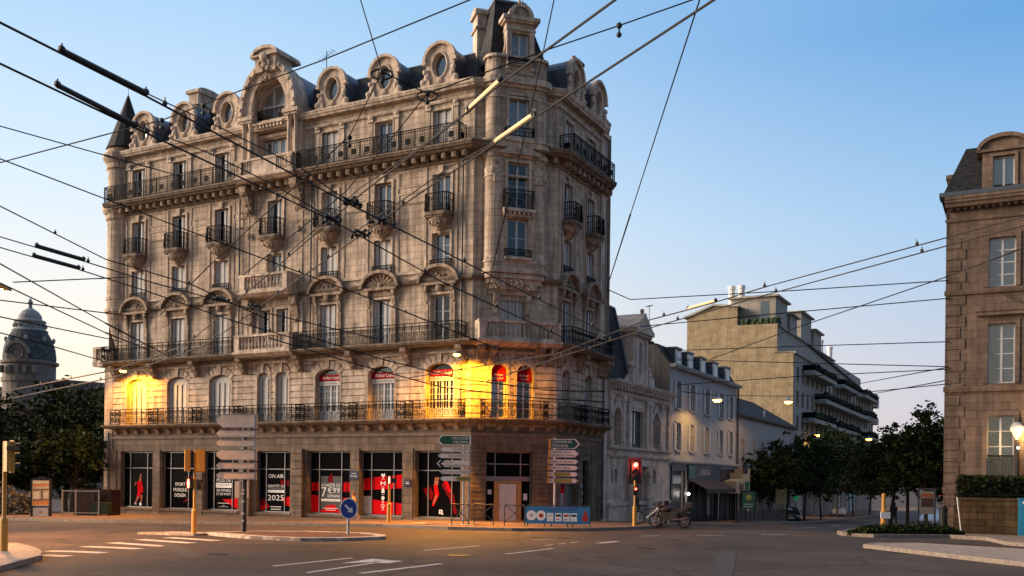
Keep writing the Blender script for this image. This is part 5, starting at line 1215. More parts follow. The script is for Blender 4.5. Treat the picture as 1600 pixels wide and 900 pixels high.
mb = MB(); mb.box(.3, 3.5, -.12, 0, 3.0, 3.4); mb.box(.3, .55, -.1, 0, -1.4, 3.0); mb.box(3.25, 3.5, -.1, 0, -1.4, 3.0); mb.box(.55, 3.25, .15, .2, -1.4, 3.0); mb.box(.8, 3.0, .1, .15, 2.1, 2.7, 1); mb.build('shopfront', [M_shopd, M_shut], b3, FB)
mb = MB(); mb.box(4.0, 12.4, -.2, 0, 2.4, 3.5, 0); mb.box(4.1, 5.4, -.21, -.2, 2.5, 3.4, 1); mb.box(7.0, 9.2, -.21, -.2, 2.55, 3.4, 0); mb.text('LE BERGUIN', .62, 8.1, -.215, 2.95, 2, 2.6)
mb.build('shop_sign', [mat('navy fascia', (.02, .025, .05), .5, var=.1), mat('teal fascia', (.02, .09, .10), .5, var=.1), mat('pink white lettering', (.7, .45, .45), .5, var=0)], b3, FB)
mb = MB(); mb.face([(4.2, -.2, 2.4), (12.2, -.2, 2.4), (12.2, -1.5, 1.7), (4.2, -1.5, 1.7)]); mb.face([(4.2, -1.5, 1.7), (12.2, -1.5, 1.7), (12.2, -1.5, 1.4), (4.2, -1.5, 1.4)])
for k in range(9): mb.box(4.3+.95*k, 4.5+.95*k, -1.52, -1.505, 1.4, 1.68, 1)
mb.build('awning', [mat('dark red awning', (.022, .005, .006), .8, var=.2), M_black], b3, FB)
mb = MB()
for u in (4.2, 5.6, 7.2, 8.8, 10.4, 12.0): mb.box(u, u+.2, -.08, .0, -1.4, 2.2)
mb.box(4.2, 12.2, .15, .2, -1.4, 2.2); mb.box(9.2, 9.5, -.12, -.08, -.4, 1.2, 1); mb.build('shopfront', [M_shopd, M_shut], b3, FB)
mb = MB(); mb.box(12.8, 17.5, -.15, 0, 2.4, 3.3); mb.box(12.9, 17.4, .15, .2, -1.6, 2.4)
for u in (12.8, 14.3, 15.8, 17.3): mb.box(u, u+.18, -.1, 0, -1.6, 2.4)
mb.build('shopfront', M_shopd, b3, FB)
mb = MB(); mb.tube([(W-.1, -.15, -1.8), (W-.1, -.15, 10.3)], .09, 8); mb.build('rain_pipe', M_pipe, b3, FB)
# white hooded sign box projecting from the shop
mb = MB(); mb.extr([(13.2, 1.3), (17.6, 1.3), (17.6, 3.4), (16.6, 3.4), (16.6, 3.0), (15.2, 3.0), (15.2, 2.5), (13.2, 2.3)], -1.3, -.2); mb.build('sign_box', mat('cream sign board', (.40, .33, .23), .7, var=.15), b3, FB)
mb = MB(); mb.box(15.9, 17.2, -1.33, -1.3, 1.6, 2.3, 0); mb.box(14.0, 15.4, -1.33, -1.3, 1.6, 2.1, 1); mb.box(15.2, 16.6, -1.35, -1.3, 3.0, 3.6, 2); mb.build('sign_panel', [mat('green sign', (.02, .12, .06), .5, var=.2), mat('plum sign', (.12, .05, .07), .5, var=.2), M_black], b3, FB)

# ---- low pale house with a slate roof and one brick chimney
O4 = O3+dR*17.95; FB = frame(O4, dR); W = 24.0
b4 = tag(empty('low_house', (O4.x, O4.y, g(O4.x, O4.y))), 'low pale house with a plain slate roof and one brick chimney, beyond the white house', 'house')
us = [2.2, 6.2, 9.6, 13, 16.4, 20]
ops = [(u-.5, u+.5, 4.0, 6.0, 0) for u in us]+[(1, 6, -2.6, 1.4, 0), (8, 14, -2.6, 1.4, 0), (16, 22, -2.6, 1.4, 0)]
facade(FB, b4, W, -3, 8.0, ops, M_b4)
for o in ops[:6]: simple_window(FB, b4, o, .12, None, 3)
for o in ops[6:]:
    mb = MB(); mb.box(o[0], o[1], .12, .18, -3, 1.4); mb.box(o[0]-.1, o[1]+.1, -.15, 0, 1.4, 2.3, 1); mb.build('shopfront', [M_shopd, M_redd], b4, FB)
mb = MB(); run(mb, 0, W, slab_profile(-.35, 8.1, .2)); mb.build('eaves', M_stone_d, b4, FB)
mb = MB(); gable_roof(mb, W, 8.1, 11, 9, -.4); mb.build('roof', M_slate, b4, FB)
mb = MB(); mb.box(.3, 3.6, 1.6, 2.4, 8.2, 10.2); mb.box(.2, 3.7, 1.5, 2.5, 10.2, 10.35)
for k in range(4): mb.lathe([(.16, 10.35), (.18, 10.7), (.12, 10.8)], 7, (.8+.75*k, 2))
mb.build('chimney', M_brick, b4, FB)
for u in (0, W): mb = MB(); mb.face([(u, 0, -3), (u, 9, -3), (u, 9, 8.1), (u, 4.5, 11), (u, 0, 8.1)]); mb.build('side_wall', M_b4, b4, FB)

# ---- tall apartment building with the blank ochre gable
nin = Vector((-dR.y, dR.x, 0)); O5 = P1+nin*2.0+dR*69.14; FB = frame(O5, dR); W = 68.0
b5 = tag(empty('apartment_building', (O5.x, O5.y, g(O5.x, O5.y))), 'long cream apartment building with a blank ochre gable and rows of balconies', 'building')
FG = frame(O5-dL*22.0, dL)      # gable plane, u = 22 at the street corner
mb = MB(); G = [(9.05, -4), (22, -4), (22, 17.52), (20.07, 17.7), (20.07, 21.0), (15.3, 21.05), (15.3, 23.3), (12.4, 23.62), (9.05, 22.4)]
mb.extr(G, 0, .4); mb.build('gable_wall', M_ochre, b5, FG)
mb = MB(); mb.extr([(8.7, 22.25), (12.4, 23.62), (15.5, 23.3), (15.5, 23.5), (12.4, 23.85), (8.6, 22.5)], -.25, 8); mb.build('gable_roof', mat('pale metal roof edge', (.38, .40, .38), .6, var=.1), b5, FG)
for u in (13.9, 15.1):
    mb = MB(); mb.lathe([(.42, 22), (.42, 25.9), (.5, 25.9), (.5, 26.3)], 10, (u, 2.5)); mb.build('chimney', M_white, b5, FG)
mb = MB(); mb.box(15.9, 17.2, 3, 4, 22.5, 24.2); mb.build('chimney', M_conc2, b5, FG)
ops = []
for z in (14.4, 11.5, 8.6, 5.7, 2.8):
    for k in range(22): u = 2.0+3.05*k; ops.append((u, u+1.25, z, z+1.65, 0))
facade(FB, b5, W, -4, 17.5, ops, M_conc2)
M_fr5 = mat('brown window joinery', (.12, .11, .10), .6, var=.1)
for k, o in enumerate(ops):
    if k < 66 or k % 22 < 8:
        mb = MB(); a, b, z0, z1 = o[:4]; mb.box(a, b, .2, .25, z0, z1, 1); mb.box(a, a+.08, .16, .2, z0, z1); mb.box(b-.08, b, .16, .2, z0, z1); mb.box((a+b)/2-.04, (a+b)/2+.04, .16, .2, z0, z1); mb.box(a+.08, b-.08, .16, .2, z1-.35 if k % 3 == 0 else z1-.08, z1)
        mb.box(a-.05, b+.05, -.08, 0, z0-.1, z0); mb.build('window', [M_fr5, M_glass], b5, FB)
M_geran = mat('balcony plants', (.02, .03, .012), .9, var=.6, vscale=6)
for u0, u1, z in ((5.5, 21, 15.6), (13.2, 34, 12.7), (5.5, 21, 9.8), (23, 43, 9.6), (27.5, 43, 15.9), (34.5, 57, 12.7), (48, 64, 16.2), (53, 64, 9.6), (50, 62, 12.9)):
    mb = MB(); mb.box(u0, u1, -1.5, 0, z-.25, z); mb.box(u0, u1, -1.5, -1.4, z, z+.25); o = mb.build('balcony', M_conc2, b5, FB)
    mb = MB(); mb.box(u0, u1, -1.48, -1.44, z+.95, z+1.0); mb.box(u0, u1, -1.47, -1.45, z+.3, z+.34)
    for k in range(int((u1-u0)/.22)): mb.box(u0+.22*k, u0+.22*k+.05, -1.48, -1.45, z+.25, z+.95)
    for s in (u0, u1-.04): mb.box(s, s+.04, -1.45, 0, z+.3, z+1.0)
    mb.build('railing', M_iron, o, FB)
    mb = MB(); rn = random.Random(int(u0*10+z))
    for k in range(int((u1-u0)*7)): u = rn.uniform(u0+.2, u1-.2); q = rn.uniform(.05, .2); mb.ball((u, -1.4+rn.uniform(-.2, .15), z+.75+rn.uniform(-.3, .4)), q, q, q, 5)
    mb.build('foliage', M_geran, o, FB)
for u, z in ((66.5, 15.8), (66.5, 12.8), (66.5, 9.8)):
    mb = MB(); mb.box(66.2, 69.2, -.8, 1.2, z-.2, z); mb.box(69.1, 69.2, -.8, 1.2, z, z+1); mb.box(66.2, 69.1, -.8, -.72, z, z+1); mb.build('balcony', M_conc2, b5, FB)
# set-back top storey and roof boxes
mb = MB(); mb.box(.4, W, 2.2, 12, 17.5, 20.9); mb.box(0, W, -.25, 2.2, 17.4, 17.65); mb.box(.3, 40, 1.9, 12, 20.9, 21.1); mb.build('top_storey', M_conc2, b5, FB)
mb = MB(); mb.idx([(18, 1.9, 20.9), (W+.5, 1.9, 19.0), (W+.5, 12, 19.4), (18, 12, 22.3), (18, 1.9, 21.1), (W+.5, 1.9, 19.2), (W+.5, 12, 19.7), (18, 12, 22.6)], [(0, 1, 2, 3), (4, 5, 6, 7), (0, 1, 5, 4), (1, 2, 6, 5), (3, 0, 4, 7)]); mb.build('sloping_roof', M_roofd, b5, FB)
for u0, u1, v0, v1, z in ((2, 8.5, 2.6, 8, 24.6), (8.9, 13, 2.3, 5.5, 23.4), (17, 24, 2.6, 8, 25.0), (24.5, 30, 2.3, 5.5, 23.6)):
    mb = MB(); mb.box(u0, u1, v0, v1, 20.9, z); mb.box(u0-.4, u1+.4, v0-.4, v1+.4, z, z+.22); r_ = mb.build('roof_box', M_conc2, b5, FB)
    mb = MB(); mb.box(u0-.02, u0, v0+.8, v0+1.8, 21.4, z-.5); mb.build('window', M_glass, r_, FB)
for u in (36, 44): 
    mb = MB(); mb.lathe([(.4, 20), (.4, 23.4), (.48, 23.4), (.48, 23.8)], 8, (u, 3.5)); mb.build('chimney', M_white, b5, FB)
mb = MB(); rn = random.Random(3)
for k in range(160): q = rn.uniform(.15, .4); mb.ball((15.6+4.4*rn.random(), rn.uniform(.3, 1.4), 21.1+.5*rn.random()), q, q, q, 5)
mb.build('terrace_planting', mat('terrace hedge', (.03, .05, .02), .9, var=.5, vscale=4), b5, FG)
for k in range(9):
    u = 6+7*k; mb = MB(); mb.box(u, u+5.5, -.05, .25, -3.5, .9); mb.box(u-.2, u+5.7, -.2, 0, .9, 1.7, 1 if k in (0, 4) else 0); mb.build('shopfront', [M_shopd, M_redd], b5, FB)
mb = MB(); mb.box(42, 46, -.12, -.06, -2.2, .5); mb.build('shop_poster', mat('pale blue poster', (.16, .30, .36), .6, var=.2), b5, FB)

# ---- brown stone building on the right
O6 = Vector((21.75, 48.6, 0)); FB = frame(O6, dL); W = 16
b6 = tag(empty('brown_stone_building', (O6.x, O6.y, g(O6.x, O6.y))), 'brown stone civic building with tall white windows and a slate mansard, at the right edge', 'building')
M_b6 = masonry('brown pink stone', (.235, .172, .135), .95, .40, .010, var=.10, streak=.25)
ops = [(c-.6, c+.6, z0, z1, 0) for c in (2.48, 6.3, 10.1, 13.9) for z0, z1 in ((2.7, 5.72), (7.32, 10.25), (12.08, 14.5))]
facade(FB, b6, W, -1.5, 16.3, ops, M_b6, depth=.4)
for o in ops: simple_window(FB, b6, o, .22, None, 4)
mb = MB(); 
for u0 in (0,):
    for k in range(28): mb.box(-.03, .62 if k % 2 else .85, -.045, 0, -1+.56*k, -.5+.56*k)
mb.box(-.05, 0, -.05, 8, -1.5, 16)
run(mb, -.1, W, slab_profile(-.7, 16.6, .5)); run(mb, -.1, W, slab_profile(-.2, 12.0, .22)); run(mb, -.1, W, slab_profile(-.2, 7.2, .26)); run(mb, -.1, W, slab_profile(-.12, 15.6, .15)); run(mb, -.1, W, slab_profile(-.15, 2.2, .3))
for k in range(50): u = W*(k+.5)/50; mb.box(u-.07, u+.07, -.3, 0, 15.98, 16.1)
for c in (2.48, 6.3, 10.1, 13.9):
    for z0, z1 in ((2.7, 5.72), (7.32, 10.25), (12.08, 14.5)): surround(mb, (c-.6, c+.6, z0, z1), 0, .2, key=False)
    mb.box(c-1.1, c+1.1, -.3, 0, 10.65, 10.85); mb.extr([(c-1.15, 10.85), (c+1.15, 10.85), (c+1.15, 10.95), (c, 11.6), (c-1.15, 10.95)], -.35, 0)
mb.build('mouldings', M_b6, b6, FB)
mb = MB()
for k in range(16): u = 2.0+.066*k; mb.box(u-.008, u+.008, .1, .13, 2.75, 3.75)
mb.box(1.9, 3.1, .1, .14, 3.72, 3.78); mb.build('railing', M_iron, b6, FB)
mb = MB(); S = [(-.3, -.35, 16.6), (W, -.35, 16.6), (W, 1.4, 19.4), (.75, 1.1, 19.4)]; mb.face(S); mb.face([(-.3, -.35, 16.6), (.75, 1.1, 19.4), (.75, 8, 19.4), (-.3, 9, 16.6)]); mb.face([(.75, 1.1, 19.4), (W, 1.4, 19.4), (W, 8, 19.6), (.75, 8, 19.6)]); mb.build('mansard_roof', M_slate, b6, FB)
mb = MB(); run(mb, -.35, W, [(.3, 16.6), (-.72, 16.6), (-.72, 16.8), (.3, 16.85)]); mb.build('gutter', M_zinc, b6, FB)
for c in (2.5, 6.3):
    mb = MB(); ops_d = [(c-.48, c+.48, 16.75, 18.4, 0)]; wall(mb, c-.95, c+.95, 16.6, 18.8, ops_d, -.3, .25)
    for s in (-1, 1): mb.face([(c+s*.95, -.3, 16.6), (c+s*.95, 1.5, 16.6), (c+s*.95, 1.5, 18.8), (c+s*.95, -.3, 18.8)])
    A = arc(c, 18.75, 1.05, .55, PI, 0, 12); B = arc(c, 18.75, 1.2, .75, PI, 0, 12)
    for k in range(12): mb.extr([A[k], B[k], B[k+1], A[k+1]], -.5, 1.6)
    mb.extr(arc(c, 18.75, 1.08, .58, 0, PI, 12), -.32, 1.5); mb.box(c-1.2, c+1.2, -.45, 1.2, 18.65, 18.78); surround(mb, ops_d[0], -.3, .14, key=False)
    d = mb.build('dormer', M_b6, b6, FB); simple_window(FB, d, (c-.48, c+.48, 16.75, 18.4), -.1, None, 1)
mb = MB(); mb.box(-.1, .6, 1.6, 3.4, 16.6, 18.1); mb.box(-.2, .7, 1.5, 3.5, 18.1, 18.3); mb.build('chimney', M_b6, b6, FB)
# low rubble wall in front of it, with iron fence on top
FW = frame(Vector((21.84, 48.3, 0))-nin*-.0+Vector((-.15, -.9, 0)), dL); w_ = tag(empty('garden_wall', (22.2, 47.2, g(22.2, 47.2))), 'low mossy rubble wall below the brown stone building', 'wall')
mb = MB(); mb.box(0, 9, 0, .45, -.8, 1.55); mb.box(-.03, 9, -.06, .5, 1.55, 1.68); mb.build('masonry', masonry('mossy rubble', (.12, .075, .035), .7, .32, .02, var=.3, streak=.35), w_, FW)
mb = MB()
for k in range(75): u = .06+.12*k; mb.box(u-.01, u+.01, .2, .22, 1.68, 2.6)
mb.box(0, 9, .19, .23, 2.45, 2.5); mb.box(0, 9, .19, .23, 1.8, 1.85); mb.build('fence', M_iron, w_, FW)

# ---- domed building far behind on the left
dx, dy = -100.1, 200; b7 = tag(empty('domed_building', (dx, dy, -1)), 'distant station building with a tall grey dome and lantern, above the trees', 'building'); FD = Matrix.Translation((dx, dy, 0))
M_dst = mat('distant grey stone', (.20, .17, .15), .9, var=.2, vscale=.6, streak=.3); M_dom = masonry('dome slates', (.09, .105, .12), .8, .5, .03, var=.3, streak=.25)
mb = MB(); mb.lathe([(5.0, 15), (5.0, 20.6), (5.3, 20.8), (5.3, 21.6), (5.0, 21.8), (5.0, 24.3), (5.5, 24.5), (5.6, 25.0), (5.0, 25.2)], 24); mb.build('drum', M_dst, b7, FD)
mb = MB(); mb.lathe([(5.0, 25.0), (5.05, 26.0), (4.85, 27.8), (4.4, 29.3), (3.75, 30.6), (3.3, 31.4)], 24); mb.build('dome', M_dom, b7, FD)
mb = MB(); mb.lathe([(3.3, 31.2), (3.5, 31.5), (2.9, 31.9), (2.75, 33.0), (3.1, 33.3), (3.0, 33.6), (2.35, 33.8)], 24); mb.lathe([(2.3, 33.7), (2.2, 34.6), (1.6, 35.5), (.7, 36.1), (.4, 36.3), (.35, 37.0), (.55, 37.4), (.3, 37.9), (.05, 38.3)], 16)
for k in range(14):
    a = 2*PI*k/14; mb.ball((3.0*math.cos(a), 3.0*math.sin(a), 32.5), .3, .3, .5, 6)
for k in range(8): a = 2*PI*k/8+.3; mb.ball((4.5*math.cos(a), 4.5*math.sin(a), 29.6), .4, .4, .6, 6)
mb.build('lantern', mat('pale grey dome stone', (.25, .26, .26), .85, var=.15), b7, FD)
mb = MB(); A = arc(0, 26.3, 1.9, 2.0, PI, 0, 14); B = arc(0, 26.3, 2.4, 2.5, PI, 0, 14)
for k in range(14): mb.extr([A[k], B[k], B[k+1], A[k+1]], -5.4, -3.0)
mb.extr([(-2.0, 24.6), (2.0, 24.6)]+arc(0, 26.3, 2.0, 2.1, 0, PI, 12), -5.05, -3.2); mb.tube([(1.2*math.cos(q), -5.1, 26.4+1.2*math.sin(q)) for q in [2*PI*k/20 for k in range(20)]], .2, 6, closed=True)
for u in (-3.4, -1.6, 0, 1.6, 3.4): mb.box(u-.3, u+.3, -5.3, -4.0, 22.4, 23.9)
mb.build('arched_window', M_dst, b7, FD)
mb = MB(); mb.box(-30, 26, 4, 14, -3, 19.6); mb.box(-30, 26, 3.5, 14.5, 19.6, 20.2); mb.extr([(0, 20.2), (26, 20.2), (26, 20.6), (5, 22.0), (0, 22)], 5, 12)
for k in range(26): u = -29+2.1*k; mb.box(u, u+.9, 3.9, 4, 14, 18, 0)
mb.build('wing', M_dst, b7, FD)

# ================================================================== TREES AND SHRUBS
M_leaf = [mat('leaves dark green', (.020, .032, .010), .75, var=.45, vscale=.7, spec=.06), mat('leaves mid green', (.030, .042, .013), .75, var=.45, vscale=.9, spec=.06), mat('leaves deep green', (.012, .019, .007), .8, var=.45, vscale=.6, spec=.05)]
def crown_mesh(seed, blobs, n, leaf, gap=.25):
    """leaf clumps spread through several uneven lobes; more of them near the outside, sprays poking out"""
    rn = random.Random(seed); mb = MB(); tot = sum(b[3]*b[4]*b[5] for b in blobs)
    cl = []
    for b in blobs:
        for k in range(max(6, int(60*b[3]*b[4]*b[5]/tot*len(blobs)/2))):
            v = Vector((rn.gauss(0, 1), rn.gauss(0, 1), rn.gauss(0, 1))).normalized(); q = rn.uniform(.5, 1.22)
            cl.append((b[0]+v.x*b[3]*q, b[1]+v.y*b[4]*q, b[2]+v.z*b[5]*q, rn.uniform(.12, .30)*(b[3]+b[5])/2))
    for k in range(n):
        c = cl[rn.randrange(len(cl))]; v = Vector((rn.gauss(0, 1), rn.gauss(0, 1), rn.gauss(0, .8)))*c[3]*.62
        p = Vector(c[:3])+v; s = leaf*rn.uniform(.6, 1.35)
        a = Vector((rn.gauss(0, 1), rn.gauss(0, 1), rn.gauss(0, .6))).normalized(); b_ = a.cross(Vector((rn.gauss(0, 1), rn.gauss(0, 1), rn.gauss(0, 1)))).normalized()
        m = 0 if rn.random() < .5 else (1 if rn.random() < .6 else 2)
        mb.face([p-a*s*.5, p-b_*s*.28, p+a*s*.5, p+b_*s*.28], m)
    return mb
def tree(name, x, y, h, blobs, n, leaf, label, group, trunk_h, r=.14, seed=1, cat='tree'):
    z = g(x, y); o = tag(empty(name, (x, y, z)), label, cat, group); M = WM[o.name]; rn = random.Random(seed)
    t = MB(); bend = rn.uniform(-.15, .15); top = (bend*1.5, rn.uniform(-.1, .1), trunk_h)
    t.tube([(0, 0, -.1), (bend*.4, 0, trunk_h*.45), top], r, 8, r1=r*.7)
    for b in blobs:
        for k in range(2):
            e = (b[0]+rn.uniform(-.4, .4)*b[3], b[1]+rn.uniform(-.4, .4)*b[4], b[2]+rn.uniform(-.2, .5)*b[5]); mid = ((top[0]+e[0])*.5, (top[1]+e[1])*.5, (top[2]+e[2])*.5+.1)
            t.tube([top, mid, e], r*.5, 6, r1=r*.12)
    t.build('trunk', M_bark, o, M)
    crown_mesh(seed, blobs, n, leaf).build('crown', M_leaf, o, M); return o
GL = 'trees left of the corner building'
def left_tree(x, y, h, r, lab, seed, n=5200):
    rn = random.Random(seed); bl = [(rn.uniform(-.5, .5)*r, rn.uniform(-.5, .5)*r, h*rn.uniform(.38, .82), r*rn.uniform(.5, .75), r*.6, h*rn.uniform(.16, .24)) for k in range(7)]+[(0, 0, h*.86, r*.6, r*.6, h*.16)]
    return tree('broadleaf_tree', x, y, h, bl, n, .42, lab, GL, h*.3, .2, seed)
left_tree(-42.5, 76, 8.9, 5.0, 'dark tree at the left edge, under the dome', 11)
left_tree(-36.0, 78, 10.0, 5.2, 'tallest dark tree on the left, between the dome and the corner building', 12)
left_tree(-30.2, 74, 9.6, 4.2, 'dark tree almost touching the left end of the corner building', 13)
left_tree(-34.6, 66, 5.4, 3.4, 'lower bushy tree behind the lit advertising panel', 14, 4200)
left_tree(-29.6, 65, 5.6, 3.3, 'lower bushy tree behind the brown container', 15, 4200)
left_tree(-40.5, 68, 5.6, 3.6, 'lower bushy tree at the left edge beside the traffic signal', 16, 4200)
left_tree(-49, 84, 9.5, 5.5, 'dark tree partly cut by the left edge, farthest from the corner building', 17, 4000)
sh = tag(crown_mesh(21, [(0, 0, .9, 1.2, .8, .9), (.9, 0, .6, .9, .7, .6), (-1.0, 0, .6, .8, .7, .6)], 1500, .26).build('silver_shrub', mat('silver grey leaves', (.10, .10, .10), .8, var=.35), None, TM(-31.2, 60.3, g(-31.2, 60.3))), 'pale silvery shrub beside the lit advertising panel', 'shrub')
GS = 'street trees along the side street'
def street_tree(x, y, h, r, lab, seed, n=4200, th=2.4, grp=GS, leaf=.34):
    rn = random.Random(seed); bl = [(rn.uniform(-.55, .55)*r, rn.uniform(-.55, .55)*r, th+(h-th)*rn.uniform(.22, .75), r*rn.uniform(.45, .7), r*.6, (h-th)*rn.uniform(.2, .3)) for k in range(7)]+[(0, 0, h-(h-th)*.24, r*.5, r*.5, (h-th)*.24)]
    return tree('street_tree', x, y, h, bl, n, leaf, lab, grp, th+.5, .13, seed)
for i, (u, n_, h, r, lab) in enumerate(((39.5, 2.2, 6.6, 2.4, 'small dark street tree before the low house, first in the row'), (46, 2.4, 8.2, 3.0, 'dark street tree beside the tall grey lamp post, before the low house'), (53, 2.6, 9.2, 3.5, 'dark street tree standing behind the parked dark car'), (61, 2.8, 10.2, 3.9, 'dark street tree below the first balconies of the apartment building'), (71, 2.8, 10.6, 4.0, 'dark street tree between the dark car and the white car'), (83, 2.8, 10.6, 4.0, 'dark street tree behind the white car'), (98, 2.8, 10, 3.8, 'dark street tree farthest down the row'))):
    x, y = Ru(u, n_); street_tree(x, y, h, r, lab, 40+i)
GR = 'trees in front of the brown stone building'
street_tree(22.4, 52.2, 6.9, 2.7, 'leafy tree closest to the brown stone building, with the tallest crown', 51, 9000, 2.0, GR, .24)
street_tree(22.4, 57.2, 6.0, 2.6, 'leafy tree left of the tallest crown, with a thin straight trunk', 52, 7000, 1.9, GR, .24)
street_tree(26.0, 63.5, 6.3, 3.1, 'leafy tree standing behind the other two by the brown stone building', 53, 5000, 2.2, GR, .28)
street_tree(24.6, 50.6, 4.0, 1.7, 'low leafy tree overlapping the lower windows of the brown stone building', 56, 3500, 1.5, GR, .24)
for i, (u, n_, h, lab) in enumerate(((48, 17, 6.2, 'tree across the side street from the white car'), (70, 17, 6.6, 'tree farther down the right side of the side street'), (100, 17, 7.5, 'last tree on the right side of the side street, near the far lamps'))):
    x, y = Ru(u, n_); street_tree(x, y, h, 2.9, lab, 60+i, 4000, 2.4, 'trees on the right of the side street')
# low planting in front of the right-hand trees
rn = random.Random(9); mb = MB()
for k in range(5200):
    t = rn.random(); w = rn.uniform(-.5, .5); x = 14.9+5.2*t+.2*w; y = 42.6+.8*t+w*(1.2 if t > .1 else .5); s = rn.uniform(.07, .2); z = g(x, y)+.13+rn.random()*.34*(1-abs(w))*min(1, t*6, (1-t)*8+.2)
    a = Vector((rn.gauss(0, 1), rn.gauss(0, 1), rn.gauss(0, 1))).normalized(); b = a.cross(Vector((rn.gauss(0, 1), rn.gauss(0, 1), rn.gauss(0, 1)))).normalized(); p = Vector((x, y, z)); mb.face([p-a*s, p-b*s*.5, p+a*s, p+b*s*.5], rn.randrange(3))
tag(mb.build('low_planting', M_leaf), 'low green ground cover at the foot of the right-hand trees', 'planting', kind='stuff')

# iron covers and a darker trench patch in the carriageway
M_cover = mat('cast iron cover', (.03, .026, .024), .55, .4, var=.4, vscale=8, bump=.4, bscale=20)
for x, y, r in ((-1.6, 29.4, .36), (4.6, 33.5, .36), (-8.8, 28.9, .36), (6.5, 38.3, .3), (1.0, 38.8, .3)):
    mb = MB(); mb.lathe([(r, g(x, y)+.004), (r, g(x, y)+.012), (r*.86, g(x, y)+.012), (r*.86, g(x, y)+.008)], 20, (x, y)); structure(mb.build('manhole_cover', M_cover))
mb = MB()
for a, b, w in (((-3.5, 36.6), (9.5, 40.6), .55), ((5.2, 24), (7.4, 33), .6), ((-12, 33.5), (-9, 27.5), .5)): stripe(mb, a, b, w)
structure(mb.build('trench_patch', mat('newer dark asphalt', (.032, .026, .023), .85, var=.35, vscale=3, bump=.3, bscale=50)))

mb = MB(); rn = random.Random(31)
for k in range(4200):
    p = Vector((rn.uniform(.1, 8.8), .75+rn.gauss(0, .22), 1.5+1.25*rn.random()**.8)); a = Vector((rn.gauss(0, 1), rn.gauss(0, 1), rn.gauss(0, 1))).normalized(); b = a.cross(Vector((rn.gauss(0, 1), rn.gauss(0, 1), rn.gauss(0, 1)))).normalized(); s = rn.uniform(.08, .17); mb.face([p-a*s, p-b*s*.55, p+a*s, p+b*s*.55], rn.randrange(3))
tag(mb.build('clipped_hedge', M_leaf, None, FW), 'dark hedge behind the iron fence on top of the rubble wall', 'hedge')
# ================================================================== STREET FURNITURE
M_sign_g = mat('green road sign', (.004, .075, .045), .4, var=.08); M_sign_w = mat('off white road sign', (.66, .63, .56), .6, var=.1); M_sign_y = mat('olive yellow sign field', (.26, .24, .04), .5, var=.12)
M_back = mat('sign back with lamplight tint', (.84, .66, .50), .6, .0, var=.15, vscale=4); M_txt = mat('black lettering', (.02, .02, .02), .6, var=0)  # sign backs: warm sodium lamplight is put into the colour of pale plates
M_blue = mat('blue sign', (.01, .05, .28), .35, var=.06)
def arrow_sign(F, parent, x0, x1, z0, z1, tip, mats, lines, fields=None, d=.07, edge=True):
    """finger board: box section with a pointed end; tip = -1 points left"""
    h = z1-z0; zc = (z0+z1)/2; q = min(.22, h*.55)
    P = [(x0+q, z0), (x1, z0), (x1, z1), (x0+q, z1), (x0, zc)] if tip < 0 else [(x0, z0), (x1-q, z0), (x1, zc), (x1-q, z1), (x0, z1)]
    mb = MB(); mb.extr(P, -d, 0, m=0)
    c = Vector(((x0+x1)/2, zc)); I = [(c.x+(p[0]-c.x)*(1-.07/(x1-x0)*2), c.y+(p[1]-c.y)*(1-.05/h)) for p in P]
    mb.face([(p[0], -d-.004, p[1]) for p in I], 1)
    if fields:
        for a, b, m in fields: mb.box(a, b, -d-.008, -d-.005, z0+.03, z1-.03, m)
    n = len(lines)
    for k, (s, al, w) in enumerate(lines):
        zz = zc+(n-1)*h*.19-k*h*.40; x = (x1-.12 if al == 'RIGHT' else x0+.14); mb.text(s, h*(.38 if n > 1 else .62), x, -d-.011, zz, 2, w, al)
    if tip > 0: mb.box(x0-.005, x0+.10, -d-.09, -d-.012, z0, z1, 3)  # yellow end cap paints the wall lamp's gold light on the left edge
    return mb.build('sign_panel', mats, parent, F)
# ---- back of a direction sign: six blank finger boards on a black post
F = TM(-10.82, 39.1, g(-10.82, 39.1), .05); o = tag(empty('direction_sign', M=F), 'blank back of a direction sign, six dull boards pointing left on a black post', 'road sign')
mb = MB(); mb.lathe([(.13, -.05), (.13, .1), (.1, .14), (.1, 4.8), (.04, 4.84)], 12)
for z in (.5, .8, 1.3, 1.6, 1.75): mb.box(-.105, .02, -.108, -.09, z, z+.09, 1)
mb.build('post', [M_black, M_shut], o, F)
for z0, z1 in ((4.29, 4.86), (3.92, 4.21), (3.53, 3.82), (2.99, 3.44), (2.63, 2.91), (2.22, 2.52)):
    h = z1-z0; q = h*.45; mb = MB(); P = [(-1.06+q, z0), (.5, z0), (.5, z1), (-1.06+q, z1), (-1.08, (z0+z1)/2+h*.14), (-1.08, (z0+z1)/2-h*.14)]
    mb.extr(P, -.20, -.12, m=0); mb.box(.42, .52, -.215, -.1, z0-.005, z1+.005, 1); mb.box(-.9, .42, -.215, -.2, z1-.035, z1, 1); mb.box(-.9, .42, -.215, -.2, z0, z0+.035, 1)
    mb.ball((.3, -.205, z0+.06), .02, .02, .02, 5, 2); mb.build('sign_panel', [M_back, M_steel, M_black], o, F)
# notice boards on the pier behind
F = TM(-12.35, 44.2, g(-12.35, 44.2)+.13, 0); o = tag(empty('notice_post', M=F), 'slim post with two pale notice boards, behind the blank direction sign', 'notice')
mb = MB(); mb.tube([(0, 0, 0), (0, 0, 2.9)], .04, 8); mb.build('post', M_dsteel, o, F)
for x in (-.32, .1): mb = MB(); mb.box(x, x+.24, -.05, -.02, 1.25, 2.05, 0); mb.box(x+.03, x+.21, -.055, -.05, 1.3, 2.0, 1); mb.build('board', [M_steel, M_shut], o, F)
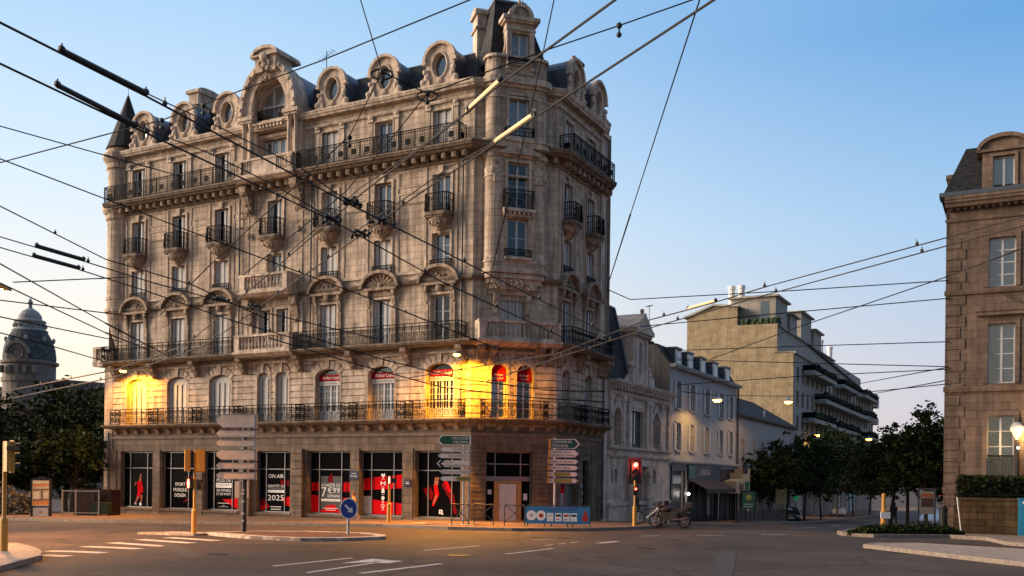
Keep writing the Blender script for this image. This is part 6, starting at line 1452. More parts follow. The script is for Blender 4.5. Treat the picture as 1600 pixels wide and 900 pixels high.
# ---- two direction signs in front of the building
SG = [M_white, M_sign_g, M_white, M_yellow]; SWm = [M_steel, M_sign_w, M_txt, M_yellow, M_sign_y, M_sign_w]
F = TM(-2.34, 47.1, g(-2.34, 47.1)+.13); o = tag(empty('direction_sign', M=F), 'direction sign pointing left with a green board on top, beside the left of the entrance', 'road sign', 'lettered direction signs')
mb = MB()
for x in (-.02, .24): mb.tube([(x, .06, -.1), (x, .06, 4.3)], .05, 8)
mb.build('post', M_steel, o, F)
zb = -.13
arrow_sign(F, o, -1.33, .32, 3.95+zb, 4.41+zb, -1, SG, [('TOULOUSE', 'RIGHT', .82), ('ORLÉANS', 'RIGHT', .74)])
arrow_sign(F, o, -1.22, .32, 3.61+zb, 3.86+zb, -1, SWm, [('LE PALAIS', 'RIGHT', .75)]); arrow_sign(F, o, -1.3, .32, 3.29+zb, 3.54+zb, -1, SWm, [('LES CASSEAUX', 'RIGHT', .98)])
arrow_sign(F, o, -1.15, .32, 2.86+zb, 3.21+zb, -1, SWm, [('Gare de', 'LEFT', .42), ('Limoges-Bénédictins', 'LEFT', 1.25)])
p_ = MB(); p_.extr([(-1.33, 3.035+zb), (-1.17, 3.2+zb), (-1.12, 3.2+zb), (-1.27, 3.035+zb), (-1.12, 2.87+zb), (-1.17, 2.87+zb)], -.07, -.04); p_.build('chevron', M_white, o, F)
arrow_sign(F, o, -1.2, .32, 2.52+zb, 2.76+zb, -1, SWm, [('Zone commerciale du Sablard', 'RIGHT', 1.25)])
arrow_sign(F, o, -1.2, .32, 2.18+zb, 2.43+zb, -1, SWm, [('LA BASTIDE', 'RIGHT', .66)], [(-.35, .30, 4)])
F = TM(2.14, 48.15, g(2.14, 48.15)+.13); o = tag(empty('direction_sign', M=F), 'direction sign pointing right with a green board on top, behind the blue banner', 'road sign', 'lettered direction signs')
mb = MB(); mb.tube([(0, .06, -.1), (0, .06, 4.25)], .06, 8); mb.build('post', M_steel, o, F)
arrow_sign(F, o, -.32, 1.22, 3.87+zb, 4.34+zb, 1, SG, [('CLERMONT-FD', 'LEFT', .98), ('PÉRIGUEUX', 'LEFT', .8)])
arrow_sign(F, o, -.34, 1.2, 3.42+zb, 3.81+zb, 1, SWm, [('CENTRE VILLE', 'LEFT', .95), ('Chambre de Commerce', 'LEFT', 1.15)])
arrow_sign(F, o, -.36, 1.18, 3.09+zb, 3.34+zb, 1, SWm, [('Office de tourisme', 'LEFT', 1.15)]); arrow_sign(F, o, -.36, 1.18, 2.78+zb, 3.03+zb, 1, SWm, [('Salle des Fêtes', 'LEFT', .95)])
arrow_sign(F, o, -.38, 1.17, 2.46+zb, 2.71+zb, 1, SWm, [('P', 'LEFT', .1)], [(-.05, .75, 4)]); arrow_sign(F, o, -.38, 1.17, 2.14+zb, 2.39+zb, 1, SWm, [('P', 'LEFT', .1)], [(-.05, .85, 4)])
# ---- keep-right disc on the island
F = TM(-6.34, 37.6, g(-6.34, 37.6)+.08, .25); o = tag(empty('traffic_sign', M=F), 'round blue keep-right sign with a white arrow on a grey post, on the gravel island', 'road sign')
mb = MB(); mb.tube([(0, .06, -.1), (0, .06, 1.4)], .055, 8); mb.build('post', M_steel, o, F)
mb = MB(); C_ = [2*PI*k/28 for k in range(28)]; mb.extr([(.345*math.cos(a), 1.03+.41*math.sin(a)) for a in C_], -.03, .0, m=0); mb.extr([(.305*math.cos(a), 1.03+.37*math.sin(a)) for a in C_], -.036, -.031, m=1)
def R45(x, z): a = -PI/4; x, z = x*.8, z*.8; return (x*math.cos(a)-z*math.sin(a), 1.03+x*math.sin(a)+z*math.cos(a))
mb.face([(p[0], -.042, p[1]) for p in [R45(-.26, .05), R45(.05, .05), R45(.05, .17), R45(.28, 0), R45(.05, -.17), R45(.05, -.05), R45(-.26, -.05)]], 0)
mb.build('disc', [M_white, M_blue], o, F)
# ---- traffic signals
M_red_on = emis('lit red signal', (1, .03, .015), 12); M_ped_on = emis('lit red pedestrian', (1, .10, .05), 4); M_lens = mat('unlit lens', (.03, .03, .03), .2, var=0)
def head(o, F, x, y, z, rz, lit=None, back=M_yellow, hgt=.86):
    H = F @ TM(x, y, z, rz); mb = MB(); mb.box(-.15, .15, -.02, .20, 0, hgt, 0); mb.box(-.17, .17, .0, .03, -.03, hgt+.03, 0); h = mb.build('signal_head', [back], o, H)
    for k in range(3):
        zz = hgt*(.83-.33*k); mb = MB(); mb.extr([(.095*math.cos(a), zz+.095*math.sin(a)) for a in [2*PI*j/14 for j in range(14)]], -.035, -.021, m=0); A = arc(0, zz, .115, .115, 0, PI, 8); B = arc(0, zz, .1, .1, 0, PI, 8)
        for j in range(8): mb.extr([A[j], A[j+1], B[j+1], B[j]], -.19, -.021, m=1)
        mb.build('lens', [M_red_on if lit == k else M_lens, M_black], h, H)
    return h
def ped_head(o, F, x, y, z, rz, lit=True):
    H = F @ TM(x, y, z, rz); mb = MB(); mb.box(-.13, .13, 0, .18, 0, .42, 0); mb.box(-.13, .13, -.14, 0, .40, .43, 0); h = mb.build('pedestrian_head', [M_black], o, H)
    if lit:
        mb = MB(); mb.box(-.04, .04, -.012, -.004, .12, .29); mb.box(-.035, -.01, -.012, -.004, .02, .12); mb.box(.01, .035, -.012, -.004, .02, .12); mb.extr([(.035*math.cos(a), .335+.035*math.sin(a)) for a in [2*PI*j/8 for j in range(8)]], -.012, -.004); mb.build('red_figure', M_ped_on, h, H)
def pole(o, F, h, r=.055, m=None):
    mb = MB(); mb.lathe([(r*1.9, -.05), (r*1.9, .9), (r*1.7, .96), (r, 1.0), (r, h), (r*.4, h+.03)], 12); mb.build('pole', m or M_yellow, o, F)
def sig(x, y, label, h=3.3, rz=0, dz=0):
    F = TM(x, y, g(x, y)+dz, rz); o = tag(empty('traffic_signal', M=F), label, 'traffic light', 'yellow traffic signals'); pole(o, F, h); return o, F
o, F = sig(-12.68, 38.63, 'ochre traffic signal with a lit red walking figure, left of the blank direction sign', 3.3, 0, .05)
head(o, F, -.2, .0, 2.5, PI*.62); head(o, F, .22, .05, 2.5, PI*1.05)
ped_head(o, F, -.22, -.1, 1.82, .0); ped_head(o, F, .26, .1, 1.75, PI*.5, False)
o, F = sig(-14.5, 27.62, 'ochre traffic signal at the left edge on the foreground island', 3.15, 0, .1)
head(o, F, .22, .0, 2.3, PI*.75); 
mb = MB(); mb.box(.2, .42, -.3, -.02, 2.9, 3.02); mb.box(.12, .2, -.05, .05, 2.7, 2.95); mb.build('camera_box', M_black, o, F)
o, F = sig(5.9, 46.3, 'yellow traffic signal glowing red in front of the carved stone house', 2.55, 0, .12)
head(o, F, 0, -.08, 2.25, .05, 0, M_black); mb = MB(); mb.box(-.32, .32, .14, .16, 2.05, 3.3); mb.build('backboard', M_black, o, F)
H = F @ TM(.02, -.1, 1.5, .1); mb = MB(); mb.box(-.11, .11, 0, .14, 0, .42, 0); mb.extr([(.055*math.cos(a), .3+.055*math.sin(a)) for a in [2*PI*j/12 for j in range(12)]], -.012, -.002, m=1); mb.build('repeater_head', [M_black, emis('dim red repeater', (1, .05, .03), 3)], o, H)
mb = MB(); mb.box(.06, .2, -.05, .1, .95, 1.4); mb.build('control_box', M_black, o, F)
ld = bpy.data.lights.new('signal_glow', 'SPOT'); ld.energy = 40; ld.color = (1, .05, .03); ld.spot_size = math.radians(160); ld.shadow_soft_size = .1; link('signal_glow', ld, o, F @ TM(0, -.35, 2.97) @ Matrix.Rotation(PI/2, 4, 'X'))
o, F = sig(-6.0, 47.3, 'short ochre pedestrian signal with a lit figure, before the red gym window', 1.95, 0, .12)
ped_head(o, F, 0, -.06, 1.92, 0); mb = MB(); mb.box(.12, .36, -.05, .02, 1.98, 2.2); mb.build('small_sign', M_black, o, F)
x, y = Ru(92, 12.5); F = TM(x, y, g(x, y)); o = tag(empty('traffic_signal', M=F), 'tiny distant red traffic light far down the side street', 'traffic light', 'yellow traffic signals'); pole(o, F, 2.6); head(o, F, 0, -.08, 2.3, -.3, 0, M_black)
F = TM(17.42, 45.25, g(17.42, 45.25)+.13); o = tag(empty('yellow_post', M=F), 'thick yellow post with a small white box, in the right-hand planting', 'post')
mb = MB(); mb.lathe([(.13, -.1), (.13, .95), (.10, 1.0), (.09, 1.75), (.04, 1.8)], 14); mb.build('pole', M_yellow, o, F)
mb = MB(); mb.box(-.2, .24, -.2, -.14, .62, .92); mb.build('box', M_white, o, F)
# ---- low cross-braced guard rails along the kerb and the banner tied to them
GB = 'cross-braced guard rails on the pavement'
def guard_rail(x0, y0, x1, y1, lab):
    d = Vector((x1-x0, y1-y0)); L_ = d.length; F = TM(x0, y0, g(x0, y0)+.13, math.atan2(d.y, d.x)); o = tag(empty('guard_rail', M=F), lab, 'barrier', GB)
    mb = MB()
    for x in (0, L_): mb.tube([(x, 0, -.05), (x, 0, .98)], .026, 8)
    mb.tube([(0, 0, .98), (L_, 0, .98)], .026, 8); mb.tube([(0, 0, .2), (L_, 0, .2)], .018, 6); mb.build('frame', M_dsteel, o, F)
    mb = MB(); mb.tube([(0, 0, .2), (L_, 0, .98)], .018, 6); mb.tube([(0, 0, .98), (L_, 0, .2)], .018, 6); mb.lathe([(.06, .56), (.06, .62)], 8, (L_/2, 0)); mb.build('cross_brace', M_dsteel, o, F); return o
for a, b, lab in ((-2.82, -2.02, 'dark guard rail farthest left, below the left-pointing direction sign'), (-1.75, -.86, 'dark guard rail second from the left, in front of the granite pier'), (-.33, .62, 'dark guard rail crossing the white door'), (.76, 1.55, 'dark guard rail behind the left end of the blue banner'), (1.85, 2.6, 'dark guard rail behind the middle of the blue banner'), (2.85, 3.66, 'dark guard rail behind the right end of the blue banner')):
    guard_rail(a, 45.35-.09*a, b, 45.35-.09*b, lab)
F = TM(.66, 45.2, .14, -.09); M_bb = mat('sky blue banner', (.02, .17, .36), .6, var=.12)
mb = MB(); mb.box(0, 3.0, -.02, -.005, .12, .92, 0); C_ = [2*PI*k/20 for k in range(20)]
for x in (.27, .72): mb.face([(x+.23*math.cos(a), -.024, .5+.23*math.sin(a)) for a in C_], 1); mb.face([(x+.11*math.cos(a), -.027, .5+.10*math.sin(a)) for a in C_], 5 if x < .5 else 4)
mb.text('DON DE SANG', .17, 1.72, -.025, .80, 2, 1.3)
for k, x in enumerate((1.0, 1.38, 1.75, 2.1)):
    mb.box(x, x+.3, -.024, -.021, .24, .62, 1); mb.box(x+.03, x+.27, -.028, -.025, .46, .56, (5, 3, 4, 3)[k]); mb.box(x+.04, x+.2, -.028, -.025, .3, .34, (5, 4, 3, 5)[k])
mb.face([(2.78+.15*math.cos(a)*(1 if math.sin(a) < 0 else 1-math.sin(a)*.95), -.026, .42+(.20*math.sin(a) if math.sin(a) < 0 else .4*math.sin(a))) for a in C_], 4)
tag(mb.build('banner', [M_bb, M_white, mat('violet lettering', (.16, .03, .16), .6, var=0), M_black, mat('blood red print', (.42, .02, .015), .6, var=.1), M_shut], None, F), 'sky blue banner with a red drop, tied to the guard rails', 'banner')
# ---- advertising panel on the left, fence, container, bin
x, y = -27.7, 56.9; F = TM(x, y, g(x, y)+.13, .0); o = tag(empty('advertising_panel', M=F), 'lit advertising panel with an orange poster, on the left pavement', 'panel')
mb = MB(); mb.box(-.58, -.5, -.1, .1, 0, 2.2); mb.box(.5, .58, -.1, .1, 0, 2.2); mb.box(-.5, .5, -.1, .1, .55, .62); mb.box(-.5, .5, -.1, .1, 2.12, 2.24); mb.box(-.2, .25, -.06, .06, 2.24, 2.34); mb.build('frame', M_black, o, F)
mb = MB(); mb.box(-.5, .5, -.05, .05, .62, 2.12, 0); y_ = -.056
for z0, z1, m in ((.66, .9, 1), (.9, 1.0, 2), (1.75, 1.9, 1), (1.95, 2.08, 3), (1.5, 1.6, 2)): mb.face([(-.47, y_, z0), (.47, y_, z0+.05), (.47, y_, z1+.03), (-.47, y_, z1)], m)
mb.box(-.4, -.1, y_-.004, y_-.001, 1.05, 1.45, 3); mb.box(.0, .12, y_-.004, y_-.001, 1.0, 1.55, 2); mb.box(.15, .42, y_-.004, y_-.001, 1.15, 1.4, 3)
E_ = lambda n, c, s: mat(n, c, .5, var=.3, emit=c, estr=s)
mb.build('poster', [E_('poster cream', (.55, .36, .18), .05), E_('poster orange', (.6, .17, .04), .05), E_('poster brown', (.18, .10, .06), .03), E_('poster sand', (.65, .5, .3), .05)], o, F)
mb = MB(); mb.box(-.45, .45, -.08, .08, .02, .5, 0); mb.extr([(-.06, .32), (.06, .32), (.07, .24), (0, .14), (-.07, .24)], -.085, -.081, m=1); mb.build('base_box', [M_shut, M_wood], o, F)
F = TM(-27.0, 58.0, g(-27, 58)+.1, -.1); o = tag(empty('metal_fence', M=F), 'grey metal fence panel between the advertising panel and the brown container', 'fence')
mb = MB()
for x in (0, .85, 2.3): mb.box(x, x+.07, -.03, .03, 0, 1.62)
mb.box(.07, 2.3, -.02, .02, 1.5, 1.56); mb.box(.07, 2.3, -.02, .02, .2, .25); mb.build('frame', M_steel, o, F)
mb = MB()
for k in range(22): mb.box(.1+.1*k, .115+.1*k, -.008, .008, .25, 1.5)
mb.build('bars', M_dsteel, o, F)
F = TM(-25.3, 58.9, g(-25.3, 58.9)+.1, -.05); o = tag(empty('refuse_enclosure', M=F), 'dark brown timber bin enclosure beside the left end of the corner building', 'enclosure')
M_brn = mat('dark brown timber', (.045, .018, .012), .8, var=.35, streak=.2); mb = MB(); mb.box(-1.25, 1.05, .9, .96, 0, 1.6); mb.box(-1.25, -1.19, -.3, .9, 0, 1.6); mb.box(.99, 1.05, -.3, .9, 0, 1.6)
for k in range(12): mb.box(-1.18+.1*k, -1.09+.1*k, -.33, -.29, 0, 1.55)
mb.box(-1.25, 1.05, -.36, -.26, 1.55, 1.63); mb.build('boards', M_brn, o, F)
mb = MB(); mb.box(-.12, .0, -.36, -.28, 0, 1.55); mb.build('post', M_dsteel, o, F)
F = TM(-24.75, 58.2, g(-24.75, 58.2)+.1, .05); o = tag(empty('wheelie_bin', M=F), 'dark green wheeled bin standing in the brown bin enclosure', 'bin')
mb = MB(); mb.extr([(-.5, 0.1), (.5, .1), (.56, .72), (-.56, .72)], -.3, .4); mb.build('bin_body', mat('green plastic bin', (.008, .045, .022), .45, var=.1), o, F)
mb = MB(); mb.extr([(-.58, .72), (.58, .72), (.5, .82), (-.5, .82)], -.34, .42); mb.build('lid', mat('dark green lid', (.006, .03, .016), .45, var=.1), o, F)
for x in (-.4, .4): mb = MB(); mb.lathe([(.1, -.03), (.1, .03)], 10); mb.build('wheel', M_black, o, F @ TM(x, .3, .1) @ Matrix.Rotation(PI/2, 4, 'Y'))
# ---- parked vehicles
def car(x, y, rz, paint, label, lights=True):
    F = TM(x, y, g(x, y), rz); o = tag(empty('parked_car', M=F), label, 'car', 'parked cars')
    # lengthwise profile along x (front at +x), widths by height; loft of closed sections
    st = [(-2.1, .38, .78, .60, .82), (-2.0, .30, .92, .80, .86), (-1.7, .26, .98, 1.0, .86), (-1.35, .24, 1.02, 1.36, .84), (-.6, .24, 1.04, 1.46, .84), (.2, .24, 1.02, 1.44, .84), (.75, .24, .98, 1.12, .86), (1.05, .24, .95, .97, .87), (1.6, .26, .86, .89, .86), (1.95, .30, .72, .76, .82), (2.1, .38, .62, .64, .72)]
    mb = MB(); rings = []
    for X, zb, zs, zt, w in st:
        rw = w*.72 if zt-zs > .2 else w*.86
        rings.append([(X, -w, zb+.04), (X, -w, (zb+zs)/2), (X, -w*.985, zs), (X, -rw, zt-.04), (X, -rw*.85, zt), (X, rw*.85, zt), (X, rw, zt-.04), (X, w*.985, zs), (X, w, (zb+zs)/2), (X, w, zb+.04), (X, w*.9, zb), (X, -w*.9, zb)])
    n = 12; v = [p for r in rings for p in r]; f = [tuple(range(n))[::-1], tuple(range((len(st)-1)*n, len(st)*n))]
    for i in range(len(st)-1):
        for k in range(n): f.append((i*n+k, i*n+(k+1) % n, (i+1)*n+(k+1) % n, (i+1)*n+k))
    mb.idx(v, f); mb.build('body', paint, o, F, smooth=True)
    def glass(pts): m_ = MB(); m_.face(pts); m_.build('window', M_glass, o, F)
    glass([(.82, -.60, 1.05), (.82, .60, 1.05), (.30, .56, 1.41), (.30, -.56, 1.41)]); glass([(-1.72, .60, 1.05), (-1.72, -.60, 1.05), (-1.40, -.56, 1.36), (-1.40, .56, 1.36)])
    for s in (-1, 1):
        glass([(.62, s*.83, 1.03), (.22, s*.66, 1.37), (-.5, s*.655, 1.39), (-.5, s*.845, 1.05)]); glass([(-.56, s*.845, 1.05), (-.56, s*.655, 1.39), (-1.3, s*.66, 1.30), (-1.5, s*.82, 1.04)])
        for X in (-1.3, 1.3):
            H = F @ TM(X, s*.78, .32) @ Matrix.Rotation(PI/2, 4, 'X'); t = MB(); t.lathe([(.2, -.1), (.30, -.11), (.33, -.07), (.33, .07), (.30, .11), (.2, .1)], 18); w_ = t.build('wheel', M_black, o, H, smooth=True)
            t = MB(); t.lathe([(.2, -.09), (.18, -.115), (.05, -.12), (.05, .12), (.18, .115), (.2, .09)], 12); t.build('rim', M_steel, w_, H)
        t = MB(); t.ball((1.93, s*.58, .66), .14, .2, .09, 8); t.build('headlight', mat('headlight glass', (.5, .5, .5), .15, var=0), o, F)
        t = MB(); t.ball((-2.0, s*.66, .78), .1, .14, .12, 8); t.build('tail_light', mat('red tail light', (.25, .01, .01), .25, var=0), o, F)
        t = MB(); t.ball((.62, s*.95, 1.06), .07, .1, .07, 6); t.build('mirror', paint, o, F)
    t = MB(); t.box(2.08, 2.13, -.26, .26, .42, .53); t.build('number_plate', M_white, o, F); t = MB(); t.box(-2.13, -2.08, -.26, .26, .62, .74); t.build('number_plate', M_white, o, F)
    t = MB(); t.box(2.02, 2.11, -.5, .5, .30, .40); t.build('grille', M_black, o, F); return o
aR = math.atan2(dR.y, dR.x)
x, y = Ru(50.5, 4.9); car(27.0, 93.6, aR+PI+.25, mat('black car paint', (.012, .016, .02), .25, var=0, spec=.7), 'small dark car parked below the street trees')
car(41.6, 123.0, aR+PI+.18, mat('white car paint', (.55, .56, .52), .3, var=0), 'white car parked farther down the side street')
x, y = Ru(39, 15.5); car(x, y, aR+PI, mat('silver car paint', (.40, .42, .45), .3, .3, var=0), 'pale car partly hidden behind the right-hand tree trunks')
# ---- bicycle and motorcycles by the stone house
def wheel(o, F, x, r, th=.035, n=20, name='wheel'):
    H = F @ TM(x, 0, r) @ Matrix.Rotation(PI/2, 4, 'X'); mb = MB(); mb.tube([(r*.93*math.cos(a), r*.93*math.sin(a), 0) for a in [2*PI*k/n for k in range(n)]], th, 6, closed=True); w = mb.build(name, M_black, o, H, smooth=True)
    mb = MB(); mb.lathe([(.04, -.05), (.04, .05)], 8)
    for k in range(8): a = 2*PI*k/8; mb.tube([(0, 0, 0), (r*.88*math.cos(a), r*.88*math.sin(a), 0)], .008, 4)
    mb.build('rim', M_steel, w, H)
x, y = 6.85, 48.3; F = TM(x, y, g(x, y)+.13, -.15); o = tag(empty('bicycle', M=F), 'bicycle with a white down tube beside the red traffic signal', 'bicycle')
wheel(o, F, -.52, .34); wheel(o, F, .55, .34)
mb = MB()
for a, b in (((-.52, 0, .34), (-.12, 0, .32)), ((-.12, 0, .32), (-.22, 0, .85)), ((-.52, 0, .34), (-.2, 0, .75)), ((-.2, 0, .75), (.36, 0, .82)), ((.42, 0, .66), (.55, 0, .34)), ((.33, 0, .98), (.42, 0, .66))): mb.tube([a, b], .022, 6)
mb.build('frame', M_dsteel, o, F); mb = MB(); mb.tube([(-.12, 0, .32), (.40, 0, .74)], .038, 8); mb.build('down_tube', M_white, o, F)
mb = MB(); mb.tube([(.25, -.28, 1.06), (.33, -.1, 1.02), (.33, .1, 1.02), (.25, .28, 1.06)], .018, 6); mb.build('handlebar', M_black, o, F); mb = MB(); mb.extr([(-.38, .87), (-.06, .89), (-.06, .93), (-.38, .95)], -.08, .08); mb.build('saddle', M_black, o, F)
mb = MB(); mb.box(-.75, -.3, -.12, .12, .72, .76); mb.box(-.7, -.4, -.1, .1, .76, .98); mb.build('rack', M_black, o, F)
def motorbike(x, y, rz, label):
    F = TM(x, y, g(x, y)+.05, rz); o = tag(empty('motorcycle', M=F), label, 'motorcycle', 'motorcycles by the stone house')
    wheel(o, F, -.7, .32, .07); wheel(o, F, .72, .32, .06)
    mb = MB(); mb.extr([(-.45, .35), (.3, .3), (.45, .5), (.35, .75), (-.4, .72)], -.16, .16); mb.build('engine', M_black, o, F)
    mb = MB(); mb.ball((.15, 0, .88), .36, .18, .17, 10); mb.build('tank', M_black, o, F, smooth=True)
    mb = MB(); mb.extr([(-.95, .92), (-.7, .80), (-.1, .78), (-.12, .86), (-.6, .93), (-.95, 1.0)], -.15, .15); mb.build('seat', M_black, o, F)
    mb = MB()
    for s in (-.1, .1): mb.tube([(.72, s, .32), (.42, s, .98)], .03, 8)
    mb.build('fork', M_dsteel, o, F); mb = MB(); mb.tube([(.25, -.36, 1.08), (.4, -.15, 1.02), (.4, .15, 1.02), (.25, .36, 1.08)], .02, 6); mb.build('handlebar', M_black, o, F)
    mb = MB(); mb.ball((.55, 0, .9), .1, .1, .1, 8); mb.build('headlight', M_steel, o, F); mb = MB(); mb.extr([(.42, .95), (.62, .98), (.48, 1.28), (.42, 1.28)], -.2, .2); mb.build('windscreen', M_black, o, F)
    mb = MB(); mb.box(-1.1, -.82, -.18, .18, .98, 1.22); mb.build('top_box', M_black, o, F); mb = MB(); mb.tube([(-.1, .2, .35), (-.9, .22, .42)], .05, 8); mb.build('exhaust', M_dsteel, o, F)
    mb = MB(); mb.extr([(-1.0, .66), (-.7, .72), (-.4, .6), (-.4, .66), (-.7, .79), (-1.0, .72)], -.09, .09); mb.build('mudguard', M_black, o, F)
motorbike(7.75, 47.5, PI-.35, 'dark motorcycle next to the bicycle, nearer the street corner'); motorbike(8.15, 48.7, PI-.8, 'dark motorcycle with a top box, right of the other motorcycle')
# ---- terrace barriers, poster column, tall lamp post in the side street
GT = 'dark terrace screens outside the shops'
for i, u in enumerate((24.5, 27.2, 29.9, 32.6, 35.3, 38.0)):
    x, y = Ru(u, 3.3); F = TM(x, y, g(x, y)+.13, aR); o = tag(empty('terrace_screen', M=F), 'dark red terrace screen, number %s along the row from the motorcycles' % ('one two three four five six'.split()[i]), 'screen', GT)
    mb = MB(); mb.box(0, 2.5, -.02, .02, .12, .85); mb.build('panel', M_brn, o, F); mb = MB()
    for q in (0, 1.22, 2.44): mb.box(q, q+.06, -.05, .05, 0, 1.05)
    mb.box(0, 2.5, -.03, .03, .98, 1.04); mb.box(0, 2.5, -.25, .25, 0, .06); mb.build('frame', M_dsteel, o, F)
x, y = Ru(32.2, 2.2); F = TM(x, y, g(x, y)+.13, .0); o = tag(empty('advertising_panel', M=F), 'dark advertising panel with a green and white poster, outside the white house', 'panel')
mb = MB(); mb.box(-.65, .65, -.12, .12, .5, 2.5); mb.box(-.25, .25, -.1, .1, 0, .5); mb.build('frame', M_black, o, F)
mb = MB(); mb.box(-.52, .52, -.13, -.12, .62, 2.4, 0); mb.face([(.0+.22*math.cos(a), -.135, 1.95+.25*math.sin(a)) for a in C_], 1); mb.box(-.4, .4, -.137, -.132, 1.35, 1.42, 2); mb.box(-.4, .3, -.137, -.132, 1.15, 1.22, 2); mb.face([(-.4, -.136, .7), (.4, -.136, .7), (.15, -.136, 1.0), (-.1, -.136, 1.05)], 2)
mb.build('poster', [E_('poster green', (.03, .09, .05), .02), E_('poster lemon', (.25, .22, .05), .03), E_('poster white', (.3, .32, .28), .03)], o, F)
F = TM(24.4, 93.7, g(24.4, 93.7)); o = tag(empty('trolley_pole', M=F), 'tall plain grey pole standing before the low house', 'pole'); mb = MB(); mb.lathe([(.22, -.1), (.22, .4), (.17, .5), (.12, 10.7), (.05, 10.8)], 12); mb.build('shaft', M_steel, o, F)
mb = MB(); mb.lathe([(.2, 6.0), (.2, 6.2)], 10); mb.build('collar', M_dsteel, o, F)
x, y = Ru(40.5, 3.0); F = TM(x, y, g(x, y)+.13, .1); o = tag(empty('menu_board', M=F), 'cream board on legs beside the tall grey pole', 'board'); mb = MB(); mb.box(-.5, .5, -.04, .04, 1.5, 2.9); mb.build('board', mat('cream board', (.35, .29, .15), .7, var=.25), o, F)
mb = MB(); mb.box(-.45, -.3, -.05, .05, 0, 1.5); mb.box(.25, .4, -.05, .05, 0, 1.5); mb.build('legs', MATS['cream board'], o, F)
x, y = Ru(46, 3.2); F = TM(x, y, g(x, y)+.13); o = tag(empty('pharmacy_cross', M=F), 'small glowing green shop cross behind the dark car', 'sign'); mb = MB(); mb.box(-.09, .09, -.06, .06, 1.9, 2.6); mb.box(-.25, .25, -.06, .06, 2.16, 2.34); mb.build('cross', emis('green neon', (.02, .5, .2), .05), o, F); mb = MB(); mb.tube([(0, .1, 0), (0, .1, 1.9)], .05, 8); mb.build('post', M_dsteel, o, F)
x, y = Ru(22.3, -.15+.4); F = TM(x, y, g(x, y)+2.2); o = tag(empty('bulb_lamp', M=F), 'small white lit bulb by the dark shopfront of the white house', 'lamp'); mb = MB(); mb.ball((0, -.2, 0), .09, .09, .09, 8); mb.build('bulb', emis('white bulb', (1, .95, .85), 12), o, F); mb = MB(); mb.tube([(0, .3, .1), (0, -.2, .12)], .02, 6); mb.build('arm', M_dsteel, o, F)
# ---- right-hand corner: totem, bench, litter bin, leaning pole, blue hoarding, lamp post
F = TM(21.0, 48.9, g(21, 48.9)+.13, -.3); o = tag(empty('bus_stop', M=F), 'bus stop frame with an orange and white notice panel, left of the rubble wall', 'bus stop')
mb = MB(); mb.box(-.42, -.34, -.04, .04, 0, 2.2); mb.box(.34, .42, -.04, .04, 0, 2.2); mb.box(-.34, .34, -.04, .04, 2.1, 2.2); mb.build('frame', M_dsteel, o, F)
mb = MB(); mb.box(-.3, .34, -.03, .03, .9, 2.05, 0); mb.box(-.26, .3, -.036, -.031, 1.75, 1.95, 1); mb.box(-.26, .3, -.036, -.031, 1.25, 1.7, 2); mb.build('notice', [mat('dim notice paper', (.16, .15, .14), .7, var=.2), mat('orange print', (.22, .06, .02), .7, var=.2), M_brn], o, F)
mb = MB(); mb.box(-.8, .2, -.5, -.1, .48, .54); mb.box(-.7, -.6, -.45, -.15, 0, .48); mb.box(.0, .1, -.45, -.15, 0, .48); mb.build('bench', M_black, o, F)
F = TM(21.35, 47.8, g(21.35, 47.8)+.13); o = tag(empty('litter_bin', M=F), 'slim black litter bin against the end of the rubble wall', 'bin'); mb = MB(); mb.lathe([(.17, 0), (.19, .1), (.19, 1.1), (.21, 1.12), (.21, 1.2), (.1, 1.28)], 14); mb.build('bin_body', M_black, o, F); mb = MB(); mb.box(-.12, .12, -.2, -.17, .9, 1.0); mb.build('slot', M_dsteel, o, F)
mb = MB(); mb.tube([(0, 0, -.1), (-.16, .15, 1.75)], .03, 8); tag(mb.build('leaning_pole', M_white, None, TM(21.7, 46.6, g(21.7, 46.6)+.13)), 'thin white pole leaning at the left end of the rubble wall', 'pole')
F = TM(23.95, 45.6, g(23.95, 45.6)+.12, -.4); o = tag(empty('blue_hoarding', M=F), 'bright blue cabinet with a pale poster, at the right edge', 'cabinet'); M_bh = mat('bright blue paint', (.015, .20, .36), .5, var=.12)
mb = MB(); mb.box(0, 1.6, 0, .9, 0, 1.72); mb.box(-.03, 1.63, -.03, .93, 1.72, 1.76); mb.build('cabinet_body', M_bh, o, F)
mb = MB(); mb.box(.32, 1.2, -.02, -.004, .5, 1.15, 0); mb.box(.36, 1.16, -.026, -.021, 1.02, 1.12, 1); mb.box(.5, .9, -.026, -.021, .75, .95, 2); mb.build('poster', [M_white, M_redd, M_blue], o, F); mb = MB(); mb.extr([(.2+.07*math.cos(a), 1.55+.07*math.sin(a)) for a in C_], -.02, -.004); mb.build('badge', M_white, o, F)
F = TM(24.5, 46.9, g(24.5, 46.9)); o = tag(empty('street_lamp', M=F), 'black lamp post with a lit lantern, at the right edge', 'street lamp')
mb = MB(); mb.lathe([(.16, 0), (.16, .8), (.1, .9), (.07, 4.6), (.05, 4.75)], 12); mb.build('post', M_black, o, F)
mb = MB(); mb.lathe([(.04, 4.75), (.30, 5.25), (.30, 5.3)], 14); mb.build('lantern_glass', emis('warm lantern', (1, .5, .12), 1.2), o, F); mb = MB(); mb.lathe([(.33, 5.3), (.31, 5.4), (.2, 5.55), (.03, 5.6)], 14)
for k in range(3): a = 2*PI*k/3+.4; mb.tube([(.05*math.cos(a), .05*math.sin(a), 4.75), (.32*math.cos(a), .32*math.sin(a), 5.3)], .02, 5)
mb.build('cap', M_shut, o, F); ld = bpy.data.lights.new('lantern_light', 'POINT'); ld.energy = 30; ld.color = (1, .6, .22); ld.shadow_soft_size = .2; link('lantern_light', ld, o, F @ TM(0, -.5, 5.0))
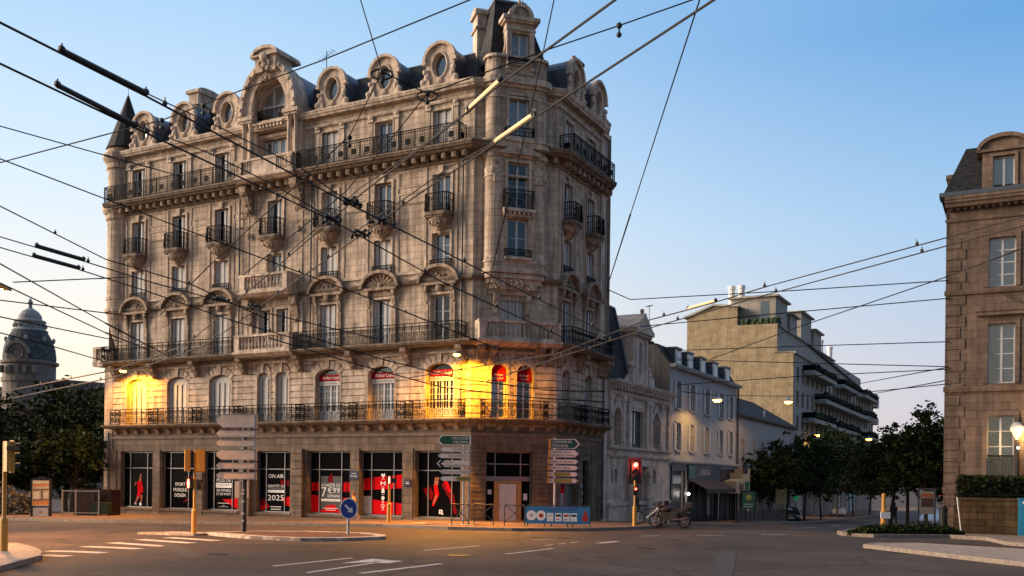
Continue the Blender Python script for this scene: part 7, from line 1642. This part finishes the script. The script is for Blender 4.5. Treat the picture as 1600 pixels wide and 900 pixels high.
mb = MB(); mb.ball((0, -.09, 4.35), .05, .05, .05, 8); mb.build('small_light', emis('white pilot light', (1, .9, .7), 8), o, F)
# ---- big sodium street lamp at the left edge
F = TM(-20.6, 35.0, g(-20.6, 35)); o = tag(empty('street_lamp', M=F), 'orange sodium street lamp reaching in from the left edge', 'street lamp')
mb = MB(); mb.lathe([(.16, 0), (.14, 1), (.09, 8.9)], 10); mb.tube([(0, 0, 8.9), (.3, 0, 9.25), (1.0, 0, 9.38)], .05, 8); mb.build('pole', M_dsteel, o, F)
mb = MB(); mb.extr([(.9, 9.34), (2.15, 9.28), (2.3, 9.18), (2.32, 9.08), (2.15, 9.12), (1.0, 9.16)][::-1], -.17, .17); mb.build('lamp_head', mat('ochre lamp housing', (.35, .17, .03), .5, var=.1), o, F)
mb = MB(); mb.ball((1.6, 0, 9.15), .55, .15, .08, 12); mb.build('lens', emis('warm sodium lens', (1, .5, .12), 8), o, F)
ld = bpy.data.lights.new('sodium_light', 'SPOT'); ld.energy = 3000; ld.color = (1, .42, .10); ld.spot_size = math.radians(165); ld.spot_blend = .5; ld.shadow_soft_size = .3; link('sodium_light', ld, o, F @ TM(1.6, 0, 9.0) @ Matrix.Rotation(math.radians(20), 4, 'Y'))
# ---- lamps hanging over the side street
GH = 'lamps hanging over the side street'
for (x, y, z), lab in (((14.8, 70, 8.19), 'hanging lamp in front of the white house'), ((22.8, 80, 8.93), 'hanging lamp in front of the blank ochre gable'), ((37.9, 120, 8.1), 'hanging lamp above the dark street trees, below the first balconies'), ((55.3, 150, 9.0), 'hanging lamp at the far end of the balconies'), ((74.5, 200, 8.4), 'farthest and smallest hanging lamp down the side street')):
    F = TM(x, y, z); o = tag(empty('hanging_lamp', M=F), lab, 'street lamp', GH); s = max(1, y/110)
    mb = MB(); mb.lathe([(.42*s, .02), (.36*s, .12), (.16*s, .22), (.1, .3), (.05, .55)], 14); mb.build('hood', M_steel, o, F)
    mb = MB(); mb.ball((0, 0, -.0), .33*s, .33*s, .17*s, 12); mb.build('lens', emis('yellow street lens', (1, .44, .05), 4), o, F)
    ld = bpy.data.lights.new('sodium_light', 'SPOT'); ld.energy = 110; ld.color = (1, .55, .14); ld.spot_size = math.radians(160); ld.shadow_soft_size = .3; link('sodium_light', ld, o, F @ TM(0, 0, -.25))

# ================================================================== PEOPLE
def person(x, y, rz, z, joints, radii, label, cols, hscale=1.):
    """one continuous skinned body; cols = [(z below which, material index)...]"""
    me = bpy.data.meshes.new('person_skeleton'); names = list(joints); ed = [('pelvis', 'chest'), ('chest', 'neck'), ('neck', 'head'), ('head', 'crown'), ('chest', 'shl'), ('shl', 'ell'), ('ell', 'hal'), ('hal', 'fil'), ('chest', 'shr'), ('shr', 'elr'), ('elr', 'har'), ('har', 'fir'), ('pelvis', 'hil'), ('hil', 'knl'), ('knl', 'anl'), ('anl', 'tol'), ('pelvis', 'hir'), ('hir', 'knr'), ('knr', 'anr'), ('anr', 'tor')]
    me.from_pydata([joints[k] for k in names], [(names.index(a), names.index(b)) for a, b in ed], [])
    o = bpy.data.objects.new('person_skeleton', me); COL.objects.link(o); md = o.modifiers.new('skin', 'SKIN')
    for i, k in enumerate(names): r = radii[k]; me.skin_vertices[0].data[i].radius = r if isinstance(r, tuple) else (r, r)
    me.skin_vertices[0].data[names.index('pelvis')].use_root = True
    o.modifiers.new('sub', 'SUBSURF').levels = 2
    m2 = bpy.data.meshes.new_from_object(o.evaluated_get(bpy.context.evaluated_depsgraph_get())); bpy.data.objects.remove(o); m2.name = 'person'
    for q in cols['mats']: m2.materials.append(q)
    for p in m2.polygons:
        c = p.center; p.material_index = cols['f'](c); p.use_smooth = True
    P = _link(m2, TM(x, y, z, rz), label, hscale); return P
def _link(m2, M, label, s):
    o = link('person', m2, None, M @ Matrix.Scale(s, 4)); tag(o, label, 'person'); return o
SK = mat('skin', (.42, .24, .16), .6, var=.05); HR = mat('auburn hair', (.16, .06, .02), .7, var=.2); TOP = mat('orange yellow top', (.62, .30, .07), .8, var=.1); TRO = mat('dark trousers', (.05, .04, .04), .85, var=.1); DK = mat('dark coat', (.018, .018, .022), .85, var=.2); SHO = mat('pale shoes', (.5, .42, .34), .7, var=.05)
def stance(st=.25, arm=.12, lean=.05):
    # walking along +x: left leg forward, right leg back, arms swinging
    J = dict(pelvis=(0, 0, .95), chest=(lean*.6, 0, 1.3), neck=(lean, 0, 1.47), head=(lean*1.3, 0, 1.60), crown=(lean*1.3, 0, 1.68), shl=(lean*.8, .18, 1.40), ell=(lean-arm, .24, 1.14), hal=(lean-arm*.6, .22, .92), fil=(lean-arm*.3, .21, .82), shr=(lean*.8, -.18, 1.40), elr=(lean+arm, -.24, 1.14), har=(lean+arm*2.2, -.2, .96), fir=(lean+arm*2.8, -.18, .90),
             hil=(0, .10, .90), knl=(st*.75, .10, .50), anl=(st*1.0, .10, .09), tol=(st*1.0+.17, .11, .04), hir=(0, -.10, .90), knr=(-st*.25, -.10, .48), anr=(-st*1.3, -.10, .14), tor=(-st*1.3+.14, -.11, .03))
    R = dict(pelvis=(.15, .12), chest=(.16, .12), neck=.06, head=(.095, .10), crown=(.07, .08), shl=.065, ell=.045, hal=.035, fil=.022, shr=.065, elr=.045, har=.035, fir=.022, hil=.09, knl=.062, anl=.042, tol=.032, hir=.09, knr=.062, anr=.042, tor=.032); return J, R
def hair(o, M, m, J, s):
    c = J['head']; mb = MB(); mb.ball((c[0]-.02, 0, c[2]+.05), .115, .11, .11, 10); mb.ball((c[0]-.07, 0, c[2]-.03), .07, .09, .13, 8); mb.build('hair', m, o, M @ Matrix.Scale(s, 4), smooth=True)
def face(o, M, J, s):
    c = J['head']; mb = MB(); mb.ball((c[0]+.105, 0, c[2]), .02, .014, .025, 6, 0); mb.ball((c[0]+.01, .1, c[2]), .025, .012, .035, 6, 0); mb.ball((c[0]+.01, -.1, c[2]), .025, .012, .035, 6, 0)
    for q in (-.035, .035): mb.ball((c[0]+.092, q, c[2]+.025), .012, .014, .009, 6, 1)
    mb.box(c[0]+.09, c[0]+.1, -.025, .025, c[2]-.055, c[2]-.047, 2); mb.build('face', [SK, M_black, M_redd], o, M @ Matrix.Scale(s, 4))
def walker(x, y, rz, label, mats, hairm, s=1., st=.25):
    J, R = stance(st)
    def f(c): return 0 if c.z > 1.47 or (abs(c.y) > .17 and c.z < 1.12 and c.z > .75) else (1 if c.z > .92 else (2 if c.z > .08 else 3))
    z = g(x, y)+.14; o = person(x, y, rz, z, J, R, label, dict(mats=mats, f=f), s); M = TM(x, y, z, rz); hair(o, M, hairm, J, s); face(o, M, J, s); return o
walker(-8.15, 50.0, PI+.2, 'person in an orange top walking past the gym windows behind the blue sign', [SK, TOP, SK, SHO], HR, .86)
x, y = 24.0, 60.6; walker(x, y, PI*.55, 'person in dark clothes walking away beyond the yellow post', [SK, DK, TRO, M_black], M_black, 1.)
# ================================================================== OVERHEAD WIRES
WIRES = [
 ('A1', 0.017, [(-4.28, 7.44, 6.0), (-3.54, 9.23, 6.0), (-2.19, 12.85, 6.0), (2.35, 24.08, 6.0)], 'thick upper trolley wire from the top left, its dark bar above the round turret'),
 ('A1b', 0.01, [(-3.63, 9.46, 6.12), (-3.24, 10.62, 6.2), (-2.66, 11.95, 6.2), (-2.19, 12.86, 6.02)], 'thin feeder wire above the upper trolley wire before the arched dormer'),
 ('A2', 0.017, [(-4.7, 8.18, 6.0), (-3.97, 10.09, 6.0), (-2.58, 13.67, 6.0), (-1.34, 17.84, 6.0), (2.96, 29.25, 6.0)], 'thick lower trolley wire from the top left, its dark bar ending at the cone roof'),
 ('A2b', 0.01, [(-4.07, 10.35, 6.12), (-3.62, 11.47, 6.2), (-3.16, 12.71, 6.2), (-2.58, 13.68, 6.02)], 'thin feeder wire above the lower trolley wire over the fifth-floor iron railing'),
 ('B1', 0.017, [(-23.39, 44.06, 6.0), (-13.95, 33.86, 6.0), (-9.23, 27.2, 6.0), (-4.17, 16.85, 6.0), (-1.93, 12.27, 6.0), (-0.56, 9.69, 6.0), (-0.15, 8.84, 6.0), (0.73, 7.27, 6.0), (0.92, 6.89, 6.0)], 'rising trolley wire from the lower left, its pale bar at the roof cornice'),
 ('B1b', 0.009, [(-3.84, 16.38, 6.15), (-2.1, 12.9, 6.22), (-1.17, 11.27, 6.2), (-0.55, 9.75, 6.05)], 'thin feeder wire that meets the upper pale bar at the roof cornice'),
 ('B2', 0.017, [(-24.54, 47.42, 6.0), (-14.97, 36.35, 6.0), (-8.67, 27.15, 6.0), (-3.51, 16.87, 6.0), (-1.19, 12.24, 6.0), (-0.24, 10.46, 6.0), (0.17, 9.68, 6.0), (1.47, 7.25, 6.0), (1.65, 6.91, 6.0)], 'rising trolley wire from the lower left, its pale bar before the corner oriel'),
 ('B2b', 0.009, [(-2.67, 15.27, 6.15), (-1.44, 13.14, 6.22), (-0.83, 11.89, 6.2), (-0.23, 10.53, 6.05)], 'thin feeder wire that meets the lower pale bar before the oriel'),
 ('D1', 0.015, [(-8.01, 14.5, 6.0), (-7.68, 15.53, 6.0), (-7.35, 16.48, 6.0), (-6.83, 18.29, 6.0), (-5.48, 21.62, 6.0), (-3.45, 25.69, 6.0)], 'upper of two trolley wires with short black bars in the left sky'),
 ('D2', 0.015, [(-8.39, 15.18, 6.0), (-8.07, 16.23, 6.0), (-7.74, 17.16, 6.0), (-7.27, 19.13, 6.0), (-6.62, 22.58, 6.0), (-4.95, 28.48, 6.0)], 'lower of two trolley wires with short black bars in the left sky'),
 ('C1', 0.015, [(7.02, 12.7, 6.0), (6.35, 14.19, 6.0), (4.7, 17.89, 6.0), (4.08, 19.57, 6.0), (3.69, 20.49, 6.0), (2.9, 22.24, 6.0), (1.26, 28.05, 6.0), (-3.78, 35.28, 6.0)], 'upper trolley wire from the brown stone building, its pale bar below white chimneys'),
 ('C2', 0.015, [(7.26, 13.13, 6.0), (6.57, 14.69, 6.0), (4.91, 18.69, 6.0), (3.18, 23.18, 6.0), (1.78, 27.57, 6.0), (-1.01, 36.36, 6.0)], 'lower trolley wire from the brown stone building, ending below the corner balustrade'),
 ('S1', 0.012, [(-16.61, 30.0, 12.33), (-11.72, 21.95, 9.5), (-8.64, 26.92, 9.0), (-4.48, 36.91, 8.8), (-0.73, 49.0, 8.88)], 'span wire falling from the left edge to the corner stone balustrade'),
 ('S2a', 0.012, [(-8.46, 15.29, 7.2), (-8.02, 15.03, 7.2), (-5.77, 13.69, 7.2), (-4.82, 13.14, 7.2), (-4.07, 12.56, 7.2), (-2.29, 11.21, 7.2), (-0.49, 9.73, 7.2), (-0.12, 9.42, 7.2)], 'span wire with ball insulators rising from the left edge past the turret to the top'),
 ('S3', 0.01, [(-11.65, 21.02, 10.0), (-11.36, 21.28, 10.0), (-9.19, 21.64, 9.5), (-20.85, 60.0, 20.87)], 'thin cable from the left edge to the fifth-floor wall beside the turret'),
 ('S4', 0.011, [(-10.88, 19.66, 8.0), (-10.88, 20.41, 8.0), (-9.78, 23.1, 7.5), (-8.19, 24.57, 7.2), (-7.3, 28.77, 7.0)], 'thin span wire from the left edge down to the trolley wires before the first windows'),
 ('S6', 0.011, [(-11.22, 20.31, 7.0), (-11.4, 21.41, 7.0), (-12.57, 29.76, 7.0), (-20.79, 59.0, 9.42)], 'thin wire sloping down over the dome lantern to the left balcony'),
 ('S7', 0.011, [(-12.45, 22.55, 7.0), (-12.56, 23.6, 7.0), (-13.43, 31.81, 7.0), (-22.54, 60.0, 10.0)], 'thin wire sloping down from the orange street lamp to the left balcony'),
 ('S8', 0.009, [(-17.49, 33.71, 9.0), (-15.19, 35.36, 9.5), (-24.19, 61.0, 14.76)], 'faint level cable between the orange street lamp and the building'),
 ('S9', 0.01, [(-17.22, 31.2, 8.0), (-16.82, 31.63, 8.0), (-15.1, 35.73, 8.3), (-22.37, 60.0, 12.03)], 'thin cable passing just over the tip of the dome'),
 ('S10', 0.013, [(-17.13, 31.05, 7.5), (-16.97, 31.9, 7.5), (-16.94, 40.57, 8.0), (-25.15, 62.0, 10.8)], 'dark cable passing in front of the top of the dome'),
 ('S11', 0.01, [(-21.1, 38.26, 8.0), (-20.77, 39.08, 8.0), (-21.66, 45.59, 8.3), (-26.04, 62.0, 9.48)], 'thin low cable passing behind the middle of the dome'),
 ('S12', 0.012, [(-1.82, 10.4, 8.0), (-1.85, 11.38, 8.0), (-1.5, 10.76, 6.9)], 'span wire from the top edge down to the round dormer window with the ring'),
 ('S12b', 0.011, [(-1.5, 10.76, 6.9), (-2.06, 11.95, 6.6), (-5.63, 17.94, 6.3), (-8.49, 23.19, 6.2)], 'thin wire from the ring at the round dormer down past the central bay'),
 ('S13', 0.01, [(0.56, 12.67, 9.0), (0.5, 13.35, 9.0), (0.4, 15.07, 9.0), (0.21, 17.37, 8.8), (-0.15, 21.48, 8.6), (-1.49, 49.5, 11.43)], 'thin cable dropping from the top edge over the corner windows'),
 ('S14', 0.011, [(3.21, 16.45, 11.0), (3.26, 17.33, 11.0), (3.53, 29.6, 10.5), (5.49, 57.0, 13.72)], 'thin cable across the open sky to the right end of the corner building'),
 ('S15', 0.012, [(2.37, 9.65, 7.4), (1.81, 10.08, 7.4), (1.1, 10.45, 7.3), (0.37, 10.81, 7.2), (-1.05, 11.36, 6.9), (-1.5, 10.76, 6.9)], 'span wire with a small insulator crossing in front of the corner roof dormer'),
 ('S15b', 0.011, [(-1.05, 11.36, 6.9), (-1.51, 11.93, 6.6), (-2.34, 13.3, 6.3), (-5.18, 18.45, 6.2)], 'thin wire from the loop under the last round dormer down to the trolley wires'),
 ('R1', 0.013, [(5.54, 57.5, 13.66), (6.98, 58.0, 13.16), (15.03, 52.0, 12.64), (21.8, 48.4, 12.53)], 'long level cable across the street, the highest one between the two buildings'),
 ('R2', 0.012, [(7.83, 60.0, 11.87), (15.68, 53.0, 11.68), (21.81, 48.4, 11.64)], 'level cable across the street passing over the gable terrace'),
 ('R3', 0.012, [(10.01, 18.09, 7.0), (21.71, 48.2, 12.72), (18.36, 62.0, 12.31), (14.98, 74.0, 11.6)], 'diagonal cable from the right-hand building down to the white house front'),
 ('R4', 0.01, [(11.48, 70.0, 11.72), (17.78, 60.0, 10.76), (21.78, 48.4, 9.46)], 'level cable crossing the blank gable below its terrace'),
 ('R5', 0.01, [(11.95, 70.0, 11.07), (17.79, 60.0, 9.73), (21.73, 48.4, 8.21)], 'level cable crossing the middle of the blank gable'),
 ('R6', 0.009, [(11.51, 70.0, 9.21), (18.4, 62.0, 9.11), (21.73, 48.4, 8.08)], 'thin cable rising gently to the right across the lower gable'),
 ('R7', 0.009, [(28.51, 80.0, 10.48), (21.73, 48.4, 8.17)], 'short thin cable between the far balconies and the right-hand building'),
 ('R8', 0.009, [(32.69, 90.0, 10.42), (21.74, 48.4, 7.53)], 'lowest short cable between the far balconies and the right-hand building'),
 ('R9', 0.01, [(11.56, 66.0, 8.4), (14.76, 70.0, 8.51), (22.81, 80.0, 9.4), (23.11, 70.0, 8.61), (21.74, 48.4, 7.34)], 'span wire that carries the two hanging street lamps'),
 ('L1', 0.012, [(-5.44, 24.71, 6.0), (-4.01, 29.94, 6.0), (-1.93, 35.52, 6.0), (1.54, 39.76, 6.0), (3.8, 40.05, 6.0)], 'low trolley wire in front of the lit first-floor windows, upper one'),
 ('L2', 0.012, [(-6.45, 25.47, 6.0), (-5.03, 31.4, 6.0), (-2.88, 38.92, 6.0), (1.11, 43.67, 6.0), (4.32, 45.4, 6.0)], 'low trolley wire in front of the lit first-floor windows, lower one'),
]
BARS = {
  'A1': ((-3.92, 8.32, 6.0), (-3.54, 9.23, 6.0)),
  'A2': ((-4.31, 9.07, 6.0), (-3.97, 10.09, 6.0)),
  'B1': ((-0.49, 9.59, 6.0), (-0.15, 8.84, 6.0)),
  'B2': ((-0.22, 10.44, 6.0), (0.17, 9.67, 6.0)),
  'D1': ((-7.68, 15.53, 6.0), (-7.35, 16.48, 6.0)),
  'D2': ((-8.07, 16.23, 6.0), (-7.74, 17.16, 6.0)),
  'C1': ((3.69, 20.49, 6.0), (4.08, 19.57, 6.0)),
}
XING = [(-2.18, 12.79, 6.0), (-2.58, 13.67, 6.0), (-1.9, 13.71, 6.0), (-2.29, 14.45, 6.0), (-6.1, 20.09, 6.0), (-5.56, 20.81, 6.0)]
BALLS = [(-4.82, 13.14, 7.2), (-4.08, 12.6, 7.2), (-1.5, 10.76, 6.9), (-1.05, 11.36, 6.9), (1.1, 10.45, 7.3), (-2.07, 12.01, 6.6)]

GWR = 'overhead wires across the square'
M_bar = mat('glass fibre bar with lamplight tint', (.80, .62, .34), .45, var=.12); M_bard = mat('dark insulating bar', (.018, .014, .014), .5, var=.1)  # pale bars: reflected orange lamplight is put into their colour
M_cop = mat('sooty copper wire', (.020, .014, .012), .7, .2, var=.1)
def poly_at(P, t):
    return P[0]+(P[1]-P[0])*t
mb = MB(); mb.ball((0, 0, .02), .022, .022, .028, 6); mb.tube([(0, 0, 0), (0, 0, .07)], .006, 4); CLAMP = mb.mesh('clamp', M_black)
for n_, r, pts, lab in WIRES:
    far = max(p[1] for p in pts)
    o = tag(empty('overhead_wire', pts[0]), lab, 'wire', GWR); mb = MB()
    P = [Vector(p) for p in pts]; Q = []
    for i in range(len(P)-1):
        k = max(1, int((P[i+1]-P[i]).length/2)); Q += [P[i]+(P[i+1]-P[i])*j/k for j in range(k)]
    Q.append(P[-1])
    ok = lambda p: p.z < 30
    for i in range(len(P)-1):
        a, b = P[i], P[i+1]; d = (a.y+b.y)/2; rr = max(r*.62, min(.028, .00062*d)) ; mb.tube([a, b], rr, 6)
    mb.build('cable', M_cop if n_[0] in 'ABCD' else M_wire, o)
    if n_ in ('A1', 'A2', 'B1', 'B2', 'D1', 'D2', 'C1', 'C2', 'S1', 'S4'):
        L0 = 0; nxt = 2.2
        for i in range(len(P)-1):
            a, b = P[i], P[i+1]; l = (b-a).length
            while nxt < L0+l:
                p = a+(b-a)*((nxt-L0)/l); q = 1+.025*p.y; link('clamp', CLAMP, o, Matrix.Translation(p) @ Matrix.Scale(q, 4)); nxt += 3.6
            L0 += l
    if n_ in BARS:
        a, b = Vector(BARS[n_][0]), Vector(BARS[n_][1]); pale = n_[0] in 'BC'; mb = MB()
        rr = .027 if a.y < 12 else .032
        mb.tube([a+Vector((0, 0, .03)), b+Vector((0, 0, .03))], rr, 8, 0)
        for p in (a, b): mb.ball((p.x, p.y, p.z+.04), rr*1.25, rr*1.25, rr*1.2, 8, 1); mb.tube([(p.x, p.y, p.z), (p.x, p.y, p.z+.09)], .008, 5, 1)
        mb.build('insulator_bar', [M_bar if pale else M_bard, M_black], o)
for i, p in enumerate(XING):
    mb = MB(); rn = random.Random(i)
    for k in range(8): mb.ball((p[0]+rn.uniform(-.17, .17), p[1]+rn.uniform(-.17, .17), p[2]+rn.uniform(-.03, .06)), .03, .03, .03, 6)
    for a in (1.186, -1.134): mb.tube([(p[0]-.2*math.cos(a), p[1]-.2*math.sin(a), p[2]+.03), (p[0]+.2*math.cos(a), p[1]+.2*math.sin(a), p[2]+.03)], .022, 6)
    tag(mb.build('wire_crossing', M_black), ['black crossing fitting, highest of the cluster before the central bay', 'black crossing fitting left of the cluster, before a small bowed balcony', 'black crossing fitting right of the cluster, at a bowed balcony bracket', 'black crossing fitting lowest of the cluster, below the bowed balconies', 'black crossing fitting over the arched hoods left of the stone balconies', 'black crossing fitting below the central stone balcony'][i], 'wire fitting', 'trolley wire crossings')
for i, p in enumerate(BALLS):
    mb = MB(); mb.ball(p, .034, .034, .034, 10); mb.ball((p[0], p[1], p[2]-.1), .03, .03, .03, 10); mb.tube([p, (p[0], p[1], p[2]-.1)], .01, 5)
    if i in (2, 3): mb.tube([(p[0]+.12*math.cos(a), p[1], p[2]-.03+.06*math.sin(a)) for a in [2*PI*k/14 for k in range(14)]], .012, 5, closed=True)
    tag(mb.build('ball_insulator', M_black), ['ball insulator pair above the first round dormer by the turret', 'ball insulator pair in front of the stone chimney', 'ball insulator with a ring over the round dormer right of the arched dormer', 'ball insulator with a ring under the last round dormer', 'small insulator in the open sky right of the corner roof', 'small insulator before the fifth-floor railing'][i], 'insulator', 'insulators on the span wires')
